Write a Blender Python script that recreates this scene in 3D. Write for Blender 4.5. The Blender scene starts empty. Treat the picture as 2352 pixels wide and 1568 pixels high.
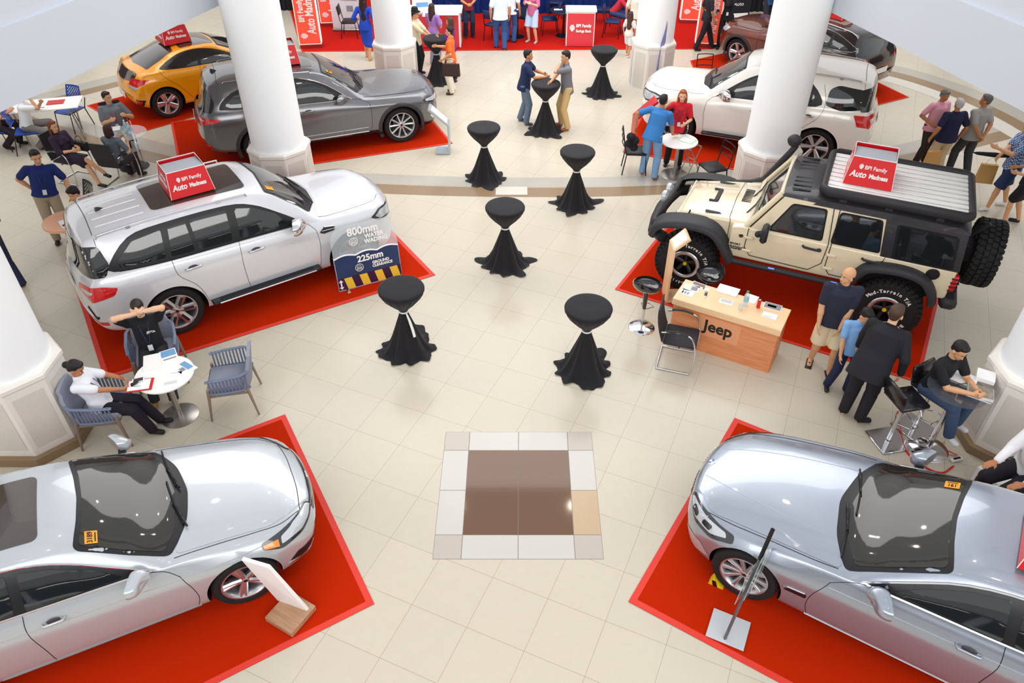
import bpy, bmesh, math, random
import numpy as np
from mathutils import Vector, Matrix, Euler
from mathutils.bvhtree import BVHTree
from mathutils.geometry import delaunay_2d_cdt
R = math.radians
sc = bpy.context.scene
col = sc.collection
# ---------------------------------------------------------------- camera
FPX, TH, CH = 1742.0, math.atan(0.8135), 7.1
cam_d = bpy.data.cameras.new('camera'); cam = bpy.data.objects.new('camera', cam_d); col.objects.link(cam)
cam.location = (0, 0, CH); cam.rotation_euler = (math.pi/2 - TH, 0, 0)
cam_d.sensor_width = 36.0; cam_d.lens = FPX/2352*36.0; cam_d.clip_end = 200
sc.camera = cam
# ---------------------------------------------------------------- view, world, lights
sc.view_settings.view_transform = 'Standard'; sc.view_settings.look = 'None'
sc.view_settings.gamma = 1.0; sc.view_settings.exposure = -0.1; sc.view_settings.use_curve_mapping = False
try:
    sc.cycles.use_denoising = True
    sc.cycles.sample_clamp_indirect = 4.0; sc.cycles.max_bounces = 7
    sc.cycles.caustics_reflective = False; sc.cycles.caustics_refractive = False
except Exception: pass
w = bpy.data.worlds.new('world'); sc.world = w; w.use_nodes = True
nt = w.node_tree; nt.nodes.clear()
tc = nt.nodes.new('ShaderNodeTexCoord'); sep = nt.nodes.new('ShaderNodeSeparateXYZ')
ramp = nt.nodes.new('ShaderNodeValToRGB'); bg = nt.nodes.new('ShaderNodeBackground'); out = nt.nodes.new('ShaderNodeOutputWorld')
nt.links.new(tc.outputs['Generated'], sep.inputs[0]); nt.links.new(sep.outputs['Z'], ramp.inputs[0])
nt.links.new(ramp.outputs[0], bg.inputs[0]); nt.links.new(bg.outputs[0], out.inputs[0])
els = ramp.color_ramp.elements
els[0].position = 0.0; els[0].color = (1.0, .985, .96, 1)
els[1].position = 0.95; els[1].color = (.86, .88, .93, 1)
e = els.new(0.25); e.color = (1.03, 1.03, 1.03, 1)
e = els.new(0.55); e.color = (1.0, 1.02, 1.06, 1)
bg.inputs[1].default_value = 1.02
def area(name, loc, size, energy, color=(1, 1, 1), rot=(0, 0, 0), sy=None):
    d = bpy.data.lights.new(name, 'AREA'); d.size = size; d.energy = energy; d.color = color
    if sy: d.shape = 'RECTANGLE'; d.size_y = sy
    o = bpy.data.objects.new(name, d); o.location = loc; o.rotation_euler = rot; col.objects.link(o); return o
area('overhead_fill', (0.5, 9, 13.5), 7, 30, (1, .99, .97), sy=10)  # added soft fill from above, not an actual roof opening
area('far_fill', (0, 17.5, 9.0), 20, 1550, (1, .98, .95), sy=8)  # added fill that brightens the far floor, no lamp of the hall
area('front_fill', (0, -5.5, 8.2), 26, 1250, (1, .99, .97), (R(66), 0, 0), sy=2.8)  # added fill behind the camera, lifts camera-facing sides and shows in the windscreens
area('stage_light', (0.4, 20.5, 4.6), 3.5, 60, (.55, .65, 1.0), (R(25), 0, 0), sy=1.0)

# ---------------------------------------------------------------- helpers
def P(px, py, z=0.0):
    """the point of the place at height z that the photograph shows at pixel px, py"""
    u = (px-1176)/FPX; v = (py-784)/FPX
    d = Vector((u, math.cos(TH)-v*math.sin(TH), -math.sin(TH)-v*math.cos(TH)))
    t = (CH-z)/-d.z
    return Vector((d.x*t, d.y*t, z))
def hexc(h):
    h = h.lstrip('#'); r = [int(h[i:i+2], 16)/255 for i in (0, 2, 4)]
    return tuple(((c/12.92) if c <= .04045 else ((c+.055)/1.055)**2.4) for c in r)
_M = {}
def mat(name, color='#808080', rough=.5, metal=0., coat=0., spec=.5, trans=0., emit=0., alpha=1., ior=1.45, noise=0., nscale=40., bump=0., sheen=0.):
    if name in _M: return _M[name]
    m = bpy.data.materials.new(name); m.use_nodes = True
    b = m.node_tree.nodes['Principled BSDF']; c = (*hexc(color), 1) if isinstance(color, str) else (*color, 1)
    b.inputs['Base Color'].default_value = c; b.inputs['Roughness'].default_value = rough
    b.inputs['Metallic'].default_value = metal; b.inputs['Coat Weight'].default_value = coat
    b.inputs['Coat Roughness'].default_value = .04; b.inputs['Specular IOR Level'].default_value = spec
    b.inputs['Transmission Weight'].default_value = trans; b.inputs['IOR'].default_value = ior
    b.inputs['Alpha'].default_value = alpha
    if sheen: b.inputs['Sheen Weight'].default_value = sheen
    if emit: b.inputs['Emission Color'].default_value = c; b.inputs['Emission Strength'].default_value = emit
    m.diffuse_color = c
    if noise or bump:
        n = m.node_tree; tx = n.nodes.new('ShaderNodeTexCoord'); no = n.nodes.new('ShaderNodeTexNoise'); no.inputs['Scale'].default_value = nscale
        no.inputs['Detail'].default_value = 3; n.links.new(tx.outputs['Object'], no.inputs['Vector'])
        if noise:
            mx = n.nodes.new('ShaderNodeMix'); mx.data_type = 'RGBA'
            mr = n.nodes.new('ShaderNodeMapRange'); mr.inputs[3].default_value = 1-noise; mr.inputs[4].default_value = 1+noise
            n.links.new(no.outputs['Fac'], mr.inputs[0]); mx.blend_type = 'MULTIPLY'; mx.inputs[0].default_value = 1
            mx.inputs[6].default_value = c; n.links.new(mr.outputs[0], mx.inputs[7]); n.links.new(mx.outputs[2], b.inputs['Base Color'])
        if bump:
            bp = n.nodes.new('ShaderNodeBump'); bp.inputs['Strength'].default_value = bump; bp.inputs['Distance'].default_value = .01
            n.links.new(no.outputs['Fac'], bp.inputs['Height']); n.links.new(bp.outputs[0], b.inputs['Normal'])
    _M[name] = m; return m
def link_mesh(name, me, m=None, parent=None, smooth=None):
    o = bpy.data.objects.new(name, me); col.objects.link(o)
    if m is not None:
        for q in (m if isinstance(m, (list, tuple)) else [m]): me.materials.append(q)
    if parent is not None: o.parent = parent
    if smooth is not None and len(me.polygons):
        me.shade_smooth()
        if smooth < 179: me.set_sharp_from_angle(angle=R(smooth))
    return o
class MB:
    """collects shapes and links them as one mesh object"""
    def __init__(s): s.v = []; s.f = []; s.mi = []; s.m = 0
    def add(s, vs, fs):
        k = len(s.v); s.v += [tuple(v) for v in vs]; s.f += [tuple(i+k for i in f) for f in fs]; s.mi += [s.m]*len(fs); return s
    def box(s, c, d, rot=None, taper=1.0, bev=0.0):
        x, y, z = d[0]/2, d[1]/2, d[2]/2
        if bev > 0:
            b = min(bev, x*.95, y*.95, z*.95); pts = []
            # bevelled box as 24 corner points
            for sx in (-1, 1):
                for sy in (-1, 1):
                    for sz in (-1, 1):
                        pts += [(sx*x, sy*(y-b), sz*(z-b)), (sx*(x-b), sy*y, sz*(z-b)), (sx*(x-b), sy*(y-b), sz*z)]
            bm = bmesh.new(); [bm.verts.new(p) for p in pts]; bmesh.ops.convex_hull(bm, input=bm.verts); bm.verts.index_update()
            bmesh.ops.dissolve_limit(bm, angle_limit=.01, verts=bm.verts, edges=bm.edges); bm.verts.index_update()
            vs = [v.co.copy() for v in bm.verts]; fs = [[v.index for v in f.verts] for f in bm.faces]; bm.free()
        else:
            vs = [Vector((sx*x*(taper if sz > 0 else 1), sy*y*(taper if sz > 0 else 1), sz*z)) for sz in (-1, 1) for sy in (-1, 1) for sx in (-1, 1)]
            fs = [(0, 2, 3, 1), (4, 5, 7, 6), (0, 1, 5, 4), (2, 6, 7, 3), (0, 4, 6, 2), (1, 3, 7, 5)]
        if rot is not None:
            Q = rot if isinstance(rot, Matrix) else Euler(rot).to_matrix(); vs = [Q @ Vector(v) for v in vs]
        return s.add([Vector(v)+Vector(c) for v in vs], fs)
    def tube(s, pts, r, n=10, caps=True, closed=False, ey=1.0):
        pts = [Vector(p) for p in pts]; N = len(pts); rs = r if isinstance(r, (list, tuple)) else [r]*N
        vs = []; up = None
        for i, p in enumerate(pts):
            a = pts[(i-1) % N] if (closed or i > 0) else p; b = pts[(i+1) % N] if (closed or i < N-1) else p
            t = (b-a).normalized() if (b-a).length > 1e-9 else Vector((0, 0, 1))
            if up is None:
                up = Vector((0, 0, 1)) if abs(t.z) < .9 else Vector((1, 0, 0))
            x = t.cross(up)
            if x.length < 1e-6: x = t.orthogonal()
            x.normalize(); y = x.cross(t).normalized(); up = y
            for k in range(n):
                a_ = 2*math.pi*k/n; vs.append(p + x*math.cos(a_)*rs[i] + y*math.sin(a_)*rs[i]*ey)
        fs = []
        for i in range(N if closed else N-1):
            j = (i+1) % N
            for k in range(n):
                k2 = (k+1) % n; fs.append((i*n+k, i*n+k2, j*n+k2, j*n+k))
        if caps and not closed: fs.append(tuple(range(n))[::-1]); fs.append(tuple((N-1)*n+k for k in range(n)))
        return s.add(vs, fs)
    def lathe(s, prof, n=32, c=(0, 0, 0), axis='z', caps=True):
        vs = []; c = Vector(c)
        for (r, z) in prof:
            for k in range(n):
                a = 2*math.pi*k/n
                p = Vector((r*math.cos(a), r*math.sin(a), z))
                if axis == 'y': p = Vector((p.x, z, p.y))
                if axis == 'x': p = Vector((z, p.x, p.y))
                vs.append(p+c)
        fs = []
        for i in range(len(prof)-1):
            for k in range(n):
                k2 = (k+1) % n; fs.append((i*n+k, i*n+k2, (i+1)*n+k2, (i+1)*n+k))
        if not caps: return s.add(vs, fs)
        if prof[0][0] > 1e-6: fs.append(tuple(range(n))[::-1])
        if prof[-1][0] > 1e-6: fs.append(tuple((len(prof)-1)*n+k for k in range(n)))
        return s.add(vs, fs)
    def prism(s, poly, z0, z1, ax='z', taper=None):
        n = len(poly)
        def mp(p, h):
            return (p[0], p[1], h) if ax == 'z' else ((p[0], h, p[1]) if ax == 'y' else (h, p[0], p[1]))
        vs = [mp(p, z0) for p in poly] + [mp(p, z1) for p in (taper or poly)]
        fs = [tuple(range(n))[::-1], tuple(range(n, 2*n))] + [(i, (i+1) % n, n+(i+1) % n, n+i) for i in range(n)]
        return s.add(vs, fs)
    def ball(s, c, r, n=12, m=8, rot=None):
        r = (r, r, r) if not isinstance(r, (tuple, list)) else r; vs = []; Q = None
        if rot is not None: Q = rot if isinstance(rot, Matrix) else Euler(rot).to_matrix()
        for i in range(m+1):
            t = math.pi*i/m
            for k in range(n):
                a = 2*math.pi*k/n; p = Vector((r[0]*math.sin(t)*math.cos(a), r[1]*math.sin(t)*math.sin(a), r[2]*math.cos(t)))
                if Q is not None: p = Q @ p
                vs.append(p+Vector(c))
        fs = [(i*n+k, (i+1)*n+k, (i+1)*n+(k+1) % n, i*n+(k+1) % n) for i in range(m) for k in range(n)]
        return s.add(vs, fs)
    def grid(s, rows):
        n = len(rows[0]); vs = [p for r in rows for p in r]
        fs = [(i*n+k, i*n+k+1, (i+1)*n+k+1, (i+1)*n+k) for i in range(len(rows)-1) for k in range(n-1)]
        return s.add(vs, fs)
    def build(s, name, m, parent=None, smooth=35, fix=True):
        me = bpy.data.meshes.new(name); me.from_pydata(s.v, [], s.f)
        bm = bmesh.new(); bm.from_mesh(me)
        for f, i in zip(bm.faces, s.mi): f.material_index = i
        bmesh.ops.remove_doubles(bm, verts=bm.verts, dist=1e-5)
        if fix: bmesh.ops.recalc_face_normals(bm, faces=bm.faces)
        bm.to_mesh(me); bm.free()
        return link_mesh(name, me, m, parent, smooth)
def tag(o, label=None, cat=None, group=None, kind=None):
    if label: o['label'] = label
    if cat: o['category'] = cat
    if group: o['group'] = group
    if kind: o['kind'] = kind
    return o
def thing(name, label, cat, loc=(0, 0, 0), rz=0, group=None):
    o = bpy.data.objects.new(name, None); col.objects.link(o); o.location = loc; o.rotation_euler = (0, 0, rz)
    o.empty_display_size = .1
    return tag(o, label, cat, group)
def dup(root, loc=None, rz=None, label=None, group=None, parent=None):
    r = root.copy(); col.objects.link(r)
    if loc is not None: r.location = loc
    if rz is not None: r.rotation_euler = (0, 0, rz)
    if label: r['label'] = label
    if group: r['group'] = group
    if parent is not None: r.parent = parent
    for ch in [c for c in KIDS.get(root.name, root.children)]: dup(ch, parent=r)
    return r
KIDS = {}
def struct(o): o['kind'] = 'structure'; return o
def text_mesh(txt, size, depth=.002, align='CENTER', shear=0., bold=0.0, sx=1.0, space=1.0):
    c = bpy.data.curves.new('t', 'FONT'); c.body = txt; c.size = size; c.extrude = depth; c.align_x = align; c.align_y = 'CENTER'
    c.shear = shear; c.offset = bold; c.space_character = space; c.resolution_u = 3
    o = bpy.data.objects.new('t', c); col.objects.link(o)
    bpy.context.view_layer.update()
    me = bpy.data.meshes.new_from_object(o.evaluated_get(bpy.context.evaluated_depsgraph_get()))
    bpy.data.objects.remove(o); bpy.data.curves.remove(c)
    if sx != 1.0:
        for v in me.vertices: v.co.x *= sx
    return me
def text(name, txt, size, m, M, parent=None, **k):
    """M: matrix that carries the text's plane (x right, y up, z out) into the parent's space"""
    me = text_mesh(txt, size, **k); me.transform(M)
    return link_mesh(name, me, m, parent)
def frame(o, x, y):
    """matrix with origin o, x axis along x and y axis along y (both in 3d)"""
    x = Vector(x).normalized(); y = Vector(y); z = x.cross(y).normalized(); y = z.cross(x)
    return Matrix.Translation(Vector(o)) @ Matrix((x, y, z)).transposed().to_4x4()
# ================================================================ the room
AXR = R(-23.8)
def floor_mat():
    m = bpy.data.materials.new('cream_floor_tiles'); m.use_nodes = True; n = m.node_tree; b = n.nodes['Principled BSDF']
    tx = n.nodes.new('ShaderNodeTexCoord'); mp = n.nodes.new('ShaderNodeMapping'); mp.vector_type = 'TEXTURE'
    o = P(1071.6, 1440.3)
    mp.inputs['Location'].default_value = o; mp.inputs['Rotation'].default_value = (0, 0, AXR)
    T = .6339; mp.inputs['Scale'].default_value = (T, T, 1)
    n.links.new(tx.outputs['Object'], mp.inputs['Vector'])
    br = n.nodes.new('ShaderNodeTexBrick'); br.offset = 0; br.squash = 1
    br.inputs['Scale'].default_value = 1; br.inputs['Mortar Size'].default_value = .0042; br.inputs['Mortar Smooth'].default_value = .1
    br.inputs['Brick Width'].default_value = 1; br.inputs['Row Height'].default_value = 1; br.inputs['Bias'].default_value = 0
    br.inputs['Color1'].default_value = (*hexc('#cdc4b1'), 1); br.inputs['Color2'].default_value = (*hexc('#cac1af'), 1); br.inputs['Mortar'].default_value = (*hexc('#a89a80'), 1)
    n.links.new(mp.outputs[0], br.inputs['Vector'])
    no = n.nodes.new('ShaderNodeTexNoise'); no.inputs['Scale'].default_value = 9; n.links.new(tx.outputs['Object'], no.inputs['Vector'])
    mr = n.nodes.new('ShaderNodeMapRange'); mr.inputs[3].default_value = .97; mr.inputs[4].default_value = 1.02; n.links.new(no.outputs['Fac'], mr.inputs[0])
    mx = n.nodes.new('ShaderNodeMix'); mx.data_type = 'RGBA'; mx.blend_type = 'MULTIPLY'; mx.inputs[0].default_value = 1
    n.links.new(br.outputs['Color'], mx.inputs[6]); n.links.new(mr.outputs[0], mx.inputs[7]); n.links.new(mx.outputs[2], b.inputs['Base Color'])
    b.inputs['Roughness'].default_value = .2; b.inputs['Specular IOR Level'].default_value = .32
    return m
struct(MB().box((0, 12, -.1), (40, 34, .2)).build('floor', floor_mat()))
def slab(name, pts, z, m, h=.004, kind='structure'):
    o = MB().prism([(p[0], p[1]) for p in pts], z, z+h).build(name, m); o['kind'] = kind; return o
# inlaid square
mg = mat('grey_tile', '#c9c6bf', .18); mg2 = mat('warm_grey_tile', '#bdb3a9', .2); mbw = mat('brown_granite', '#6f523e', .06, noise=.10, nscale=260); mtn = mat('tan_tile', '#c2a888', .2)
A_, B_, C_, D_ = P(993, 1284), P(1387, 1284), P(1358, 992), P(1024, 992)
def bil(u, v):
    p = A_.lerp(B_, u).lerp(D_.lerp(C_, u), v); return (p.x, p.y)
k_ = 1/6.; cuts = [0, k_, .5, 1-k_, 1]
def quad(name, u0, v0, u1, v1, m, z=.001, h=.0015): return slab(name, [bil(u0, v0), bil(u1, v0), bil(u1, v1), bil(u0, v1)], z, m, h)
i_ = 0
quad('trim_1', 0, 0, 1, 1, mat('tile_grout', '#8d8378', .6), .0005, .001)
g = .0022
for a in range(4):
    for b_ in range(4):
        inner = a in (1, 2) and b_ in (1, 2); corner = a in (0, 3) and b_ in (0, 3)
        if inner: continue
        mm = mg2 if corner else (mtn if (a == 3 and b_ == 1) else mg)
        quad('trim_%d' % (i_+2), cuts[a]+g, cuts[b_]+g, cuts[a+1]-g, cuts[b_+1]-g, mm, .0015, .0015); i_ += 1
for a in (1, 2):
    for b_ in (1, 2):
        quad('trim_%d' % (i_+2), cuts[a]+g*.6, cuts[b_]+g*.6, cuts[a+1]-g*.6, cuts[b_+1]-g*.6, mbw, .0015, .0015); i_ += 1
# curved bands inlaid in the floor
mbg = mat('band_grey', '#b5afa4', .2); mbb = mat('band_brown', '#957c60', .2); mbl = mat('band_pale', '#d6d0c5', .2)
def smooth_line(pts, n=60):
    P_ = [Vector(p) for p in pts]; P_ = [2*P_[0]-P_[1]] + P_ + [2*P_[-1]-P_[-2]]; out_ = []
    for i in range(1, len(P_)-2):
        for k in range(n):
            t = k/n; a, b, c, d = P_[i-1:i+3]
            out_.append(.5*((2*b)+(c-a)*t+(2*a-5*b+4*c-d)*t*t+(3*b-3*c+d-a)*t**3))
    out_.append(P_[-2]); return out_
def band(name, ctr, w0, w1, m, z):
    L_, R_ = [], []
    c = smooth_line(ctr, 12)
    for i, p in enumerate(c):
        t = (c[min(i+1, len(c)-1)]-c[max(i-1, 0)]).normalized(); nn = Vector((-t.y, t.x, 0))
        L_.append(p+nn*w0); R_.append(p+nn*w1)
    b = MB(); b.grid([[(p.x, p.y, z) for p in L_], [(p.x, p.y, z) for p in R_]]); o = b.build(name, m, smooth=None); struct(o)
    for pl in o.data.polygons:
        if pl.normal.z < 0: o.data.flip_normals(); break
ring = [P(10, 245), P(130, 286), P(250, 322), P(370, 354), P(620, 405), P(905, 424), P(1210, 431), P(1500, 426), P(1760, 405), P(2050, 360), P(2200, 325), P(2400, 275)]
band('trim_30', ring, .43, .02, mbg, .0022); band('trim_31', ring, 0, -.38, mbb, .0022)
q0, q1 = P(1143, 425), P(1207, 425)
struct(MB().box(((q0.x+q1.x)/2, (q0.y)-.235, .0015), (.62, .33, .003)).build('trim_32', mbl))
r2 = [P(-60, 268), P(78, 236), P(268, 188), P(430, 150), P(600, 125)]
band('trim_33', r2, .5, .02, mbg, .0028); band('trim_34', r2, .0, -.35, mbb, .0028)
r3 = [P(1900, 140), P(2053, 165), P(2190, 207), P(2300, 255), P(2420, 320)]
band('trim_35', r3, .5, .02, mbg, .0028); band('trim_36', r3, 0, -.38, mbb, .0028); band('trim_37', r3, -.40, -.85, mbl, .0028)
# pillars: round shaft on an octagonal panelled base
mw = mat('white_plaster', '#f7fafc', .55); mwb = mat('pillar_base_paint', '#ece8e0', .5, bump=.15, nscale=300); mpan = mat('pillar_base_panel', '#dcd7ce', .8, bump=.5, nscale=220)
mpl = mat('brown_plinth', '#8e7558', .3)
def pillar(x, y, r, rs, rot, h, top, label, plinth=0.0, flare=0.0):
    t = thing('pillar', label, 'pillar', (x, y, 0), rot, None)
    def oc(rr, z): return [(rr*math.cos(R(22.5+45*k)), rr*math.sin(R(22.5+45*k)), z) for k in range(8)]
    b = MB(); rows = [(r*(1+flare), plinth), (r, h-.1), (r*1.03, h-.08), (r*1.03, h-.03), (r*.99, h)]
    for i in range(len(rows)-1):
        a, c = oc(*rows[i]), oc(*rows[i+1]); b.add(a+c, [(k, (k+1) % 8, 8+(k+1) % 8, 8+k) for k in range(8)])
    b.add(oc(rows[-1][0], h), [tuple(range(8))]); b.build('base', mwb, t, smooth=20)
    pn = MB()
    for k in range(8):
        a0, a1 = R(22.5+45*k), R(22.5+45*(k+1))
        def pt(f, z, e=.004):
            rr = r*(1+flare*(1-(z-plinth)/(h-plinth)))+e
            p0 = Vector((rr*math.cos(a0), rr*math.sin(a0), z)); p1 = Vector((rr*math.cos(a1), rr*math.sin(a1), z)); return p0.lerp(p1, f)
        pn.add([pt(.13, plinth+.1), pt(.87, plinth+.1), pt(.87, h-.2), pt(.13, h-.2)], [(0, 1, 2, 3)])
    pn.build('panel_inset', mpan, t, smooth=None)
    s = MB(); s.lathe([(rs*1.02, h-.001), (rs*1.0, h+.06), (rs, top)], 48); s.build('shaft', mw, t)
    if plinth:
        pb = MB(); pb.prism([(1.13*p[0]*(1+flare), 1.13*p[1]*(1+flare)) for p in oc(r, 0)], 0, plinth); pb.build('plinth', mpl, t, smooth=20)
    return t
pillar(-4.28, 13.07, .56, .475, 0, 1.15, 4.6, 'white round pillar rising between the two grey cars on the left')
pillar(4.72, 13.0, .56, .46, 0, 1.15, 4.6, 'white round pillar rising in front of the white car on the right')
pillar(-2.86, 18.9, .54, .46, 0, 1.15, 6.0, 'white round pillar beside the red carpet, left of the stage booth')
pillar(3.46, 18.95, .54, .46, 0, 1.15, 6.0, 'white round pillar with a thin banner stand leaning near it at the back right')
pillar(-6.08, 6.9, .60, .50, 0, 1.2, 4.4, 'white pillar at the left edge of the picture beside the seated woman in white', .12)
pillar(6.34, 6.78, .60, .50, 0, 1.2, 4.4, 'white pillar at the right edge of the picture behind the glass bar table', .12)
# upper gallery edge seen at both top corners
mfas = mat('gallery_white', '#ced4de', .6); mfas2 = mat('gallery_upper', '#e2e4e8', .6); mdk = mat('gallery_shadow_gap', '#9a9a98', .6)
def fascia(name, pts, sgn):
    z0, z1, z2 = 3.5, 4.34, 4.62
    a = [Vector(p) for p in pts]
    b = MB(); n = len(a)
    offs = Vector((sgn*.06, 0, 0))
    rows = [[p+Vector((sgn*3.2, 0, z0-p.z)) for p in a], [Vector((p.x, p.y, z0)) for p in a], [Vector((p.x, p.y, z1)) for p in a], [Vector((p.x, p.y, z1))+offs for p in a],
            [Vector((p.x, p.y, z2))+offs for p in a], [Vector((p.x, p.y, z2))+Vector((sgn*.3, 0, 0)) for p in a], [Vector((p.x, p.y, z1))+Vector((sgn*.3, 0, 0)) for p in a], [Vector((p.x, p.y, z1))+Vector((sgn*3.2, 0, 0)) for p in a], [p+Vector((sgn*3.2, 0, z0-p.z)) for p in a]]
    b.grid(rows); struct(b.build(name, mfas, smooth=20))
zf = 3.5
lp = [P(0, 258, zf)*2.2-P(153, 186, zf)*1.2, P(0, 258, zf), P(153, 186, zf), P(357, 83, zf), P(513, 8, zf), Vector((-4.4, 15.5, zf)), Vector((-4.0, 18.5, zf))]
lp[0] = Vector((-6.55, 5.5, zf))
fascia('wall_gallery_left', lp, -1)
rp = [Vector((6.75, 5.5, zf)), P(2352, 257, zf), P(2092, 121, zf), P(1914, 31, zf), P(1868, 2, zf), Vector((4.6, 15.5, zf)), Vector((4.2, 18.5, zf))]
fascia('wall_gallery_right', rp, 1)
# walls around
mwall = mat('pale_wall', '#d9d2c8', .7)
struct(MB().box((0, 30.2, 2.5), (40, .2, 5)).build('wall_back', mwall))
struct(MB().box((-15, 16, 1.75), (.2, 24, 3.5)).build('wall_left', mwall)); struct(MB().box((15, 16, 1.75), (.2, 24, 3.5)).build('wall_right', mwall))
# ceiling downlights high above the hall (glints on the cars)
mlamp = mat('lamp_glow', '#fff4e0', .5, emit=55)
k = 0
for (x, y, z) in [(-5, 3, 11), (-2.5, 2, 11), (0, 2.4, 11), (2.5, 2, 11), (5, 3, 11), (-5.5, 6.5, 11), (5.5, 6.5, 11), (-5.5, 10, 11), (5.5, 10, 11), (-4.5, 13.5, 11), (4.5, 13.5, 11), (-1.6, 14.5, 11), (1.8, 14.5, 11), (0, 17.5, 11), (-3, 17, 11), (3.3, 17, 11),
                  (-8, 14, 8), (8.5, 14, 8), (-8.5, 17, 8), (8.5, 17.5, 8), (-7, 19.5, 8), (7, 20, 8), (-1, 9, 12.5), (1.4, 9, 12.5)]:
    o = MB().lathe([(0, 0), (.13, .0), (.13, .05), (0, .05)], 16, (0, 0, 0)).build('ceiling_light', mlamp); o.location = (x, y, z)
    tag(o, 'round white downlight high above the hall', 'ceiling light', 'downlights above the hall')
# ---------------------------------------------------------------- red show carpets
mred = mat('red_carpet', '#ba2602', .95, noise=.10, nscale=130, spec=.08); mtape = mat('red_tape', '#e03a2c', .6)
CZ = [0]
def carpet(label, corners, tape=.07, red=None):
    cs = [Vector((p.x, p.y, 0)) for p in corners]; area2 = sum(cs[i].x*cs[(i+1) % len(cs)].y-cs[(i+1) % len(cs)].x*cs[i].y for i in range(len(cs)))
    if area2 < 0: cs = cs[::-1]
    CZ[0] += .0006; t = thing('show_carpet', label, 'carpet', (0, 0, 0)); n = len(cs)
    def inset(d):
        o = []
        for i in range(n):
            a, b, c = cs[i-1], cs[i], cs[(i+1) % n]; e1 = (b-a).normalized(); e2 = (c-b).normalized()
            n1 = Vector((-e1.y, e1.x, 0)); n2 = Vector((-e2.y, e2.x, 0)); k = n1+n2; k = k/max(.3, k.dot(n1)); o.append(b+k*d)
        return o
    MB().prism([(p.x, p.y) for p in cs], .0035, .007).build('pile', red or mred, t, smooth=20)
    if tape:
        i0 = inset(tape); b = MB(); b.add([(p.x, p.y, .0085) for p in cs]+[(p.x, p.y, .0085) for p in i0], [(k, (k+1) % n, n+(k+1) % n, n+k) for k in range(n)]); b.build('edge_tape', mtape, t, smooth=None)
    t.location = (0, 0, CZ[0]-.0006); return t
def para(a, b, c, ext=None):
    """corner b with neighbours a and c; the fourth corner closes the parallelogram"""
    return [a, b, c, a+c-b]
def along(a, b, L): return a+(b-a).normalized()*L
c1 = P(860, 1387); carpet('red carpet with taped edge under the silver sedan at the bottom left', para(P(655, 952), c1, along(c1, P(500, 1568), 6.0)))
c2 = P(1443, 1382); carpet('red carpet with taped edge under the grey sedan at the bottom right', para(P(1687, 960), c2, along(c2, P(1790, 1568), 6.2)))
c3 = P(1000, 632); c3b = P(240, 872); carpet('red carpet under the silver off-roader that has the water wading board', para(along(c3, P(905, 535), 3.2), c3, c3b))
c4 = P(1412, 665); carpet('red carpet under the beige four-door off-roader', para(along(c4, P(1510, 545), 3.3), c4, P(2110, 880)), .05)
c5 = P(1040, 330); carpet('red carpet under the dark grey car behind the left pillar', para(P(985, 265)+(P(985, 265)-c5).normalized()*1.6, c5, along(c5, P(705, 380), 5.6)), .05)
c6 = P(312, 308); carpet('red carpet under the yellow hatchback', para(P(200, 243), c6, along(c6, P(450, 268), 5.6)), .03)
c7 = P(1430, 350); carpet('red carpet under the white car at the right', para(P(1480, 250)+(P(1480, 250)-c7).normalized()*.4, c7, along(c7, P(1725, 397), 4.7)), .05)
c8 = P(2088, 224); carpet('red carpet under the brown and black car at the back right', [c8, along(c8, P(1985, 250), 5.8), P(1585, 140), P(1810, 90)], .03)
carpet('broad red carpet of the back booth behind the round pillars', [P(693, 119), P(1640, 113), P(1640, -66), P(640, -66)], .03, mat('red_carpet_back', '#bb1d14', .95, spec=.08, noise=.1, nscale=130))

# roof trusses far above the hall (they show in the windscreens)
mtr = mat('truss_brown', '#6b5a48', .6)
for i, y in enumerate((-3, 0, 3, 6, 9, 12)):
    b = MB(); z = 12.4
    b.tube([(-9, y, z), (9, y, z)], .07, 6); b.tube([(-9, y, z+.7), (9, y, z+.7)], .07, 6)
    for k in range(24): b.tube([(-9+.75*k, y, z+(.7 if k % 2 else 0)), (-9+.75*(k+1), y, z+(0 if k % 2 else .7))], .04, 5)
    o = b.build('roof_truss', mtr, None, 50); tag(o, 'brown steel roof truss spanning high above the hall', 'truss', 'roof trusses above the hall')

# the opposite side of the hall, behind the camera (it shows in the car windows)
mshop = mat('shop_front_dark', '#33373c', .2); mband = mat('gallery_white', '#ced4de', .6); mstrip = mat('added_strip_glow', '#fff8ec', .5, emit=3.5)
struct(MB().box((0, -9, 1.7), (34, .2, 3.4)).build('wall_front', mshop)); struct(MB().box((0, -8.2, 4.0), (34, 1.6, 1.1)).build('trim_60', mband))
for i in range(12):
    struct(MB().box((-15.5+2.8*i, -8.85, 1.6), (.25, .15, 3.2)).build('trim_%d' % (61+i), mband))
    o = MB().box((-14.1+2.8*i, -8.7, 2.9), (1.9, .1, .12)).build('ceiling_light', mstrip); tag(o, 'added glowing strip behind the viewer, reflected in the car windows', 'ceiling light', 'added reflection strips')  # unseen glowing strips added for bright bands in the car windows
for sx in (-1, 1):
    for i in range(6): struct(MB().box((sx*14.8, 5.5+4*i, 1.6), (.15, 2.6, 2.6)).build('window_%d' % (i+1+(6 if sx > 0 else 0)), mshop))
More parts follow.
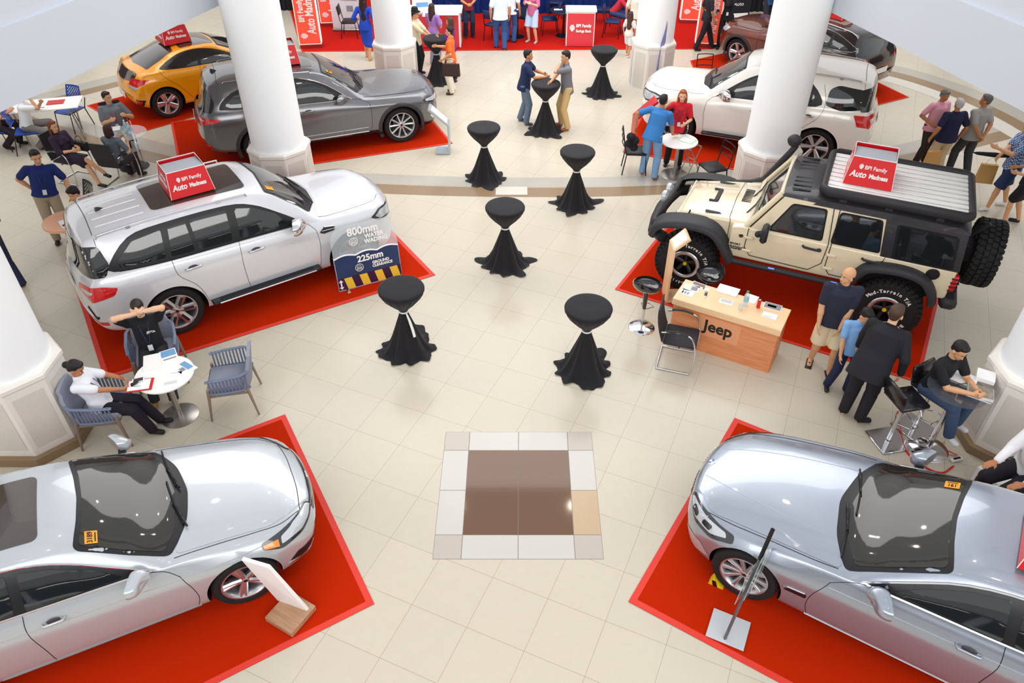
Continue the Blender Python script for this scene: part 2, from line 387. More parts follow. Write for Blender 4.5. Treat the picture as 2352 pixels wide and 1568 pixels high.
# ================================================================ cars
def pch(tab):
    xs = np.array([a for a, b in tab], float); ys = np.array([b for a, b in tab], float); n = len(xs)
    h = np.diff(xs); d = np.diff(ys)/h; m = np.zeros(n)
    for i in range(1, n-1):
        if d[i-1]*d[i] > 0:
            w1 = 2*h[i]+h[i-1]; w2 = h[i]+2*h[i-1]; m[i] = (w1+w2)/(w1/d[i-1]+w2/d[i])
    if n > 1: m[0] = d[0]; m[-1] = d[-1]
    def f(u):
        u = min(max(u, xs[0]), xs[-1]); i = int(min(max(np.searchsorted(xs, u)-1, 0), n-2)); t = (u-xs[i])/h[i]
        return float((2*t**3-3*t*t+1)*ys[i]+(t**3-2*t*t+t)*h[i]*m[i]+(-2*t**3+3*t*t)*ys[i+1]+(t**3-t*t)*h[i]*m[i+1])
    return f
mtyre = mat('tyre_rubber', '#1b1a1c', .75, bump=.2, nscale=90); mblk = mat('black_trim', '#17161a', .35); mwell = mat('wheel_well', '#0b0a0c', .9)
mglass = mat('tinted_glass', '#1b1e20', .03, coat=1.0, spec=.5); mwsh = mat('windscreen_glass', '#262420', .03, coat=1.0, spec=.15)
mchr = mat('chrome', '#d9d9dc', .12, metal=1.0); malu = mat('alloy_silver', '#c9c9cc', .25, metal=.85, coat=.5); malud = mat('alloy_dark', '#3a383b', .3, metal=.7)
mseam = mat('panel_gap_black', '#121214', .8); mred_l = mat('tail_lamp_red', '#c40d12', .12, coat=1.0, emit=.12); mlens = mat('clear_lens', '#c8ccd2', .06, metal=.25, coat=1.0)
mlampd = mat('lamp_housing_dark', '#2c2c30', .15, coat=1.0); mor = mat('amber_lens', '#f08a1c', .15, coat=1.0); mplate = mat('plate_white', '#eeeeee', .4)
mstick = mat('orange_sticker', '#f0a020', .6); mink = mat('black_ink', '#15131a', .6); msign = mat('sign_red', '#d8151c', .35); msignw = mat('sign_white', '#f6f4f2', .5); msigng = mat('sign_board_grey', '#a6adb5', .5)
mwt_ = mat('badge_white', '#f4f4f6', .2)
mbrown_glass = mat('roof_glass_brown', '#3b302b', .05, coat=1.0, spec=.8)

class Car:
    def __init__(s, label, paint, sp, loc, rz):
        s.sp = sp; s.paint = paint; s.Wh = sp['W']/2; s.xf = sp['wb']/2+sp['fo']; s.L = sp['L']
        s.t = thing('car', label, 'car', (0, 0, 0), 0); s.loc = loc; s.rz = rz
        s.body()
    def X(s, u): return s.xf-u
    def sec(s, u):
        sp = s.sp; Wh = s.Wh; f = s.F
        zt, zb, zbe, zsh = f['top'](u), f['bot'](u), f['belt'](u), f['sh'](u)
        ys, yb, yr, dr = f['ys'](u), f['yb'](u), f['yr'](u), f['dr'](u)
        zr = zt-dr; zbe = min(zbe, zr-.005); zsh = min(zsh, zbe-.01); zlow = zb+(zsh-zb)*.35
        yrk = ys-sp.get('tuck', .05)
        pts = [(0, zb), (yrk*.8, zb), (yrk, zb+.035), (ys-sp.get('lowin', .012), zlow), (ys, zsh-.05*(zsh-zb)), (yb+(ys-yb)*.35, zsh+(zbe-zsh)*.72), (yb, zbe)]
        hgt = zr-zbe
        if hgt > .08:
            pts += [(yb+(yr-yb)*.33+.018, zbe+hgt*.36), (yb+(yr-yb)*.72+.02, zbe+hgt*.74)]
        else: pts += [(yb+(yr-yb)*.33, zbe+hgt*.4), (yb+(yr-yb)*.68, zbe+hgt*.75)]
        pts += [(yr, zr), (yr*.93, zr+dr*.30), (yr*.75, zr+dr*.62), (yr*.45, zr+dr*.87), (0, zt)]
        return pts
    def body(s):
        sp = s.sp; s.F = {k: pch(sp[k]) for k in ('top', 'bot', 'belt', 'sh', 'ys', 'yb', 'yr', 'dr')}
        L = s.L; us = []
        for k in range(19): us.append(.35*(1-math.cos(math.pi/2*k/18)) if k else 0)
        n = 112
        for k in range(1, n): us.append(.35+(L-.7)*k/n)
        for k in range(19): us.append(L-.35*(1-math.cos(math.pi/2*(18-k)/18)))
        us = sorted(set(round(u, 5) for u in us)); rows = []
        bf, br, pw = sp.get('bowf', .24), sp.get('bowr', .16), sp.get('bowp', 2.2)
        sub = 4
        for u in us:
            c = s.sec(u); c = [(-c[1][0]*.01, c[0][1])]*0 + c
            ctl = [Vector((a, b)) for a, b in c]; ext = [2*ctl[0]-ctl[1]]+ctl+[Vector((-ctl[-2].x, ctl[-2].y))]
            line = []
            for i in range(1, len(ext)-2):
                a, b, c2, d = ext[i-1:i+3]
                for k in range(sub):
                    t = k/sub; tn = .42
                    m1, m2 = (c2-a)*tn, (d-b)*tn
                    l0, l1, l2 = (b-a).length, (c2-b).length, (d-c2).length
                    m1 = m1*min(1, 2*l1/(l0+l1+1e-6)); m2 = m2*min(1, 2*l1/(l1+l2+1e-6))
                    line.append((2*t**3-3*t*t+1)*b+(t**3-2*t*t+t)*m1+(-2*t**3+3*t*t)*c2+(t**3-t*t)*m2)
            line.append(ctl[-1]); full = []
            for p in line: full.append((p.x, p.y))
            loop = full + [(-a, b) for a, b in full[-2:0:-1]]
            row = []
            kf = max(0, 1-u/(L*.48))**.6; kr = max(0, 1-(L-u)/(L*.35))**.8
            for a, b in loop:
                q = (abs(a)/s.Wh)**pw
                row.append((s.X(u)-bf*kf*q+br*kr*q, a, b))
            rows.append(row)
        m = len(rows[0]); vs = [p for r in rows for p in r]
        fs = [(i*m+k, i*m+(k+1) % m, (i+1)*m+(k+1) % m, (i+1)*m+k) for i in range(len(rows)-1) for k in range(m)]
        fs += [tuple(range(m))[::-1], tuple((len(rows)-1)*m+k for k in range(m))]
        b = MB(); b.add(vs, fs); o = b.build('body', None, s.t, smooth=None); o.data.materials.clear()
        # wheel housings cut out of the body
        ra = sp['ra']; c = MB(); dd = .3
        for xx in (sp['wb']/2, -sp['wb']/2):
            for sg in (-1, 1):
                c.lathe([(ra, sg*(s.Wh-dd)), (ra, sg*(s.Wh+.25))], 48, (xx, 0, sp['wr']+sp.get('rise', .0)), 'y')
        cut = c.build('cut', None, None, smooth=None)
        md = o.modifiers.new('b', 'BOOLEAN'); md.object = cut; md.operation = 'DIFFERENCE'; md.solver = 'EXACT'
        bpy.context.view_layer.update()
        me = bpy.data.meshes.new_from_object(o.evaluated_get(bpy.context.evaluated_depsgraph_get()))
        o.modifiers.clear(); o.data = me; bpy.data.objects.remove(cut)
        me.materials.clear(); me.materials.append(s.paint); me.materials.append(mwell); me.materials.append(sp.get('lowmat', mblk)); me.materials.append(sp.get('rearmat', s.paint))
        for p in me.polygons:
            cc = p.center; p.material_index = 0
            if cc.z < sp.get('lowz', .0) : p.material_index = 2
            if sp.get('rearx') is not None and cc.x < sp['rearx'](cc.z): p.material_index = 3 if cc.z > sp['rearz'] else p.material_index
            for xx in (sp['wb']/2, -sp['wb']/2):
                dst = math.hypot(cc.x-xx, cc.z-(sp['wr']+sp.get('rise', .0)))
                if dst < ra+.006 and (abs(p.normal.y) < .3 or abs(cc.y) < s.Wh-dd+.01): p.material_index = 1
            if p.normal.z < -.9: p.material_index = 1
        me.shade_smooth(); me.set_sharp_from_angle(angle=R(32))
        bm = bmesh.new(); bm.from_mesh(me); s.bvh = BVHTree.FromBMesh(bm); bm.free(); s.o = o
    def hit(s, p, d):
        d = Vector(d).normalized(); r = s.bvh.ray_cast(Vector(p)-d*4, d)
        if r[0] is None:
            r = s.bvh.find_nearest(Vector(p)); 
        n = r[1]
        if n.dot(d) > 0: n = -n
        return r[0], n
    def poly3(s, ax, pts, sg=1):
        """2d outline -> 3d points and projection direction; u runs back from the nose"""
        if ax == 'side': return [Vector((s.X(u), sg*1.2, z)) for u, z in pts], Vector((0, -sg, 0))
        if ax == 'top': return [Vector((s.X(u), sg*y, 2.2)) for u, y in pts], Vector((0, 0, -1))
        if ax == 'front': return [Vector((s.xf+.3, sg*y, z)) for y, z in pts], Vector((-1, 0, 0))
        if ax == 'rear': return [Vector((s.X(s.L)-.3, sg*y, z)) for y, z in pts], Vector((1, 0, 0))
        if ax == 'cf': # front corner, horizontal coordinate q along the diagonal, 0 = towards the nose
            d = Vector((-.7, -.7*sg, -.12)).normalized(); return [Vector((s.X(u), sg*y, z)) for u, y, z in pts], d
        if ax == 'cr':
            d = Vector((.75, -.65*sg, -.1)).normalized(); return [Vector((s.X(u), sg*y, z)) for u, y, z in pts], d
    def patch(s, name, ax, pts, m, off=.003, sg=1, rnd=0., res=.05, parent=None, thick=0.):
        P3, d = s.poly3(ax, pts, sg); x = Vector((0, 0, 1)).cross(d)
        if x.length < .1: x = Vector((1, 0, 0))
        x.normalize(); y = d.cross(x)
        o0 = P3[0]; q = [Vector(((p-o0).dot(x), (p-o0).dot(y))) for p in P3]
        if rnd:
            nq = []
            for i in range(len(q)):
                a, b, c = q[i-1], q[i], q[(i+1) % len(q)]; r = min(rnd, (a-b).length*.45, (c-b).length*.45)
                p0 = b+(a-b).normalized()*r; p1 = b+(c-b).normalized()*r
                for k in range(6):
                    t = k/5; nq.append(p0*(1-t)**2+b*2*t*(1-t)+p1*t*t)
            q = nq
        pts2 = []
        for i in range(len(q)):
            a, b = q[i], q[(i+1) % len(q)]; n = max(1, int((b-a).length/res))
            pts2 += [a.lerp(b, k/n) for k in range(n)]
        nb = len(pts2); xs = [p.x for p in pts2]; ys = [p.y for p in pts2]
        def inside(p):
            c = False
            for i in range(nb):
                a, b = pts2[i], pts2[i-1]
                if (a.y > p.y) != (b.y > p.y) and p.x < (b.x-a.x)*(p.y-a.y)/(b.y-a.y)+a.x: c = not c
            return c
        vv = list(pts2); gx = np.arange(min(xs)+res*.5, max(xs), res); gy = np.arange(min(ys)+res*.5, max(ys), res)
        for a in gx:
            for b in gy:
                p = Vector((a, b))
                if inside(p): vv.append(p)
        r = delaunay_2d_cdt(vv, [(i, (i+1) % nb) for i in range(nb)], [list(range(nb))], 1, 1e-6)
        out = []; 
        for p in r[0]:
            h, n = s.hit(o0+x*p.x+y*p.y, d)
            h = h+n*off
            out.append(h)
        b = MB(); b.add(out, [tuple(f) for f in r[2]]); o = b.build(name, m, parent or s.t, smooth=None, fix=False); me = o.data
        me.shade_smooth()
        flip = sum((1 if pl.normal.dot(d) > 0 else -1)*pl.area for pl in me.polygons) > 0
        if flip: me.flip_normals()
        return o
    def curve(s, ax, pts, sg=1, res=.04, off=0., smooth=True, closed=False):
        P3, d = s.poly3(ax, pts, sg); 
        if closed: P3 = P3+[P3[0]]
        if smooth and len(P3) > 2 and not closed: c = smooth_line(P3, 8)
        else:
            c = []
            for i in range(len(P3)-1):
                n = max(1, int((P3[i+1]-P3[i]).length/res)); c += [P3[i].lerp(P3[i+1], k/n) for k in range(n)]
            c.append(P3[-1])
        o = []
        for p in c: h, n = s.hit(p, d); o.append(h+n*off)
        return o
    def line(s, name, ax, pts, r, m, sg=1, off=0., smooth=True, closed=False, parent=None, n=5):
        return MB().tube(s.curve(ax, pts, sg, off=off, smooth=smooth, closed=closed), r, n).build(name, m, parent or s.t, smooth=60)
    def done(s):
        s.t.location = (s.loc[0], s.loc[1], 0.008); s.t.rotation_euler = (0, 0, R(s.rz)); return s.t
    def wheels(s, style, face=malu, dark=malud, tyre_w=.22, rim=None):
        sp = s.sp; proto = None
        for fr in (1, -1):
            for sg in (-1, 1):
                wr = sp['wr']; x = fr*sp['wb']/2; y = sg*(s.Wh-sp.get('inset', .03)-tyre_w/2)
                if proto is None:
                    proto = make_wheel(wr, rim or wr*.72, tyre_w, style, face, dark); o = proto
                else:
                    o = dup(proto, rz=0 if sg > 0 else math.pi)
                o.parent = s.t; o.location = (x, y, wr); o.rotation_euler = (0, 0, 0 if sg > 0 else math.pi)
    def pair(s, fn):
        for sg in (1, -1): fn(sg)
def make_wheel(wr, rr, tw, style, face, dark, tyre=None):
    h = tw/2
    b = MB(); b.lathe([(rr, -h*.8), (rr+.02, -h*.98), (wr*.93, -h), (wr*.985, -h*.8), (wr, -h*.5), (wr, h*.5), (wr*.985, h*.8), (wr*.93, h), (rr+.02, h*.98), (rr, h*.85), (rr-.005, h*.8)], 48, (0, 0, 0), 'y', caps=False)
    w = b.build('wheel', tyre or mtyre, None, 40)
    r = MB(); r.m = 0
    r.lathe([(rr+.004, h*.90), (rr+.002, h*.96), (rr-.012, h*.95), (rr-.022, h*.82), (rr-.04, h*.3), (rr-.05, -h*.7), (rr-.005, -h*.8)], 40, (0, 0, 0), 'y', caps=False)
    hub = rr*.17; n, wd, twin, split = style
    for k in range(n):
        a = 2*math.pi*k/n
        for t in ((-1, 1) if twin else (0,)):
            a0 = a+t*twin*.25/rr; a1 = a+t*twin
            w0, w1 = wd*.55, wd*.5
            def pt(rad, ang, off, y): return (rad*math.cos(ang)-off*math.sin(ang), y, rad*math.sin(ang)+off*math.cos(ang))
            r0, r1 = hub*.7, rr-.018; y0, y1 = h*.66, h*.84
            vs = []
            for rad, ang, ww, yy in ((r0, a0, w0, y0), ((r0+r1)/2, (a0+a1)/2, (w0+w1)/2*1.05, y0+.006), (r1, a1, w1*(1.25 if not twin else 1), y1)):
                vs += [pt(rad, ang, -ww, yy-.01), pt(rad, ang, -ww*.35, yy+.006), pt(rad, ang, ww*.35, yy+.006), pt(rad, ang, ww, yy-.01), pt(rad, ang, ww, yy-.045), pt(rad, ang, -ww, yy-.045)]
            fs = []
            for i in (0, 1):
                for j in range(6): fs.append((i*6+j, i*6+(j+1) % 6, (i+1)*6+(j+1) % 6, (i+1)*6+j))
            fs += [tuple(range(6)), tuple(range(12, 18))]; r.add(vs, fs)
            if split:   # dark slot down the middle of each spoke
                r.m = 1; r.box(((r0+r1)*.56*math.cos(a1), (y0+y1)/2+.014, (r0+r1)*.56*math.sin(a1)), (rr*.5, .004, wd*.38), (0, -a1, 0)); r.m = 0
    r.lathe([(0, h*.74), (hub*.75, h*.74), (hub, h*.68), (hub*1.05, h*.4)], 20, (0, 0, 0), 'y', caps=False)
    rim = r.build('rim', [face, dark], w, 35)
    d = MB(); d.lathe([(0, h*.2), (rr*.62, h*.2), (rr*.62, h*.1), (0, h*.1)], 28, (0, 0, 0), 'y'); d.box((rr*.48, h*.25, rr*.1), (rr*.3, .05, rr*.55)); d.lathe([(0, -h*.35), (rr-.03, -h*.35), (rr-.03, -h*.4), (0, -h*.4)], 24, (0, 0, 0), 'y')
    d.build('brake_disc', malud, w, 35)
    c = MB(); c.lathe([(0, h*.78), (hub*.42, h*.78), (hub*.5, h*.74), (hub*.5, h*.7)], 16, (0, 0, 0), 'y'); c.build('hub_cap', mblk, w, 35)
    KIDS[w.name] = list(w.children)
    return w
def mirror(car, u, y, z, m_, sg, size=(.13, .24, .17), face=None, par=None):
    """door mirror: shell with glass towards the rear and a foot on the door"""
    x = car.X(u); sx, sy, sz = size
    b = MB(); rows = []
    for fx, k in ((-.5, .92), (-.25, 1.0), (0.05, .97), (.3, .82), (.45, .55), (.5, .2)):
        row = []
        for a in range(16):
            t = 2*math.pi*a/16; cy, cz = math.cos(t), math.sin(t)
            cy = math.copysign(abs(cy)**.65, cy); cz = math.copysign(abs(cz)**.65, cz)
            row.append((x+fx*sx-.05*cy*sg, sg*(y+sy*.5)+cy*sy*.5*k, z+cz*sz*.5*k*(1-.18*cy*sg)))
        rows.append(row+[row[0]])
    b.grid(rows); b.add(rows[-1][:-1], [tuple(range(16))])
    o = b.build('side_mirror', face or m_, car.t, 50)
    g = MB(); g.add(rows[0][:-1], [tuple(range(16))]); g.build('mirror_glass', mat('mirror_glass', '#8c9298', .03, metal=.9), o, None)
    f = MB(); f.box((x, sg*(y-.01), z-sz*.32), (sx*.6, .13, .045), bev=.01); f.build('mirror_foot', mblk, o, 40)
    return o
def handle(car, u, z, m_, sg, ln=.2):
    h, n = car.hit(Vector((car.X(u), sg*1.2, z)), (0, -sg, 0)); b = MB(); x0 = h.x
    b.tube([(x0-ln/2, h.y+sg*.0, z+.0), (x0-ln/2+.02, h.y+sg*.035, z+.002), (x0+ln/2-.02, h.y+sg*.035, z+.006), (x0+ln/2, h.y, z+.006)], [.010, .013, .013, .010], 8, ey=1.2)
    o = b.build('door_handle', m_, car.t, 50)
    c = MB(); c.ball((x0, h.y+sg*.001, z+.004), (ln*.3, .006, .035), 14, 6); c.build('handle_recess', mat('recess_dark', '#4a4a4e', .5), o, 60)
def wipers(car, u0, yb, ln=.6, z=None):
    for sg, y0 in ((1, .12*yb), (1, -.62*yb)):
        pts = [(u0-.02, y0), (u0+.03, y0+ln*.5), (u0+.06, y0+ln)]
        b = MB(); b.tube(car.curve('top', pts, off=.02), .009, 6); b.tube(car.curve('top', [(u0-.05, y0-.05), (u0+.0, y0+ln*.25), (u0+.035, y0+ln*.5)], off=.035), .011, 6)
        b.build('wiper', mblk, car.t, 60)
def plate(car, end, y, z, txt=None, w=.4, h=.13):
    d = (-1, 0, 0) if end == 'front' else (1, 0, 0)
    p, n = car.hit(Vector((car.xf+.3 if end == 'front' else car.X(car.L)-.3, y, z)), d); sx = 1 if end == 'front' else -1
    o = MB().box(p+Vector((sx*.02, 0, 0)), (.012, w, h), bev=.004).build('number_plate', mplate, car.t, 40)
def badge(car, name, ax, pts, r, m_):
    P3, d = car.poly3(ax, [pts]); h, n = car.hit(P3[0], d); M = Matrix.Translation(h)
    q = n.to_track_quat('Z', 'Y').to_matrix().to_4x4(); b = MB(); b.lathe([(0, .006), (r*.8, .006), (r, .003), (r, -.004)], 20)
    o = b.build(name, m_, car.t, 40); o.matrix_local = M @ q
    return o
def roof_sign(x, y, z, rz, label, s=1.0, W=.62, D=.66, Hh=.36, group='red sign boxes on the car roofs'):
    """open-topped sign box: sloped printed faces that narrow upward, grey lid board between"""
    t = thing('roof_sign', label, 'sign', (x, y, z), rz, None)
    b = MB(); w, d, h = W*s/2, D*s/2, Hh*s; k = .72
    base = [(-w, -d, 0), (w, -d, 0), (w, d, 0), (-w, d, 0)]; topv = [(-w*.86, -d*k, h), (w*.86, -d*k, h), (w*.86, d*k, h), (-w*.86, d*k, h)]
    b.add(base+topv, [(0, 1, 5, 4), (1, 2, 6, 5), (2, 3, 7, 6), (3, 0, 4, 7), (3, 2, 1, 0)]); b.build('panel', msign, t, None)
    # board inside the open top
    g = MB(); g.add([(-w*.85, -d*k*.97, h-.002), (w*.85, -d*k*.97, h-.002), (w*.85, d*k*.97, h-.05*s), (-w*.85, d*k*.97, h-.05*s)], [(0, 1, 2, 3)]); g.build('lid', msigng, t, None, fix=False)
    r_ = MB(); r_.tube([Vector(v)+Vector((0, 0, .002)) for v in topv], .006, 6, closed=True)
    for a, c in zip(base, topv): r_.tube([a, c], .004, 5)
    r_.build('rim', msignw, t, 50)
    sl = Vector((0, d-d*k, h)); n1 = sl.normalized()
    for sg in (-1, 1):
        o0 = Vector((0, sg*(d+d*k)/2, h*.5)) + Vector((0, sg, .3)).normalized()*.004
        X = Vector((-sg, 0, 0)); Y = Vector((0, -sg*(d-d*k), h)).normalized()
        sign_text(t, o0, X, Y, W*s)
    for sg in (-1, 1):
        o0 = Vector((sg*(w+w*.86)/2, 0, h*.5))+Vector((sg, 0, .2)).normalized()*.004
        sign_text(t, o0, Vector((0, sg, 0)), Vector((-sg*(w*.14), 0, h)).normalized(), D*s*.82)
    return t
def crest(parent, o, X, Y, r, m_, name='crest'):
    """little shield with three stripes under a crown of leaves"""
    M = frame(o, X, Y); b = MB(); pts = [(-.62, .45), (-.75, .1), (-.7, -.3), (-.4, -.7), (0, -.95), (.4, -.7), (.7, -.3), (.75, .1), (.62, .45)]
    def add(p): b.add([M @ Vector((x*r, y*r, 0.001)) for x, y in p], [tuple(range(len(p)))])
    for y0, y1 in ((-.95, -.5), (-.42, -.12), (-.04, .22), (.30, .5)):
        w = lambda y: max(.12, (.74 if y > -.3 else .74-(-.3-y)*1.0)); add([(-w(y0), y0), (w(y0), y0), (w(y1), y1), (-w(y1), y1)])
    for x in (-.32, 0, .32): add([(x-.16, .56), (x+.16, .56), (x+.1, .86), (x, 1.0), (x-.1, .86)])
    return b.build(name, m_, parent, None, fix=False)
def sign_text(t, o0, X, Y, wd):
    X = Vector(X); Y = Vector(Y); s = wd/.62
    crest(t, o0 - X*.135*s + Y*.065*s, X, Y, .036*s, msignw)
    text('lettering', 'BPI Family', .072*s, msignw, frame(o0+X*.045*s+Y*.06*s, X, Y), t, bold=.0012*s, sx=.92)
    text('lettering', 'Auto', .115*s, msignw, frame(o0-X*.150*s-Y*.04*s, X, Y+X*.12), t, shear=.25, bold=.003*s, sx=.85)
    text('lettering', 'Madness', .083*s, msignw, frame(o0+X*.105*s-Y*.045*s, X, Y), t, bold=.003*s, sx=.82)
def sticker(car, u, y, w=.11, h=.085, txt='3189', rot=0):
    P3, d = car.poly3('top', [(u, y)]); hh, n = car.hit(P3[0], d); up = Vector((-1, 0, 0)); 
    n = n if n.z > 0 else -n
    X = Vector((0, 1 if y < 0 else -1, 0)); X = Vector((0, 1, 0)); X = (X-n*X.dot(n)).normalized(); Y = n.cross(X)
    M = Matrix((X, Y, n)).transposed().to_4x4(); M.translation = hh+n*.012
    M = M @ Matrix.Rotation(rot, 4, 'Z')
    b = MB(); b.box((0, 0, 0), (w, h, .002)); o = b.build('windscreen_sticker', mstick, car.t, None); o.matrix_local = M
    if txt: text('lettering', txt, h*.62, mink, Matrix.Translation((0, h*.08, .0025)), o, bold=.0006, sx=.9)
    q = MB(); q.box((0, -h*.32, .002), (w*.7, h*.1, .001)); q.build('small_print', mink, o, None)
    return o
def paint(name, c, metal=.55, rough=.28, coat=1.0): return mat(name, c, rough, metal=metal, coat=coat)
# ---------------------------------------------------------------- silver-white sedan, bottom left
def sedan_common(s, o): 
    pass
def side_windows(c, frame_pts, panes, trim=mchr, rnd=.05, trim_w=.009, frame_m=mblk):
    frame_pts = [(p.x, p.y) for p in smooth_line([Vector((a, b, 0)) for a, b in frame_pts], 3)]
    for sg in (1, -1):
        f = c.patch('window_frame', 'side', frame_pts, frame_m, .002, sg, rnd=.012)
        for p in panes: c.patch('side_window', 'side', p, mglass, .006, sg, rnd=.03)
        if trim is not None: c.line('window_trim', 'side', frame_pts, trim_w, trim, sg, off=.004, smooth=False, closed=True)
def doors(c, seams, r=.0035):
    for sg in (1, -1):
        for p in seams: c.line('panel_gap', 'side', p, r, mseam, sg)
sp = dict(L=4.66, W=1.80, wb=2.65, fo=.90, wr=.335, ra=.375,
  top=[(0, .56), (.015, .66), (.08, .72), (.3, .82), (.7, .91), (1.15, .985), (1.32, 1.01), (1.7, 1.19), (2.1, 1.365), (2.35, 1.42), (2.75, 1.452), (3.2, 1.43), (3.55, 1.36), (3.9, 1.22), (4.15, 1.10), (4.3, 1.07), (4.56, 1.04), (4.63, .98), (4.66, .7)],
  bot=[(0, .46), (.03, .30), (.12, .22), (.6, .2), (4.1, .2), (4.5, .26), (4.63, .38), (4.66, .6)],
  belt=[(0, .55), (.05, .66), (.3, .75), (.9, .86), (1.4, .93), (2.5, .955), (3.6, .985), (4.1, .99), (4.66, .9)],
  sh=[(0, .52), (.3, .64), (1, .74), (2.4, .76), (4, .80), (4.66, .75)],
  ys=[(0, .60), (.1, .76), (.35, .86), (.8, .895), (1.5, .90), (3.2, .90), (4.1, .88), (4.5, .82), (4.66, .68)],
  yb=[(0, .50), (.1, .64), (.4, .74), (.9, .79), (1.5, .83), (3.3, .83), (4.2, .76), (4.66, .6)],
  yr=[(0, .35), (.3, .60), (.9, .68), (1.3, .73), (1.7, .68), (2.15, .60), (2.8, .59), (3.5, .56), (4.0, .60), (4.3, .62), (4.66, .45)],
  dr=[(0, .02), (.5, .045), (1.2, .045), (1.5, .05), (2.1, .06), (3.4, .06), (4.1, .05), (4.66, .04)], bowf=.26, bowr=.14)
pj = paint('silver_white_paint', '#b9bfc4', .35, .3)
c = Car('silver white sedan at the bottom left, nose towards the centre of the hall', pj, sp, (-4.27, 4.62), 26.2); JET = c
c.wheels((5, .05, .11, 0), malu, malud, .215)
c.patch('bonnet', 'top', [(.22, -.5), (.22, .5), (.5, .66), (1.0, .70), (1.42, .74), (1.24, .4), (1.17, 0), (1.24, -.4), (1.42, -.74), (1.0, -.70), (.5, -.66)], pj, .004, rnd=.1, res=.06)
for sg in (1, -1): c.line('panel_gap', 'top', [(.2, .52*sg), (.42, .655*sg), (.7, .70*sg), (1.0, .725*sg), (1.42, .765*sg)], .004, mseam)
c.line('panel_gap', 'top', [(.2, -.52), (.16, -.25), (.155, 0), (.16, .25), (.2, .52)], .004, mseam)
c.patch('windscreen_surround', 'top', [(1.44, -.74), (1.24, -.45), (1.18, 0), (1.24, .45), (1.44, .74), (1.75, .70), (2.17, .60), (2.12, .3), (2.10, 0), (2.12, -.3), (2.17, -.60), (1.75, -.70)], mblk, .003, rnd=.06)
c.patch('windscreen', 'top', [(1.48, -.69), (1.36, -.45), (1.30, 0), (1.36, .45), (1.48, .69), (1.75, .66), (2.12, .565), (2.075, .3), (2.06, 0), (2.075, -.3), (2.12, -.565), (1.75, -.66)], mwsh, .007, rnd=.05)
wipers(c, 1.30, .7)
c.patch('sunroof', 'top', [(2.42, -.42), (2.42, .42), (3.22, .42), (3.22, -.42)], mbrown_glass, .004, rnd=.08)
c.patch('rear_window', 'top', [(3.46, -.5), (3.42, 0), (3.46, .5), (4.0, .58), (4.08, 0), (4.0, -.58)], mglass, .004, rnd=.06)
side_windows(c, [(1.62, .955), (2.0, 1.14), (2.35, 1.30), (2.75, 1.375), (3.2, 1.36), (3.6, 1.25), (3.86, 1.08), (3.84, 1.03), (2.6, .985)],
   [[(1.86, .995), (2.05, 1.13), (2.38, 1.27), (2.62, 1.325), (2.66, 1.0)], [(2.75, 1.005), (2.71, 1.335), (3.15, 1.325), (3.45, 1.25), (3.42, 1.025)], [(3.50, 1.035), (3.53, 1.21), (3.76, 1.06)]])
doors(c, [[(1.42, .80), (1.36, .60), (1.34, .42), (1.38, .26)], [(1.42, .80), (1.52, .90), (1.66, .95)], [(2.70, .97), (2.72, .8), (2.68, .5), (2.66, .26)], [(3.80, 1.02), (3.78, .85), (3.52, .62), (3.42, .42), (3.30, .27)]])
c.line('side_crease', 'side', [(.6, .73), (1.4, .775), (2.6, .80), (3.9, .85), (4.4, .86)], .006, pj, -1, off=-.002); 
for sg in (1, -1):
    handle(c, 2.5, .83, pj, sg); handle(c, 3.5, .86, pj, sg); mirror(c, 1.74, .86, 1.04, pj, sg)
    c.patch('headlamp', 'cf', [(.12, .34, .63), (.26, .66, .60), (.44, .86, .62), (.62, .88, .70), (.62, .84, .755), (.36, .72, .75), (.14, .40, .70)], mlampd, .004, sg, rnd=.03, res=.03)
    c.patch('headlamp_lens', 'cf', [(.13, .38, .655), (.28, .66, .63), (.44, .84, .66), (.42, .80, .72), (.3, .66, .73), (.14, .42, .69)], mlens, .007, sg, rnd=.02, res=.03)
    c.patch('turn_lamp', 'cf', [(.46, .86, .655), (.60, .88, .70), (.60, .86, .735), (.45, .82, .715)], mor, .008, sg, res=.03)
    c.patch('fog_lamp_trim', 'cf', [(.14, .44, .30), (.3, .7, .29), (.42, .84, .36), (.34, .78, .43), (.15, .5, .36)], mblk, .004, sg, rnd=.02, res=.03)
    c.line('bumper_trim', 'cf', [(.05, .3, .27), (.2, .62, .27), (.42, .86, .33)], .010, mchr, sg, off=.004)
    c.line('sill_trim', 'side', [(1.35, .27), (2.5, .265), (3.3, .27)], .012, mat('sill_grey', '#8d8f94', .4), sg)  # plain grey trim strip along the sill
    c.patch('tail_lamp', 'cr', [(4.5, .5, .78), (4.45, .8, .76), (4.3, .88, .84), (4.4, .8, .94), (4.6, .5, .93)], mred_l, .004, sg, rnd=.03)
c.patch('grille', 'front', [(-.44, .56), (-.44, .665), (-.2, .69), (.2, .69), (.44, .665), (.44, .56), (.2, .54), (-.2, .54)], mblk, .004, rnd=.02, res=.04)
for z in (.575, .61, .645): c.line('grille_bar', 'front', [(-.44, z), (0, z-.01), (.44, z)], .006, mchr, off=.006)
badge(c, 'badge', 'front', (0, .625), .065, mchr)
c.patch('lower_intake', 'front', [(-.5, .28), (-.4, .40), (.4, .40), (.5, .28)], mblk, .004, rnd=.02)
plate(c, 'rear', 0, .8)
sticker(c, 2.02, -.50, .135, .105, '3189', R(0))
c.done()
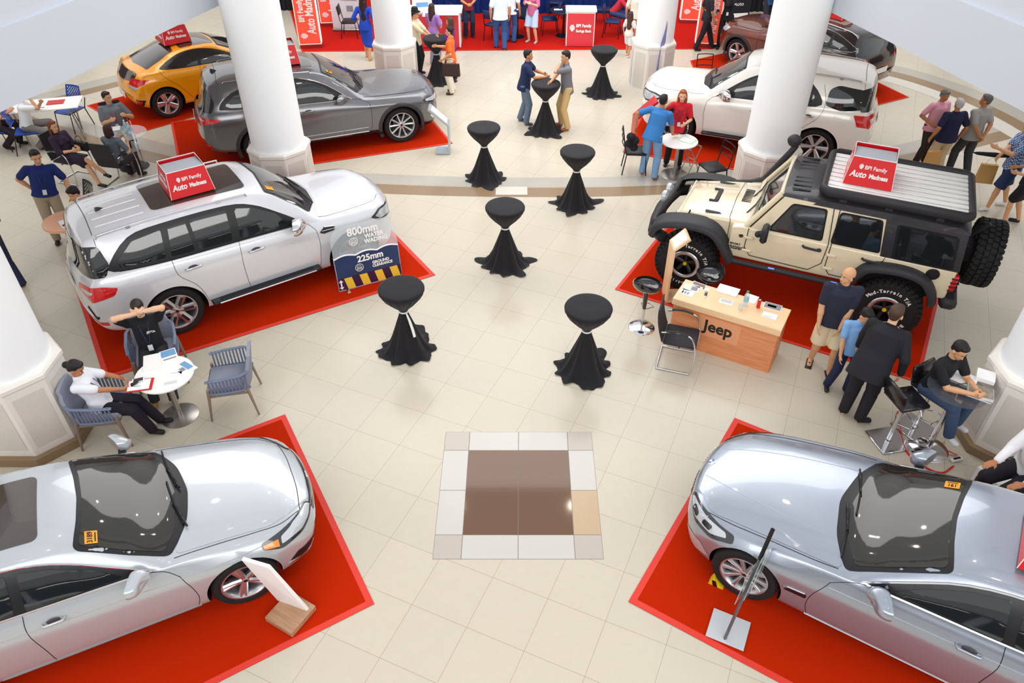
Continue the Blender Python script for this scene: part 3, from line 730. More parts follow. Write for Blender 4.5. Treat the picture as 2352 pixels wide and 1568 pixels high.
# ---------------------------------------------------------------- grey-blue sedan, bottom right
sp = dict(L=4.94, W=1.88, wb=2.975, fo=.86, wr=.345, ra=.385,
  top=[(0, .58), (.015, .69), (.06, .75), (.25, .82), (.7, .91), (1.3, .99), (1.55, 1.02), (1.95, 1.19), (2.4, 1.37), (2.7, 1.44), (3.1, 1.478), (3.5, 1.46), (3.9, 1.37), (4.25, 1.23), (4.45, 1.15), (4.6, 1.13), (4.86, 1.09), (4.92, 1.0), (4.94, .7)],
  bot=[(0, .44), (.03, .28), (.12, .2), (.6, .19), (4.4, .19), (4.8, .26), (4.92, .4), (4.94, .6)],
  belt=[(0, .57), (.05, .68), (.3, .77), (.9, .875), (1.5, .94), (2.6, .965), (3.8, 1.0), (4.5, 1.03), (4.94, .95)],
  sh=[(0, .54), (.3, .66), (1, .76), (2.4, .79), (4, .84), (4.94, .8)],
  ys=[(0, .60), (.08, .76), (.3, .88), (.7, .93), (1.5, .94), (3.4, .94), (4.3, .92), (4.75, .85), (4.94, .7)],
  yb=[(0, .52), (.08, .66), (.4, .78), (.9, .83), (1.6, .86), (3.5, .86), (4.4, .80), (4.94, .62)],
  yr=[(0, .38), (.3, .62), (.9, .70), (1.5, .755), (1.95, .70), (2.45, .62), (3.1, .60), (3.8, .58), (4.3, .64), (4.6, .66), (4.94, .5)],
  dr=[(0, .02), (.5, .05), (1.3, .05), (1.7, .05), (2.4, .06), (3.7, .06), (4.4, .045), (4.94, .04)], bowf=.30, bowr=.15)
pb = paint('grey_blue_paint', '#9ea6b3', .6, .26)
c = Car('blue grey sedan at the bottom right with a dark windscreen', pb, sp, (4.102, 4.452), 147.4); BMW = c
c.wheels((10, .028, .055, 0), malu, malud, .23)
c.patch('bonnet', 'top', [(.12, -.4), (.08, 0), (.12, .4), (.34, .66), (1.0, .74), (1.66, .80), (1.5, .45), (1.42, 0), (1.5, -.45), (1.66, -.80), (1.0, -.74), (.34, -.66)], pb, .004, rnd=.1, res=.06)
for sg in (1, -1):
    c.line('panel_gap', 'top', [(.3, .66*sg), (.6, .725*sg), (1.0, .765*sg), (1.4, .80*sg), (1.62, .80*sg)], .004, mseam)
    c.line('bonnet_crease', 'top', [(.12, .22*sg), (.5, .34*sg), (1.0, .44*sg), (1.5, .50*sg)], .012, pb, off=-.006, n=8)
c.patch('windscreen_surround', 'top', [(1.68, -.79), (1.48, -.5), (1.40, 0), (1.48, .5), (1.68, .79), (2.0, .73), (2.46, .625), (2.41, .3), (2.39, 0), (2.41, -.3), (2.46, -.625), (2.0, -.73)], mblk, .003, rnd=.05)
c.patch('windscreen', 'top', [(1.74, -.73), (1.60, -.45), (1.54, 0), (1.60, .45), (1.74, .73), (2.0, .69), (2.41, .59), (2.37, .3), (2.35, 0), (2.37, -.3), (2.41, -.59), (2.0, -.69)], mwsh, .007, rnd=.05)
wipers(c, 1.55, .72)
c.patch('rear_window', 'top', [(3.85, -.5), (3.8, 0), (3.85, .5), (4.32, .6), (4.42, 0), (4.32, -.6)], mglass, .004, rnd=.05)
side_windows(c, [(1.85, .975), (2.2, 1.14), (2.6, 1.31), (3.05, 1.395), (3.5, 1.38), (3.95, 1.27), (4.30, 1.11), (4.25, 1.06), (2.8, 1.0)],
   [[(2.1, 1.015), (2.3, 1.14), (2.62, 1.275), (2.92, 1.345), (2.98, 1.02)], [(3.07, 1.025), (3.02, 1.355), (3.5, 1.345), (3.78, 1.27), (3.78, 1.045)], [(3.86, 1.05), (3.86, 1.25), (4.16, 1.10)]], trim_w=.012)
doors(c, [[(1.60, .85), (1.50, .62), (1.48, .42), (1.52, .25)], [(1.60, .85), (1.75, .93), (1.88, .965)], [(3.02, .99), (3.04, .8), (3.0, .5), (2.98, .25)], [(4.12, 1.04), (4.1, .87), (3.84, .64), (3.74, .42), (3.6, .27)]])
for sg in (1, -1):
    handle(c, 2.8, .83, pb, sg, .22); handle(c, 3.86, .87, pb, sg, .22); mirror(c, 2.02, .90, 1.04, pb, sg, (.15, .26, .18))
    c.patch('headlamp', 'cf', [(.06, .42, .66), (.2, .72, .60), (.4, .88, .62), (.62, .93, .72), (.60, .88, .79), (.3, .72, .765), (.08, .46, .72)], mlampd, .004, sg, rnd=.03, res=.03)
    c.patch('headlamp_lens', 'cf', [(.08, .47, .675), (.2, .70, .64), (.38, .86, .66), (.54, .9, .73), (.52, .86, .765), (.28, .70, .74), (.1, .5, .71)], mlens, .007, sg, rnd=.02, res=.03)
    c.patch('lamp_unit', 'cf', [(.14, .6, .66), (.22, .7, .65), (.22, .7, .71), (.14, .6, .71)], mlampd, .010, sg, rnd=.03); c.patch('lamp_unit', 'cf', [(.28, .76, .665), (.38, .83, .67), (.38, .83, .73), (.28, .76, .72)], mlampd, .010, sg, rnd=.03)
    c.patch('bumper_intake', 'cf', [(.12, .5, .28), (.28, .78, .26), (.42, .9, .34), (.32, .82, .44), (.14, .56, .38)], mat('pale_intake', '#c5cbd2', .3, metal=.5), .004, sg, rnd=.02)
    c.line('sill_trim', 'side', [(1.5, .25), (2.8, .24), (3.7, .25)], .012, mat('sill_bright', '#b9bec6', .3, metal=.5), sg)
    c.line('side_vent', 'side', [(1.20, .50), (1.28, .56), (1.44, .575)], .010, mchr, sg, off=.004, smooth=False); c.patch('side_vent_opening', 'side', [(1.24, .49), (1.46, .50), (1.46, .56), (1.30, .56)], mblk, .002, sg, rnd=.02)
    c.line('side_crease', 'side', [(1.6, .80), (2.6, .825), (3.9, .87), (4.6, .9)], .006, pb, sg, off=-.002)
    c.patch('tail_lamp', 'cr', [(4.78, .5, .84), (4.7, .82, .80), (4.5, .9, .88), (4.65, .85, .97), (4.85, .5, .98)], mred_l, .004, sg, rnd=.03)
    c.patch('grille', 'front', [(.03*sg, .46), (.05*sg, .67), (.34*sg, .66), (.40*sg, .58), (.32*sg, .47)], mblk, .004, rnd=.05, res=.04)
    for q in range(7): c.line('grille_bar', 'front', [((.07+.042*q)*sg, .48), ((.08+.042*q)*sg, .655)], .006, mchr, off=.006, smooth=False)
bo = badge(c, 'badge', 'top', (.10, 0), .045, mchr)
for q in range(4): MB().add([(0, 0, .0075)]+[(.033*math.cos(R(90*q+15*k)), .033*math.sin(R(90*q+15*k)), .0075) for k in range(7)], [tuple(range(8))]).build('badge_quarter', mat('badge_blue', '#2f6fc0', .2, coat=1) if q % 2 else mwt_, bo, None)
sticker(c, 2.3, .46*-1, .13, .10, '191', R(-90))
plate(c, 'rear', 0, .8); c.done()
def suv_lamps(c, pb, hl, tl, z0=0.):
    for sg in (1, -1):
        c.patch('headlamp', 'cf', hl, mlampd, .004, sg, rnd=.03, res=.03)
        cx = sum(p[0] for p in hl)/len(hl); cy = sum(p[1] for p in hl)/len(hl); cz = sum(p[2] for p in hl)/len(hl)
        c.patch('headlamp_lens', 'cf', [(cx+(p[0]-cx)*.8, cy+(p[1]-cy)*.8, cz+(p[2]-cz)*.72) for p in hl], mlens, .007, sg, rnd=.02, res=.03)
        c.patch('tail_lamp', 'cr', tl, mred_l, .005, sg, rnd=.03, res=.03)
        cx = sum(p[0] for p in tl)/len(tl); cy = sum(p[1] for p in tl)/len(tl); cz = sum(p[2] for p in tl)/len(tl)
        c.patch('reversing_lamp', 'cr', [(cx+(p[0]-cx)*.45+.06, cy+(p[1]-cy)*.45-.1, cz+(p[2]-cz)*.3) for p in tl], mlens, .008, sg, rnd=.02, res=.03)
def roof_rails(c, u0, u1, y, m_, r=.016, h=.045):
    for sg in (1, -1):
        P_ = c.curve('top', [(u0, y*sg), (u0+.12, y*sg), ((u0+u1)/2, (y-.01)*sg), (u1-.15, (y-.02)*sg), (u1, (y-.03)*sg)]); n = len(P_)
        pts = [p+Vector((0, 0, h*min(1, min(i, n-1-i)/(n*.10)))) for i, p in enumerate(P_)]
        b = MB(); b.tube(pts, r, 8, ey=.8)
        for k in (int(n*.36), int(n*.66)): b.box(pts[k]-Vector((0, 0, h*.5)), (.06, .02, h))
        b.build('roof_rail', m_, c.t, 50)
def cladding(c, m_, w=.07, arches=True):
    """dark arch rings hugging the wheel openings"""
    sp = c.sp; ra = sp['ra']
    for sg in (1, -1):
        for xx in (sp['wb']/2, -sp['wb']/2):
            rows = []
            for k in range(33):
                a = R(-22+224*k/32); row = []
                for q, off in ((0, -.012), (0, .012), (.5, .018), (1, .012), (1.06, -.002)):
                    rr = ra-.004+w*q; p = Vector((xx+rr*math.cos(a), 0, sp['wr']+sp.get('rise', 0)+rr*math.sin(a)))
                    if p.z < .16: p.z = .16
                    h, n = c.hit(Vector((p.x+(0.02 if q < .1 else 0)*math.cos(a), sg*1.2, p.z+(0.02 if q < .1 else 0)*math.sin(a))), (0, -sg, 0))
                    y = h.y if abs(h.y) > c.Wh-.22 else sg*(c.Wh-.04)
                    row.append(Vector((p.x, y+sg*off, p.z)))
                rows.append(row)
            b = MB(); b.grid(rows); b.build('arch_cladding', m_, c.t, 50)
def run_board(c, u0, u1, z, sg, chrome=True, y=None, w=.16):
    y = y or c.Wh-.02; b = MB(); xs = (c.X(u0)+c.X(u1))/2; ln = u1-u0
    b.box((xs, sg*(y+w*.30), z), (ln, w, .05), bev=.02); o = b.build('running_board', mblk, c.t, 40)
    r = MB()
    for q in range(5): r.box((xs, sg*(y-.01+.028*q), z+.027), (ln*.86, .008, .006))
    r.build('tread_strips', mat('tread_grey', '#2e2c33', .6), o, None)
    if chrome:
        t = MB(); t.tube([(c.X(u0)-.1, sg*(y+w*.8), z), (c.X(u1)+.1, sg*(y+w*.8), z)], .013, 8); t.build('chrome_strip', mchr, o, 60)
def fin(c, u, m_=mblk):
    h, n = c.hit(Vector((c.X(u), 0, 2.5)), (0, 0, -1)); b = MB(); b.add([h+Vector(p) for p in ((.08, 0, -.005), (-.07, .025, -.005), (-.07, -.025, -.005), (-.06, 0, .055), (-.02, 0, .05))], [(0, 1, 4), (1, 3, 4), (0, 4, 2), (2, 4, 3), (1, 2, 3), (0, 2, 1)])
    b.build('antenna', m_, c.t, None)
# ---------------------------------------------------------------- silver off-roader, middle left
def suv_spec(L, W, H, wb, fo, wr, hood, cowl_u, cowl_z, head_u, roof_end_u, belt0, belt1, ra=None, **k):
    h0 = hood; Wh = W/2
    top = [(0, h0-.34), (.02, h0-.2), (.08, h0-.10), (.28, h0), (cowl_u-.15, cowl_z-.04), (cowl_u, cowl_z), (cowl_u+(head_u-cowl_u)*.5, cowl_z+(H-.1-cowl_z)*.56), (head_u, H-.09), (head_u+.3, H-.02), ((head_u+roof_end_u)/2, H), (roof_end_u-.35, H-.03), (roof_end_u, H-.09), (roof_end_u+.07, H-.22), (L-.13, belt1+.02), (L-.05, belt1-.12), (L, .7)]
    sp = dict(L=L, W=W, wb=wb, fo=fo, wr=wr, ra=ra or wr+.055, top=top,
      bot=[(0, .52), (.04, .36), (.15, .27), (.6, .26), (L-.6, .28), (L-.15, .36), (L-.03, .46), (L, .62)],
      belt=[(0, h0-.36), (.05, h0-.2), (.3, h0-.09), (cowl_u-.1, belt0-.04), (cowl_u+.3, belt0), (L*.6, (belt0+belt1)/2), (L-.3, belt1), (L, belt1-.1)],
      sh=[(0, h0-.38), (.3, h0-.2), (cowl_u, belt0-.16), (L-.5, belt1-.16), (L, belt1-.22)],
      ys=[(0, Wh*.72), (.08, Wh*.86), (.3, Wh*.96), (.7, Wh), (L-.8, Wh), (L-.2, Wh*.95), (L, Wh*.86)],
      yb=[(0, Wh*.64), (.1, Wh*.76), (.4, Wh*.87), (1., Wh*.92), (L-.9, Wh*.93), (L-.2, Wh*.86), (L, Wh*.78)],
      yr=[(0, Wh*.45), (.3, Wh*.70), (cowl_u, Wh*.80), (head_u, Wh*.70), (head_u+.5, Wh*.69), (roof_end_u-.2, Wh*.66), (roof_end_u, Wh*.62), (L-.1, Wh*.72), (L, Wh*.6)],
      dr=[(0, .02), (.5, .05), (cowl_u, .05), (head_u, .065), (roof_end_u, .05), (L-.2, .03), (L, .03)], bowf=.24, bowr=.16)
    sp.update(k); return sp
def suv_top(c, cu, hu, hood_y, yb, yh, pb, hood=True):
    c.patch('bonnet', 'top', [(.16, -.35), (.13, 0), (.16, .35), (.34, hood_y*.86), (.8, hood_y), (cu+.14, hood_y+.05), (cu+.0, hood_y*.6), (cu-.07, 0), (cu, -hood_y*.6), (cu+.14, -hood_y-.05), (.8, -hood_y), (.34, -hood_y*.86)], pb, .004, rnd=.08, res=.06)
    for sg in (1, -1): c.line('panel_gap', 'top', [(.26, .72*hood_y*sg), (.42, hood_y*.93*sg), (.8, (hood_y+.015)*sg), (cu+.12, (hood_y+.065)*sg)], .004, mseam)
    c.patch('windscreen_surround', 'top', [(cu+.22, -yb), (cu+.02, -yb*.55), (cu-.04, 0), (cu+.02, yb*.55), (cu+.22, yb), (hu+.06, yh), (hu+.0, 0), (hu+.06, -yh)], mblk, .003, rnd=.05)
    c.patch('windscreen', 'top', [(cu+.28, -yb+.06), (cu+.16, -yb*.5), (cu+.10, 0), (cu+.16, yb*.5), (cu+.28, yb-.06), (hu+.03, yh-.03), (hu-.03, 0), (hu+.03, -yh+.03)], mwsh, .007, rnd=.05)
    wipers(c, cu+.13, yb)
ps = paint('silver_paint', '#dcdde2', .3, .26)
sp = suv_spec(4.89, 1.88, 1.84, 2.85, .92, .395, 1.14, 1.28, 1.24, 2.02, 4.62, 1.14, 1.22)
c = Car('silver off-roader at the middle left with a brown glass roof panel', ps, sp, (-4.25, 10.47), 34.6)
c.wheels((6, .10, .0, 1), malu, malud, .255)
suv_top(c, 1.28, 2.02, .74, .77, .63, ps)
side_windows(c, [(1.62, 1.17), (2.0, 1.44), (2.32, 1.63), (2.7, 1.71), (3.6, 1.715), (4.05, 1.66), (4.36, 1.42), (4.36, 1.28), (3.6, 1.22)],
  [[(1.88, 1.21), (2.02, 1.42), (2.3, 1.58), (2.58, 1.645), (2.62, 1.23)], [(2.74, 1.24), (2.70, 1.66), (3.22, 1.665), (3.22, 1.25)], [(3.28, 1.255), (3.28, 1.66), (3.52, 1.655), (3.60, 1.27)], [(3.68, 1.275), (3.62, 1.64), (4.02, 1.60), (4.28, 1.40), (4.27, 1.32)]], trim=None, rnd=.06)
for sg in (1, -1): c.line('window_trim', 'side', [(1.66, 1.165), (2.6, 1.20), (3.6, 1.225), (4.3, 1.275)], .008, mblk, sg, off=.004)
doors(c, [[(1.50, 1.02), (1.48, .8), (1.5, .55), (1.52, .4)], [(1.50, 1.02), (1.58, 1.12), (1.66, 1.165)], [(2.66, 1.2), (2.69, .9), (2.68, .55), (2.66, .4)], [(3.62, 1.24), (3.60, 1.0), (3.42, .78), (3.34, .6), (3.3, .42)], [(1.52, .40), (2.4, .39), (3.3, .42)], [(4.44, 1.72), (4.46, 1.5), (4.5, 1.28)]])
for sg in (1, -1):
    handle(c, 2.46, 1.02, mchr, sg, .24); handle(c, 3.38, 1.05, mchr, sg, .24); m_ = mirror(c, 1.80, .93, 1.24, mchr, sg, (.17, .26, .22), face=mchr)
    run_board(c, 1.55, 3.28, .40, sg)
    c.patch('fender_vent', 'side', [(1.20, 1.00), (1.38, 1.03), (1.46, .97), (1.38, .93), (1.22, .94)], mblk, .004, sg, rnd=.02, res=.03)
    c.line('vent_trim', 'side', [(1.20, 1.00), (1.38, 1.03), (1.46, .97), (1.38, .93), (1.22, .94)], .007, mchr, sg, off=.006, smooth=False, closed=True)
    c.line('vent_bar', 'side', [(1.22, .97), (1.42, .98)], .008, mchr, sg, off=.006)
    c.patch('rear_quarter_glass', 'cr', [(4.52, .86, 1.24), (4.44, .84, 1.40), (4.50, .74, 1.64), (4.76, .3, 1.66), (4.86, .3, 1.22)], mglass, .004, sg, rnd=.04, res=.04)
    c.patch('rear_reflector', 'cr', [(4.66, .84, .50), (4.66, .84, .56), (4.82, .6, .56), (4.82, .6, .50)], mred_l, .006, sg, rnd=.01, res=.04)
    c.line('bumper_vent', 'cr', [(4.80, .6, .76), (4.78, .72, .70), (4.74, .80, .64)], .03, mblk, sg, off=-.015)
suv_lamps(c, ps, [(.10, .40, .86), (.25, .70, .80), (.45, .88, .84), (.58, .90, .93), (.4, .80, 1.0), (.14, .46, .95)], [(4.86, .45, .98), (4.76, .8, .90), (4.50, .94, .98), (4.42, .93, 1.08), (4.6, .88, 1.13), (4.84, .5, 1.10)])
c.patch('grille', 'front', [(-.40, .66), (-.44, .92), (.44, .92), (.40, .66)], mchr, .006, rnd=.05); 
c.patch('rear_window', 'rear', [(-.62, 1.22), (-.55, 1.62), (.55, 1.62), (.62, 1.22)], mglass, .004, rnd=.05); plate(c, 'rear', 0, .95)
c.patch('glass_roof', 'top', [(2.28, -.47), (2.28, .47), (3.62, .46), (3.62, -.46)], mbrown_glass, .005, rnd=.10)
for y in (-.42, -.21, 0, .21, .42): c.line('roof_rib', 'top', [(3.72, y), (4.0, y), (4.36, y*.97)], .013, ps, off=-.004, n=8)
c.line('panel_gap', 'top', [(4.44, -.62), (4.42, 0), (4.44, .62)], .005, mseam); fin(c, 4.2)
roof_rails(c, 2.35, 4.42, .655, mat('rail_silver', '#d4d4d6', .25, metal=.7))
sticker(c, 1.96, -.50, .12, .10, '', R(90)); c.done(); EV = c
# ---------------------------------------------------------------- dark grey crossover behind the left pillar
pg = paint('dark_grey_paint', '#6e6e72', .5, .22)
sp = suv_spec(5.07, 1.97, 1.73, 2.93, .98, .385, 1.05, 1.62, 1.16, 2.42, 4.72, 1.07, 1.17, lowz=.36)
c = Car('dark grey crossover standing behind the left pillar', pg, sp, (-4.08, 15.98), 21.0); CX = c
c.wheels((10, .036, .0, 0), malu, malud, .25); cladding(c, mat('grey_cladding', '#3a383b', .7))
suv_top(c, 1.60, 2.42, .78, .82, .66, pg)
side_windows(c, [(1.98, 1.09), (2.4, 1.38), (2.75, 1.54), (3.1, 1.60), (3.8, 1.59), (4.3, 1.48), (4.56, 1.26), (4.4, 1.20), (3.2, 1.13)],
  [[(2.25, 1.13), (2.48, 1.37), (2.78, 1.51), (3.0, 1.54), (3.06, 1.15)], [(3.18, 1.16), (3.14, 1.55), (3.7, 1.545), (3.86, 1.52), (3.88, 1.19)], [(3.97, 1.20), (3.96, 1.50), (4.24, 1.43), (4.44, 1.28), (4.36, 1.235)]], trim=mchr, rnd=.06, trim_w=.012)
doors(c, [[(1.62, .98), (1.60, .75), (1.62, .5), (1.66, .34)], [(1.62, .98), (1.8, 1.06), (2.0, 1.09)], [(3.1, 1.12), (3.13, .85), (3.12, .5), (3.1, .34)], [(3.98, 1.17), (3.94, .95), (3.72, .76), (3.62, .6), (3.58, .4)]])
for sg in (1, -1):
    handle(c, 2.88, .98, pg, sg, .24); handle(c, 3.78, 1.0, pg, sg, .24); mirror(c, 2.18, .95, 1.16, pg, sg, (.16, .25, .18))
    c.line('sill_trim', 'side', [(1.7, .385), (3.1, .38), (3.55, .39)], .016, mchr, sg, off=.004)
    c.line('lower_trim', 'side', [(1.7, .47), (3.1, .465), (3.55, .475)], .012, mat('sill_bright', '#b9bec6', .3, metal=.5), sg, off=0)
    c.patch('fog_lamp_trim', 'cf', [(.14, .56, .42), (.3, .8, .40), (.36, .86, .50), (.2, .62, .56)], mchr, .005, sg, rnd=.02, res=.03)
    c.patch('rear_quarter_glass', 'cr', [(4.7, .84, 1.16), (4.62, .80, 1.32), (4.7, .7, 1.54), (4.9, .3, 1.56), (5.0, .3, 1.14)], mglass, .004, sg, rnd=.04, res=.04)
    c.patch('rear_reflector', 'cr', [(4.86, .86, .48), (4.86, .86, .54), (5.0, .6, .54), (5.0, .6, .48)], mred_l, .006, sg, rnd=.01, res=.04)
suv_lamps(c, pg, [(.08, .42, .80), (.25, .78, .76), (.46, .92, .82), (.50, .90, .87), (.28, .78, .88), (.1, .46, .87)], [(5.02, .45, .98), (4.92, .8, .94), (4.62, .96, 1.0), (4.60, .96, 1.05), (4.78, .9, 1.07), (5.0, .5, 1.06)])
c.patch('grille', 'front', [(-.40, .50), (-.46, .80), (0, .84), (.46, .80), (.40, .50)], mblk, .006, rnd=.05); badge(c, 'badge', 'front', (0, .74), .075, mchr)
c.patch('rear_window', 'rear', [(-.62, 1.16), (-.55, 1.54), (.55, 1.54), (.62, 1.16)], mglass, .004, rnd=.05); plate(c, 'rear', 0, .86)
c.patch('sunroof', 'top', [(2.6, -.42), (2.6, .42), (3.3, .42), (3.3, -.42)], mbrown_glass, .004, rnd=.08); fin(c, 4.5)
c.line('panel_gap', 'top', [(4.5, -.62), (4.48, 0), (4.5, .62)], .005, mseam); roof_rails(c, 2.7, 4.4, .68, mchr, .012, .03)
sticker(c, 2.3, -.52, .12, .10, '28', R(90)); c.done()
# ---------------------------------------------------------------- white off-roader at the right
pw = paint('white_paint', '#f0ede6', .05, .25)
sp = suv_spec(4.83, 1.87, 1.83, 2.845, .93, .395, 1.15, 1.30, 1.22, 2.08, 4.56, 1.13, 1.20, lowz=.0)
c = Car('white seven-seater behind the right pillar with a red tail lamp', pw, sp, (5.17, 15.85), 157.5); MU = c
c.wheels((6, .05, .09, 0), malu, malud, .25)
suv_top(c, 1.30, 2.08, .74, .78, .64, pw)
side_windows(c, [(1.66, 1.15), (2.05, 1.44), (2.36, 1.62), (2.7, 1.69), (3.3, 1.69), (3.66, 1.42), (3.62, 1.22), (2.6, 1.18)],
  [[(1.94, 1.19), (2.08, 1.41), (2.36, 1.58), (2.62, 1.64), (2.66, 1.2)], [(2.76, 1.21), (2.72, 1.645), (3.24, 1.645), (3.56, 1.4), (3.52, 1.235)]], trim=None, rnd=.07)
for sg in (1, -1):
    c.patch('side_window', 'side', [(3.78, 1.27), (3.80, 1.56), (3.95, 1.64), (4.42, 1.60), (4.50, 1.26), (4.1, 1.20)], mglass, .004, sg, rnd=.07)
    c.patch('rear_quarter_glass', 'cr', [(4.50, .86, 1.22), (4.46, .80, 1.60), (4.6, .6, 1.66), (4.76, .3, 1.66), (4.82, .3, 1.22)], mglass, .004, sg, rnd=.04, res=.04)
    handle(c, 2.5, 1.0, mchr, sg, .22); handle(c, 3.52, 1.04, mchr, sg, .22); mirror(c, 1.86, .92, 1.24, mchr, sg, (.17, .25, .22), face=mchr)
    run_board(c, 1.5, 3.2, .38, sg, False, w=.12)
    c.patch('fog_lamp_trim', 'cf', [(.12, .56, .52), (.28, .80, .50), (.36, .88, .62), (.2, .66, .70)], mchr, .005, sg, rnd=.02, res=.03)
doors(c, [[(1.50, 1.02), (1.48, .8), (1.5, .55), (1.52, .38)], [(1.50, 1.02), (1.6, 1.12), (1.7, 1.15)], [(2.70, 1.18), (2.73, .9), (2.7, .55), (2.68, .38)], [(3.68, 1.62), (3.78, 1.3), (3.72, 1.05), (3.48, .8), (3.38, .6), (3.34, .4)], [(4.4, 1.74), (4.42, 1.62)]])
suv_lamps(c, pw, [(.08, .40, .88), (.22, .70, .80), (.40, .86, .84), (.60, .90, .98), (.42, .80, 1.02), (.12, .46, .98)], [(4.80, .5, .96), (4.70, .82, .92), (4.48, .93, .96), (4.42, .93, 1.17), (4.6, .86, 1.16), (4.78, .5, 1.14)])
c.patch('grille', 'front', [(-.36, .66), (-.42, .95), (.42, .95), (.36, .66)], mchr, .006, rnd=.05)
c.patch('rear_window', 'rear', [(-.62, 1.22), (-.55, 1.64), (.55, 1.64), (.62, 1.22)], mglass, .004, rnd=.05); plate(c, 'rear', 0, .9)
roof_rails(c, 2.5, 4.35, .66, mat('rail_silver', '#d4d4d6', .25, metal=.7)); c.line('panel_gap', 'top', [(4.4, -.62), (4.38, 0), (4.4, .62)], .005, mseam); c.done()
# ---------------------------------------------------------------- yellow hatchback
py_ = paint('yellow_paint', '#f7a30a', .1, .25)
sp = suv_spec(4.22, 1.80, 1.41, 2.65, .87, .34, .84, 1.18, 1.0, 1.95, 3.35, .95, 1.04, lowz=.0)
sp['top'] = [(0, .5), (.02, .64), (.08, .74), (.28, .84), (1.05, .97), (1.2, 1.0), (1.6, 1.19), (1.98, 1.33), (2.3, 1.39), (2.7, 1.405), (3.1, 1.36), (3.5, 1.24), (3.85, 1.10), (3.98, 1.06), (4.08, .92), (4.16, .8), (4.22, .6)]
sp['dr'] = [(0, .02), (.5, .05), (1.2, .05), (1.95, .06), (3.2, .07), (3.8, .05), (4.1, .03), (4.22, .03)]
sp['bot'] = [(0, .42), (.04, .28), (.15, .2), (.6, .2), (3.7, .22), (4.05, .3), (4.2, .42), (4.22, .55)]
c = Car('yellow hatchback at the top left', py_, sp, (-7.38, 18.45), 38.0); VE = c
c.wheels((5, .07, .13, 0), malu, malud, .225)
suv_top(c, 1.20, 1.98, .70, .74, .6, py_)
side_windows(c, [(1.55, .97), (1.9, 1.15), (2.2, 1.27), (2.6, 1.325), (3.0, 1.28), (3.36, 1.14), (3.45, 1.07), (2.9, 1.02)],
  [[(1.8, 1.01), (2.0, 1.15), (2.25, 1.24), (2.5, 1.28), (2.56, 1.02)], [(2.63, 1.03), (2.58, 1.285), (2.98, 1.24), (3.3, 1.10), (2.95, 1.05)]], trim=None, rnd=.04)
doors(c, [[(1.35, .85), (1.32, .6), (1.34, .35), (1.4, .24)], [(1.35, .85), (1.5, .94), (1.6, .97)], [(2.6, 1.0), (2.62, .8), (2.58, .45), (2.56, .26)], [(3.5, 1.08), (3.45, .95), (3.2, .7), (3.0, .45), (2.9, .3)]])
for sg in (1, -1):
    handle(c, 2.38, .88, py_, sg); mirror(c, 1.7, .86, 1.04, py_, sg)
    c.patch('tail_lamp', 'cr', [(4.12, .42, .80), (4.05, .66, .76), (3.85, .83, .86), (3.76, .86, .93), (3.95, .76, .95), (4.1, .5, .93)], mred_l, .005, sg, rnd=.04, res=.03)
    c.patch('reversing_lamp', 'cr', [(4.14, .44, .75), (4.08, .66, .72), (3.96, .80, .78), (4.08, .62, .79), (4.13, .46, .80)], mlens, .006, sg, rnd=.02, res=.03)
    c.patch('fog_lamp_trim', 'cr', [(4.10, .62, .38), (4.02, .76, .36), (3.94, .82, .50), (4.08, .64, .52)], mblk, .005, sg, rnd=.02, res=.03)
    c.patch('rear_reflector', 'cr', [(4.09, .64, .41), (4.04, .74, .40), (4.0, .77, .48), (4.08, .66, .49)], mred_l, .008, sg, rnd=.01, res=.03)
    c.patch('headlamp', 'cf', [(.12, .4, .6), (.4, .84, .66), (.62, .86, .78), (.3, .7, .78)], mlens, .004, sg, rnd=.03)
c.patch('rear_window', 'top', [(3.02, -.52), (2.96, 0), (3.02, .52), (3.72, .62), (3.82, 0), (3.72, -.62)], mbrown_glass, .004, rnd=.07)
c.patch('glass_roof', 'top', [(2.06, -.50), (2.06, .50), (2.86, .52), (2.86, -.52)], mbrown_glass, .004, rnd=.08)
c.patch('lower_rear_window', 'rear', [(-.52, .86), (-.44, .86), (0, .82), (.44, .86), (.52, .88), (.62, 1.02), (.5, 1.05), (0, 1.04), (-.5, 1.05), (-.62, 1.02)], mbrown_glass, .004, rnd=.06, res=.04)
c.patch('rear_diffuser', 'rear', [(-.5, .26), (-.42, .42), (.42, .42), (.5, .26)], mblk, .004, rnd=.03); plate(c, 'rear', 0, .5, w=.42, h=.13)
badge(c, 'badge', 'rear', (0, .78), .06, mchr); c.done()
# ---------------------------------------------------------------- copper and black crossover at the back right
pc = paint('copper_paint', '#6e2c14', .4, .25); pk = paint('brown_black_paint', '#2c2220', .3, .22)
sp = suv_spec(4.45, 1.86, 1.62, 2.675, .92, .36, 1.0, 1.40, 1.12, 2.15, 4.05, 1.05, 1.12, lowz=.30, rearmat=pk, rearx=lambda z: -.62-(1.15-z)*.5, rearz=.84)
c = Car('copper and black crossover at the back right seen from behind', pc, sp, (7.45, 19.8), 127.0); PE = c
c.wheels((5, .06, .1, 0), malu, malud, .235); cladding(c, mat('grey_cladding', '#3a383b', .7))
suv_top(c, 1.40, 2.15, .74, .78, .62, pc)
side_windows(c, [(1.75, 1.07), (2.1, 1.32), (2.45, 1.46), (2.9, 1.50), (3.5, 1.46), (3.95, 1.32), (4.05, 1.18), (3.0, 1.12)],
  [[(2.0, 1.11), (2.2, 1.32), (2.5, 1.43), (2.7, 1.455), (2.72, 1.13)], [(2.82, 1.14), (2.80, 1.46), (3.4, 1.43), (3.42, 1.17)], [(3.5, 1.18), (3.48, 1.42), (3.85, 1.31), (3.93, 1.2)]], trim=mchr, rnd=.05, trim_w=.012)
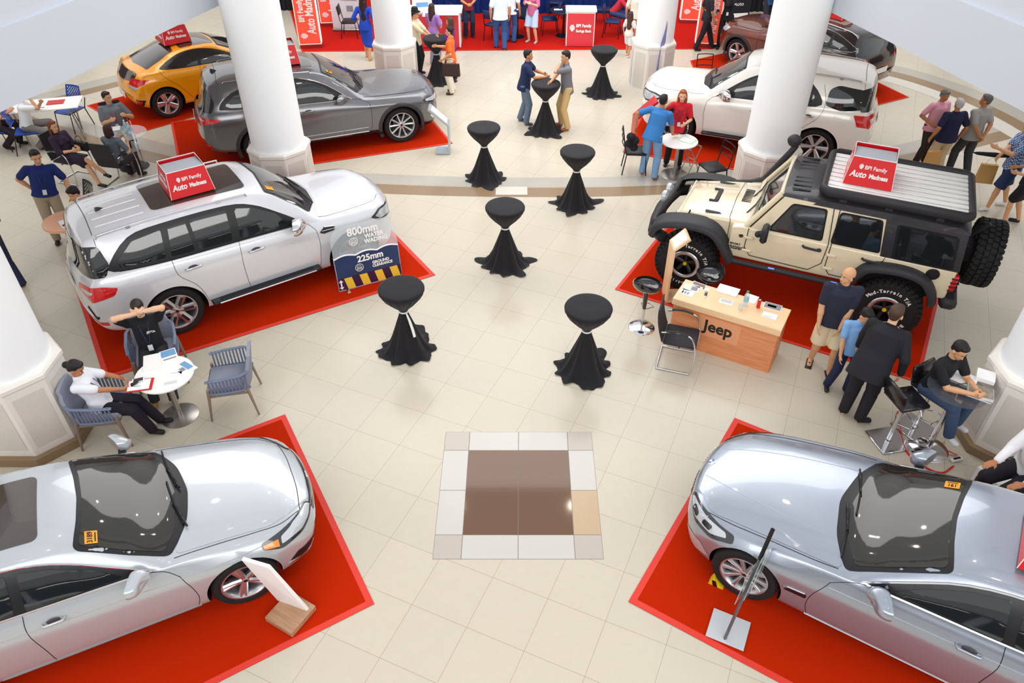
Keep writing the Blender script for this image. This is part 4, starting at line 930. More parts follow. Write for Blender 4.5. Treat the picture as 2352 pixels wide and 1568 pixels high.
doors(c, [[(1.52, .95), (1.50, .7), (1.54, .4)], [(2.76, 1.1), (2.76, .8), (2.74, .4)], [(3.6, 1.14), (3.5, .9), (3.3, .7), (3.24, .4)]])
for sg in (1, -1):
    handle(c, 2.56, .95, pc, sg); handle(c, 3.42, .98, pc, sg); mirror(c, 1.95, .9, 1.14, pk, sg)
    for q in range(3): c.patch('tail_lamp', 'cr', [(4.38-.1*q, .56+.12*q, .90), (4.34-.1*q, .63+.12*q, .90), (4.33-.1*q, .63+.12*q, 1.04), (4.37-.1*q, .56+.12*q, 1.04)], mred_l, .006, sg, rnd=.01, res=.04)
    c.patch('rear_quarter_glass', 'cr', [(4.2, .78, 1.12), (4.1, .74, 1.28), (4.1, .66, 1.44), (4.3, .3, 1.46), (4.38, .3, 1.12)], mglass, .004, sg, rnd=.04, res=.04)
    c.patch('headlamp', 'cf', [(.1, .4, .76), (.4, .86, .80), (.5, .86, .92), (.2, .6, .92)], mlens, .004, sg, rnd=.03)
c.patch('rear_window', 'rear', [(-.6, 1.10), (-.52, 1.44), (.52, 1.44), (.6, 1.10)], mglass, .004, rnd=.05); plate(c, 'rear', 0, .72, w=.45)
c.line('bumper_trim', 'rear', [(-.6, .44), (0, .43), (.6, .44)], .028, mchr, off=0)
c.patch('sunroof', 'top', [(2.3, -.46), (2.3, .46), (3.5, .44), (3.5, -.44)], mat('pale_sunroof', '#8f8578', .08, coat=1), .004, rnd=.08)
roof_rails(c, 2.4, 4.0, .64, mat('rail_silver', '#d4d4d6', .25, metal=.7), .014, .03); c.done()
# ---------------------------------------------------------------- red sign boxes standing on the roofs
def on_roof(c, u, y, dz=.0):
    h, n = c.hit(Vector((c.X(u), y, 3)), (0, 0, -1)); M = Matrix.Translation((c.loc[0], c.loc[1], .008)) @ Matrix.Rotation(R(c.rz), 4, 'Z'); return M @ h
for c, u, y, lab in ((EV, 3.0, -.05, 'red sign box on the roof of the silver off-roader at the middle left'), (CX, 3.12, .0, 'red sign box on the dark grey crossover, half hidden by the left pillar'),
                  (VE, 2.8, 0, 'red sign box on the roof of the yellow hatchback'), (PE, 3.0, 0, 'red sign box on the copper and black crossover, cut by the gallery edge'),):
    p = on_roof(c, u, y); sgn = roof_sign(p.x, p.y, p.z+.012, R(c.rz), lab, 1.0)
    if c in (PE,): sgn.rotation_euler = (0, 0, R(c.rz+180))
p = on_roof(BMW, 3.22, .05); roof_sign(p.x, p.y, p.z+.012, R(BMW.rz+180), 'red sign box on the blue grey sedan, cut by the right edge', 1.1)
# ================================================================ beige four-door off-roader
mbei = paint('beige_paint', '#e6d7b8', .03, .3); mbp = mat('black_plastic', '#2b2a2e', .55); mbht = mat('hardtop_black', '#29282d', .45, coat=.3)
def jeep(loc, rz):
    t = thing('car', 'beige four-door off-roader with a black roof, slatted roof rack and big mud tyres', 'car', (loc[0], loc[1], .008), R(rz))
    XF = 2.95/2+.72
    X = lambda u: XF-u
    def side(name, poly, y0, y1, m, parent=t, bev=.0, y0t=None, smooth=30, both=True, zt=None):
        """side outline given as (u, z), between y0 and y1; leans inward with height by zt=(z0, slope)"""
        if both:
            for q in (1, -1): side(name, poly, y0*q, y1*q, m, parent, bev, both=False, zt=(zt[0], zt[1]*q) if zt else None, smooth=smooth)
            return
        b = MB()
        for sg in (1,):
            def yy(y, z): return sg*(y-((z-zt[0])*zt[1] if zt and z > zt[0] else 0))
            n = len(poly); vs = [(X(u), yy(y0, z), z) for u, z in poly]+[(X(u), yy(y1, z), z) for u, z in poly]
            b.add(vs, [tuple(range(n)), tuple(range(n, 2*n))[::-1]]+[(i, (i+1) % n, n+(i+1) % n, n+i) for i in range(n)])
        o = b.build(name, m, parent, smooth)
        if bev:
            md = o.modifiers.new('b', 'BEVEL'); md.width = bev; md.segments = 3; md.limit_method = 'ANGLE'; md.angle_limit = R(35)
            bpy.context.view_layer.update(); me = bpy.data.meshes.new_from_object(o.evaluated_get(bpy.context.evaluated_depsgraph_get())); o.modifiers.clear(); o.data = me; me.shade_smooth(); me.set_sharp_from_angle(angle=R(50))
        return o
    # tub
    tub = [(1.30, .74), (3.10, .74), (3.16, .90), (3.30, 1.06), (4.02, 1.06), (4.16, .88), (4.22, .80), (4.36, .80), (4.38, 1.26), (3.4, 1.27), (1.45, 1.27), (1.30, 1.24)]
    side('body', tub, -.80, .80, mbei, bev=.025, both=False)
    b = MB()
    # bonnet: lofted box, crowned
    rows = []
    for u, yw, z0, zt, in ((.46, .58, .86, 1.17), (.50, .585, .86, 1.205), (.8, .62, .9, 1.245), (1.2, .67, .9, 1.285), (1.50, .71, .95, 1.305)):
        row = [(X(u), -yw, z0), (X(u), -yw, zt-.05), (X(u), -yw+.03, zt-.012), (X(u), -yw*.72, zt), (X(u), -yw*.66, zt+.02), (X(u), 0, zt+.03), (X(u), yw*.66, zt+.02), (X(u), yw*.72, zt), (X(u), yw-.03, zt-.012), (X(u), yw, zt-.05), (X(u), yw, z0)]
        rows.append(row)
    b.grid(rows); b.add(rows[0], [tuple(range(11))]); b.build('bonnet', mbei, t, 35)
    g = MB(); g.box((X(.44), 0, 1.0), (.06, 1.18, .36), bev=.02); gr = g.build('grille', mbei, t, 40)
    s_ = MB()
    for k in range(7): s_.box((X(.405), (k-3)*.085, 1.0), (.012, .045, .26), bev=.005)
    s_.build('grille_slots', mblk, gr, 40)
    for sg in (1, -1):
        h = MB(); h.lathe([(0, .035), (.08, .03), (.105, .01), (.11, -.02)], 24, (0, 0, 0), 'x'); o = h.build('headlamp', mlens, t, 40); o.location = (X(.40), sg*.45, 1.03)
    # windscreen frame and cabin
    zb, zr = 1.28, 1.84; cab = (zb, .14)
    w = MB(); 
    def wq(u, y, z): return (X(u), y, z)
    wf = [(1.50, .74, 1.28), (1.86, .66, 1.84)]
    for sg in (1, -1): w.tube([wq(1.50, sg*.74, 1.27), wq(1.88, sg*.66, 1.85)], .045, 8)
    w.tube([wq(1.52, -.74, 1.30), wq(1.52, .74, 1.30)], .045, 8); w.tube([wq(1.88, -.66, 1.84), wq(1.88, .66, 1.84)], .04, 8); w.build('windscreen_frame', mbei, t, 50)
    q = MB(); q.add([wq(1.55, -.71, 1.33), wq(1.55, .71, 1.33), wq(1.86, .64, 1.81), wq(1.86, -.64, 1.81)], [(0, 1, 2, 3)]); q.build('windscreen', mwsh, t, None)
    # upper doors (beige) and hard top (black)
    up = [(1.56, 1.26), (1.93, 1.83), (3.36, 1.83), (3.50, 1.26)]
    side('upper_door_frame', up, .745, .785, mbei, zt=cab)
    qp = [(3.38, 1.26), (3.30, 1.86), (4.34, 1.84), (4.40, 1.26)]
    side('hardtop_side', qp, .74, .80, mbht, zt=cab, bev=.012)
    rb = MB(); rb.add([wq(4.38, -.78, 1.26), wq(4.38, .78, 1.26), wq(4.32, .70, 1.84), wq(4.32, -.70, 1.84)], [(0, 1, 2, 3)]); rb.build('hardtop_rear', mbht, t, None)
    ri = MB(); ri.box((X(2.9), 0, 1.02), (2.7, 1.5, .52)); ri.build('interior', mwell, t, None)
    r = MB(); rows = []
    for u, z, yw in ((1.86, 1.83, .66), (1.92, 1.885, .67), (2.4, 1.915, .685), (3.4, 1.92, .70), (4.25, 1.90, .70), (4.36, 1.83, .70)):
        rows.append([(X(u), -yw-.03, 1.80), (X(u), -yw-.015, z-.03), (X(u), -yw+.04, z), (X(u), -yw*.5, z+.02), (X(u), 0, z+.025), (X(u), yw*.5, z+.02), (X(u), yw-.04, z), (X(u), yw+.015, z-.03), (X(u), yw+.03, 1.80)])
    r.grid(rows); rf = r.build('roof', mbht, t, 40)
    for y in (-.55, -.42, -.29, -.16, .16, .29, .42, .55): MB().box((X(2.12), y, 1.918), (.26, .035, .02), bev=.008).build('roof_rib', mbht, rf, 40)
    # windows on the near-vertical sides
    def win(poly, m, name='side_window', y=.789, rnd=.05):
        v = [Vector((u, z)) for u, z in poly]; nq = []
        for i in range(len(v)):
            a, bb, c = v[i-1], v[i], v[(i+1) % len(v)]; rd = min(rnd, (a-bb).length*.4, (c-bb).length*.4); p0 = bb+(a-bb).normalized()*rd; p1 = bb+(c-bb).normalized()*rd
            for k in range(5): tt = k/4; nq.append(p0*(1-tt)**2+bb*2*tt*(1-tt)+p1*tt*tt)
        for sg in (1, -1):
            b = MB(); b.add([(X(p.x), sg*(y-max(0, p.y-cab[0])*cab[1]), p.y) for p in nq], [tuple(range(len(nq)))]); b.build(name, m, t, None)
    w1 = [(1.84, 1.32), (2.08, 1.74), (2.52, 1.75), (2.56, 1.32)]; w2 = [(2.72, 1.32), (2.74, 1.75), (3.26, 1.75), (3.34, 1.32)]; w3 = [(3.56, 1.30), (3.50, 1.74), (4.22, 1.73), (4.28, 1.30)]
    for ww in (w1, w2, w3):
        cx = sum(p[0] for p in ww)/4; cz = sum(p[1] for p in ww)/4
        win([(cx+(a-cx)*1.09, cz+(z-cz)*1.12) for a, z in ww], mblk, 'window_seal', .787 if ww is not w3 else .808); win(ww, mglass, 'side_window', .792 if ww is not w3 else .812)
    m3 = MB(); m3.add([wq(4.385, -.55, 1.34), wq(4.385, .55, 1.34), wq(4.34, .5, 1.76), wq(4.34, -.5, 1.76)], [(0, 1, 2, 3)]); m3.build('rear_window', mglass, t, None)
    # door gaps, hinges, handles
    for poly in ([(1.55, 1.27), (1.54, .95), (1.64, .82), (2.5, .80), (2.66, .95), (2.68, 1.27), (2.62, 1.8)], [(2.70, 1.8), (2.72, 1.27), (2.72, .90), (2.80, .80), (3.02, .80), (3.22, 1.05), (3.44, 1.2), (3.46, 1.3), (3.35, 1.8)]):
        b = MB()
        for sg in (1, -1):
            pts = [(X(a), sg*(.805 if z <= 1.275 else .79-(z-cab[0])*cab[1]), z) for a, z in poly]; b.tube(pts, .006, 5)
        b.build('panel_gap', mseam, t, None)
    gp = MB()
    for sg in (1, -1): gp.tube([(X(1.25), sg*.69, .98), (X(1.25), sg*.69, 1.25), (X(1.22), sg*.60, 1.30), (X(1.2), 0, 1.318)], .004, 5)
    gp.build('panel_gap', mseam, t, None)
    for sg in (1, -1):
        for u, z in ((1.58, 1.12), (1.58, .90), (2.76, 1.12), (2.76, .90)):
            MB().box((X(u), sg*.82, z), (.14, .03, .045), bev=.01).build('door_hinge', mbei, t, 40)
        for u in (2.46, 3.28):
            h = MB(); h.tube([(X(u)-.11, sg*.815, 1.17), (X(u)-.09, sg*.85, 1.17), (X(u)+.09, sg*.85, 1.18), (X(u)+.11, sg*.815, 1.18)], .018, 8); h.ball((X(u)-.12, sg*.83, 1.17), (.035, .03, .028)); h.build('door_handle', mbp, t, 50)
        m = MB(); m.box((X(1.80), sg*.98, 1.34), (.10, .22, .26), bev=.035); mo = m.build('side_mirror', mbp, t, 40)
        g2 = MB(); g2.box((X(1.852), sg*.98, 1.34), (.004, .18, .21)); g2.build('mirror_glass', mat('mirror_glass', '#8c9298'), mo, None)
        a = MB(); a.tube([(X(1.72), sg*.80, 1.24), (X(1.76), sg*.92, 1.27)], .03, 8); a.ball((X(1.70), sg*.83, 1.22), .05); a.build('mirror_arm', mbp, mo, 50)
    # flares
    def flare(path, name='fender_flare', yi=.62, yo=.95, th=.05):
        for sg in (1, -1):
            rows = []
            P_ = smooth_line([Vector((u, 0, z)) for u, z in path], 5)
            for i, p in enumerate(P_):
                a = P_[max(0, i-1)]; c = P_[min(len(P_)-1, i+1)]; d = (c-a).normalized(); n = Vector((-d.z, 0, d.x)); n = n if n.z > 0 or abs(n.z) < .1 else -n
                if abs(n.z) < .1 and ((p.x < path[len(path)//2][0]) == (n.x > 0)): n = -n
                row = []
                for y, o in ((yi, .02), (yo-.09, .015), (yo-.03, 0), (yo, -.04), (yo, -.04-th), (yo-.03, -.05-th), (yo-.03, -.05), (yo-.09, -.025), (yi, -.02)):
                    row.append((X(p.x+n.x*o), sg*y, p.z+n.z*o))
                rows.append(row)
            b = MB(); b.grid(rows); b.add(rows[0], [tuple(range(9))]); b.add(rows[-1], [tuple(range(9))]); b.build(name, mbp, t, 45)
    flare([(.08, .86), (.14, 1.02), (.32, 1.14), (.75, 1.20), (1.08, 1.14), (1.30, .90), (1.42, .70)])
    flare([(3.02, .76), (3.14, .98), (3.30, 1.14), (3.70, 1.19), (4.02, 1.12), (4.20, .92), (4.26, .74)], yi=.78)
    for sg in (1, -1):
        a = MB(); a.ball((X(.22), sg*.90, 1.06), (.03, .025, .02)); a.build('turn_lamp', mor, t, 50)
        rc = MB(); rc.tube([(X(1.40), sg*.86, .70), (X(3.08), sg*.86, .70)], .045, 10); ro = rc.build('side_step', mbp, t, 50)
        for u in (2.0, 2.9): MB().box((X(u), sg*.89, .735), (.09, .03, .008)).build('step_lamp', mat('step_lamp_blue', '#6a7ce8', .4, emit=1.5), ro, None)
        fv = MB(); fv.box((X(.98), sg*.52, 1.262), (.30, .07, .012), bev=.006); fv.build('bonnet_louvre', mbp, t, 40)
        la = MB(); la.tube([(X(.60), sg*.60, 1.10), (X(.60), sg*.605, 1.20), (X(.61), sg*.57, 1.245)], .014, 6); la.build('bonnet_latch', mbp, t, 50)
    bv = MB(); bv.box((X(.92), 0, 1.290), (.07, .40, .03), bev=.01); bv.box((X(.88), .20, 1.285), (.14, .05, .03), bev=.01); bv.box((X(.88), -.20, 1.285), (.14, .05, .03), bev=.01); bv.build('bonnet_vent', mbp, t, 40)
    cv = MB()
    for k in range(9): cv.box((X(1.36), -.30+.05*k, 1.328), (.14, .02, .006))
    cv.build('cowl_vent', mseam, t, None)
    for y in (-.1, .45):
        wv = MB(); wv.tube([(X(1.44), y, 1.33), (X(1.52), y-.25, 1.36), (X(1.56), y-.45, 1.40)], .010, 6); wv.build('wiper', mblk, t, 50)
    # front bumper, lamps, rear bumper, spare wheel
    fb = MB(); fb.tube([(X(.30), -.86, .84), (X(.12), -.72, .84), (X(.06), -.35, .86), (X(.04), 0, .87), (X(.06), .35, .86), (X(.12), .72, .84), (X(.30), .86, .84)], .10, 10, ey=.9); fb.build('front_bumper', mbp, t, 50)
    hoop = MB(); hoop.tube([(X(.10), -.45, .93), (X(.20), -.42, 1.22), (X(.22), -.36, 1.26), (X(.22), .36, 1.26), (X(.20), .42, 1.22), (X(.10), .45, .93)], .035, 8); hoop.build('bull_bar', mbp, t, 50)
    for y, z, rad in ((.14, 1.16, .095), (-.14, 1.16, .095), (.62, .93, .085), (-.62, .93, .085)):
        d = MB(); d.lathe([(0, .05), (rad*.8, .05), (rad, .03), (rad, -.02), (rad*.5, -.06), (0, -.06)], 22, (0, 0, 0), 'x'); o = d.build('spot_lamp', mlens if z > 1 else mbp, t, 40); o.location = (X(.10), y, z)
    rbp = MB(); rbp.box((X(4.42), 0, .76), (.22, 1.75, .17), bev=.05); rbp.build('rear_bumper', mbp, t, 40)
    for sg in (1, -1):
        tl = MB(); tl.box((X(4.39), sg*.74, 1.06), (.09, .13, .26), bev=.02); to = tl.build('tail_lamp', mred_l, t, 40)
        gd = MB()
        for k in range(4): gd.box((X(4.40), sg*.74, .96+.065*k), (.11, .15, .018), bev=.004)
        gd.build('lamp_guard', mblk, to, 40)
        fc = MB(); fc.lathe([(0, .012), (.08, .012), (.09, .002)], 24, (0, 0, 0), 'y'); o = fc.build('fuel_cap', mblk, t, 40); o.location = (X(4.10), .802, 1.16) if sg > 0 else (X(4.10), .79, 1.16)
        if sg < 0: bpy.data.objects.remove(o)
    # mud tyre
    wr, tw = .485, .33; rr_ = .235
    wl = make_wheel(wr-.02, rr_, tw, (5, .05, .05, 0), malud, mblk)
    tr = MB()
    for k in range(34):
        for j, y in enumerate((-.115, -.04, .04, .115)):
            a = 2*math.pi*(k+.5*(j % 2))/34
            tr.box(((wr-.012)*math.cos(a), y, (wr-.012)*math.sin(a)), (.032, .062, .062), (0, -a, (.25 if j % 2 else -.25)))
        for sg in (1, -1):
            a = 2*math.pi*(k+.25)/34; tr.box(((wr-.045)*math.cos(a), sg*(tw/2-.006), (wr-.045)*math.sin(a)), (.055, .03, .05), (0, -a, 0))
    tr.build('tread_blocks', mtyre, wl, None)
    rg = MB(); rg.lathe([(rr_-.055, tw/2+.004), (rr_-.045, tw/2+.012), (rr_-.008, tw/2+.012), (rr_+.006, tw/2)], 40, (0, 0, 0), 'y', caps=False)
    rg.build('bead_ring', malu, wl, 40)
    yc = MB(); yc.lathe([(0, tw/2*.80+.01), (.028, tw/2*.80+.01), (.032, tw/2*.78)], 16, (0, 0, 0), 'y'); yc.build('hub_badge', mat('badge_yellow', '#e8c61c', .4), wl, 40)
    vs_, fs_ = [], []
    for txt, a0, stp in (('Mud-Terrain T/A', 37, 7.6), ('BFGoodrich', 212, 8.6)):
        for i, ch in enumerate(txt):
            if ch == ' ': continue
            me = text_mesh(ch, .075, .001, bold=.002); a = R(a0+stp*i); rad = .34
            ca, sa = math.cos(a), math.sin(a); M = Matrix(((-sa, ca, 0, rad*ca), (0, 0, 1, tw/2+.002), (ca, sa, 0, rad*sa), (0, 0, 0, 1)))
            k = len(vs_); vs_ += [M @ v.co for v in me.vertices]; fs_ += [tuple(i_+k for i_ in p.vertices) for p in me.polygons]; bpy.data.meshes.remove(me)
    lt = MB(); lt.add(vs_, fs_); lt.build('tyre_lettering', msignw, wl, None, fix=False)
    KIDS[wl.name] = list(wl.children)
    places = [(X(.72), .78, wr, 0), (X(.72), -.78, wr, math.pi), (X(3.67), .78, wr, 0), (X(3.67), -.78, wr, math.pi)]
    for i, (x, y, z, a) in enumerate(places):
        o = wl if i == 0 else dup(wl); o.parent = t; o.location = (x, y, z); o.rotation_euler = (0, 0, a)
        if i == 0: o.rotation_euler = (0, R(-20), 0)
    sp_ = dup(wl); sp_.parent = t; sp_.location = (X(4.72), .0, 1.22); sp_.rotation_euler = (0, 0, R(90))
    cr = MB(); cr.box((X(4.50), 0, 1.22), (.22, .3, .3), bev=.03); cr.tube([(X(4.45), .15, 1.5), (X(4.62), .22, 1.78)], .03, 8); cr.build('spare_wheel_carrier', mbp, t, 40)
    for fr in (.72, 3.67):
        ax = MB(); ax.tube([(X(fr), -.7, wr), (X(fr), .7, wr)], .05, 10); ax.ball((X(fr), .1, wr), .13)
        for sg in (1, -1): ax.tube([(X(fr)+.05, sg*.5, wr+.08), (X(fr)+.1, sg*.48, 1.0)], .045, 10)
        ax.build('axle', mat('axle_red_grey', '#4a1c1c', .5), t, 50)
    # snorkel on the far side
    sn = MB(); sn.tube([(X(1.0), -.72, 1.18), (X(1.3), -.80, 1.22), (X(1.48), -.82, 1.30), (X(1.78), -.78, 1.85), (X(1.84), -.78, 1.98)], [.05, .05, .055, .05, .05], 10); sn.ball((X(1.80), -.78, 2.05), (.11, .085, .10)); sn.build('snorkel', mbp, t, 50)
    # roof rack with pale slats
    z0 = 2.02
    rk = MB(); fr = [(2.40, -.60), (2.48, -.68), (4.22, -.68), (4.30, -.60), (4.30, .60), (4.22, .68), (2.48, .68), (2.40, .60)]
    rk.tube([(X(u), y, z0) for u, y in fr], .05, 10, closed=True, ey=1.5)
    for u in (2.7, 3.3, 3.95):
        for sg in (1, -1): rk.box((X(u), sg*.66, 1.94), (.10, .04, .12))
    ro = rk.build('roof_rack', mbp, t, 50)
    for k in range(9):
        y = -.56+1.12*k/8; MB().box((X(3.35), y, z0+.015), (1.82, .105, .028), bev=.008).build('rack_slat', mat('slat_white', '#e9eae8', .4), ro, 40)
    for u in (2.62, 3.1, 3.6, 4.08): MB().box((X(u), 0, z0-.012), (.05, 1.24, .02)).build('rack_crossbar', mat('slat_white', '#e9eae8', .4), ro, None)
    # lettering on the front wing
    for txt, u, z, s in (('SPORT', 1.40, .965, .045), ('WRANGLER', 1.42, .915, .042), ('UNLIMITED', 1.42, .885, .026)):
        text('lettering', txt, s, mseam, frame((X(u), .807, z), (-1, 0, 0), (0, 0, 1)), t, bold=.001, sx=1.2)
    bd = MB(); bd.lathe([(0, .006), (.03, .006), (.035, 0)], 18, (0, 0, 0), 'y'); o = bd.build('badge', mchr, t, 40); o.location = (X(1.46), .80, 1.12)
    return t, X
jt, JX = jeep((4.45, 10.29), 155.5)
Mj = Matrix.Translation((4.45, 10.29, .008)) @ Matrix.Rotation(R(155.5), 4, 'Z')
p = Mj @ Vector((JX(2.95), .05, 2.06)); roof_sign(p.x, p.y, p.z, R(155.5+180), 'red sign box on the slatted roof rack of the beige off-roader', 1.05)
# ================================================================ people
def remesh(mb, name, m, parent, vox, smooth_it=4, fac=.5):
    me = bpy.data.meshes.new(name); me.from_pydata(mb.v, [], mb.f)
    o = bpy.data.objects.new(name, me); col.objects.link(o)
    bm = bmesh.new(); bm.from_mesh(me); bmesh.ops.recalc_face_normals(bm, faces=bm.faces); bm.to_mesh(me); bm.free()
    md = o.modifiers.new('r', 'REMESH'); md.mode = 'VOXEL'; md.voxel_size = vox
    if smooth_it: sm = o.modifiers.new('s', 'SMOOTH'); sm.factor = fac; sm.iterations = smooth_it
    bpy.context.view_layer.update()
    me2 = bpy.data.meshes.new_from_object(o.evaluated_get(bpy.context.evaluated_depsgraph_get()))
    o.modifiers.clear(); o.data = me2; bpy.data.meshes.remove(me); me2.name = name
    me2.materials.clear(); me2.materials.append(m); me2.shade_smooth()
    if parent: o.parent = parent
    return o
def cap(b, p0, p1, r0, r1, n=12, ex=1.0, xd=None):
    """tapered limb with round ends; ex widens it along xd"""
    p0, p1 = Vector(p0), Vector(p1); ax = p1-p0; L_ = ax.length
    if L_ < 1e-5: b.ball(p0, r0, n, 8); return
    t = ax/L_; x = Vector(xd) if xd is not None else t.orthogonal(); x = (x-t*x.dot(t))
    if x.length < 1e-4: x = t.orthogonal()
    x.normalize(); y = t.cross(x); vs = []; prof = []
    for k in range(4): a = math.pi/2*(k/4); prof.append((-r0*math.cos(a), r0*math.sin(a)))
    for k in range(5): a = math.pi/2*(k/4); prof.append((L_+r1*math.sin(a), r1*math.cos(a)))
    for h, r in prof:
        r = max(r, 1e-4)
        for k in range(n):
            a = 2*math.pi*k/n; vs.append(p0+t*h+x*math.cos(a)*r*ex+y*math.sin(a)*r)
    fs = [(i*n+k, i*n+(k+1) % n, (i+1)*n+(k+1) % n, (i+1)*n+k) for i in range(len(prof)-1) for k in range(n)]
    fs += [tuple(range(n))[::-1], tuple((len(prof)-1)*n+k for k in range(n))]
    b.add(vs, fs)
def flat_tube(b, p0, p1, rx0, ry0, rx1, ry1, yd, n=20):
    p0, p1 = Vector(p0), Vector(p1); t = (p1-p0).normalized(); y = Vector(yd); y = (y-t*y.dot(t)).normalized(); x = y.cross(t)
    vs = [p+x*math.cos(2*math.pi*k/n)*rx+y*math.sin(2*math.pi*k/n)*ry for p, rx, ry in ((p0, rx0, ry0), (p0.lerp(p1, .5), (rx0+rx1)/2, (ry0+ry1)/2), (p1, rx1, ry1)) for k in range(n)]
    b.add(vs, [(i*n+k, i*n+(k+1) % n, (i+1)*n+(k+1) % n, (i+1)*n+k) for i in (0, 1) for k in range(n)]+[tuple(range(n))[::-1], tuple(2*n+k for k in range(n))])
def ik(a, c, l1, l2, hint):
    a, c = Vector(a), Vector(c); d = c-a; L_ = d.length; mx = (l1+l2)*.998
    if L_ > mx: c = a+d*(mx/L_); d = c-a; L_ = mx
    L_ = max(L_, abs(l1-l2)+.01); t = d.normalized(); h = Vector(hint); h = h-t*h.dot(t)
    if h.length < 1e-3: h = t.orthogonal()
    h.normalize(); k = (l1*l1-l2*l2+L_*L_)/(2*L_); q = math.sqrt(max(0, l1*l1-k*k)); return a+t*k+h*q, c
SK = {'a': '#c98d66', 'b': '#d9a47c', 'c': '#b57a54', 'd': '#e6b795'}
def hand(b, w, d, palm, s, curl=.35, thumb=1, fr=.0092, spread=.35):
    """palm with four bent fingers and a thumb; w wrist, d pointing direction, palm = palm normal"""
    d = Vector(d).normalized(); pn = Vector(palm); pn = (pn-d*pn.dot(d))
    pn = pn.normalized() if pn.length > 1e-3 else d.orthogonal(); sd = d.cross(pn)*thumb
    w = Vector(w); k = w+d*.085*s
    cap(b, w, w+d*.02*s, .024*s, .028*s, 10, 1.15, sd)
    for j in range(4):
        o = (j-1.5)*.0205*s; base = w+d*(.082-.004*abs(j-1.2))*s+sd*(-o)
        cap(b, w+d*.015*s+sd*(-o*.6), base, .0155*s, .0125*s, 8)
        ln = (.036, .042, .039, .030)[j]*s; dd = d+sd*(-(j-1.5)*.10*spread); dd.normalize(); p = base; c = curl
        for q in range(3):
            ang = c*(.55+.35*q); v = (dd*math.cos(ang)+pn*math.sin(ang)).normalized(); p2 = p+v*ln*(1, .72, .55)[q]
            cap(b, p, p2, fr*s*(1.05-.06*q), fr*s*(1.0-.08*q), 8); dd = v; p = p2
            pn2 = v.cross(sd*thumb)*-1; 
            c = curl
    tb = w+d*.025*s+sd*.022*s; t1 = tb+(d*.55+sd*.75+pn*.25).normalized()*.036*s; t2 = t1+(d*.85+sd*.25+pn*(.2+curl*.5)).normalized()*.030*s
    cap(b, tb, t1, .0135*s, .0115*s, 8); cap(b, t1, t2, .0115*s, .0095*s, 8)
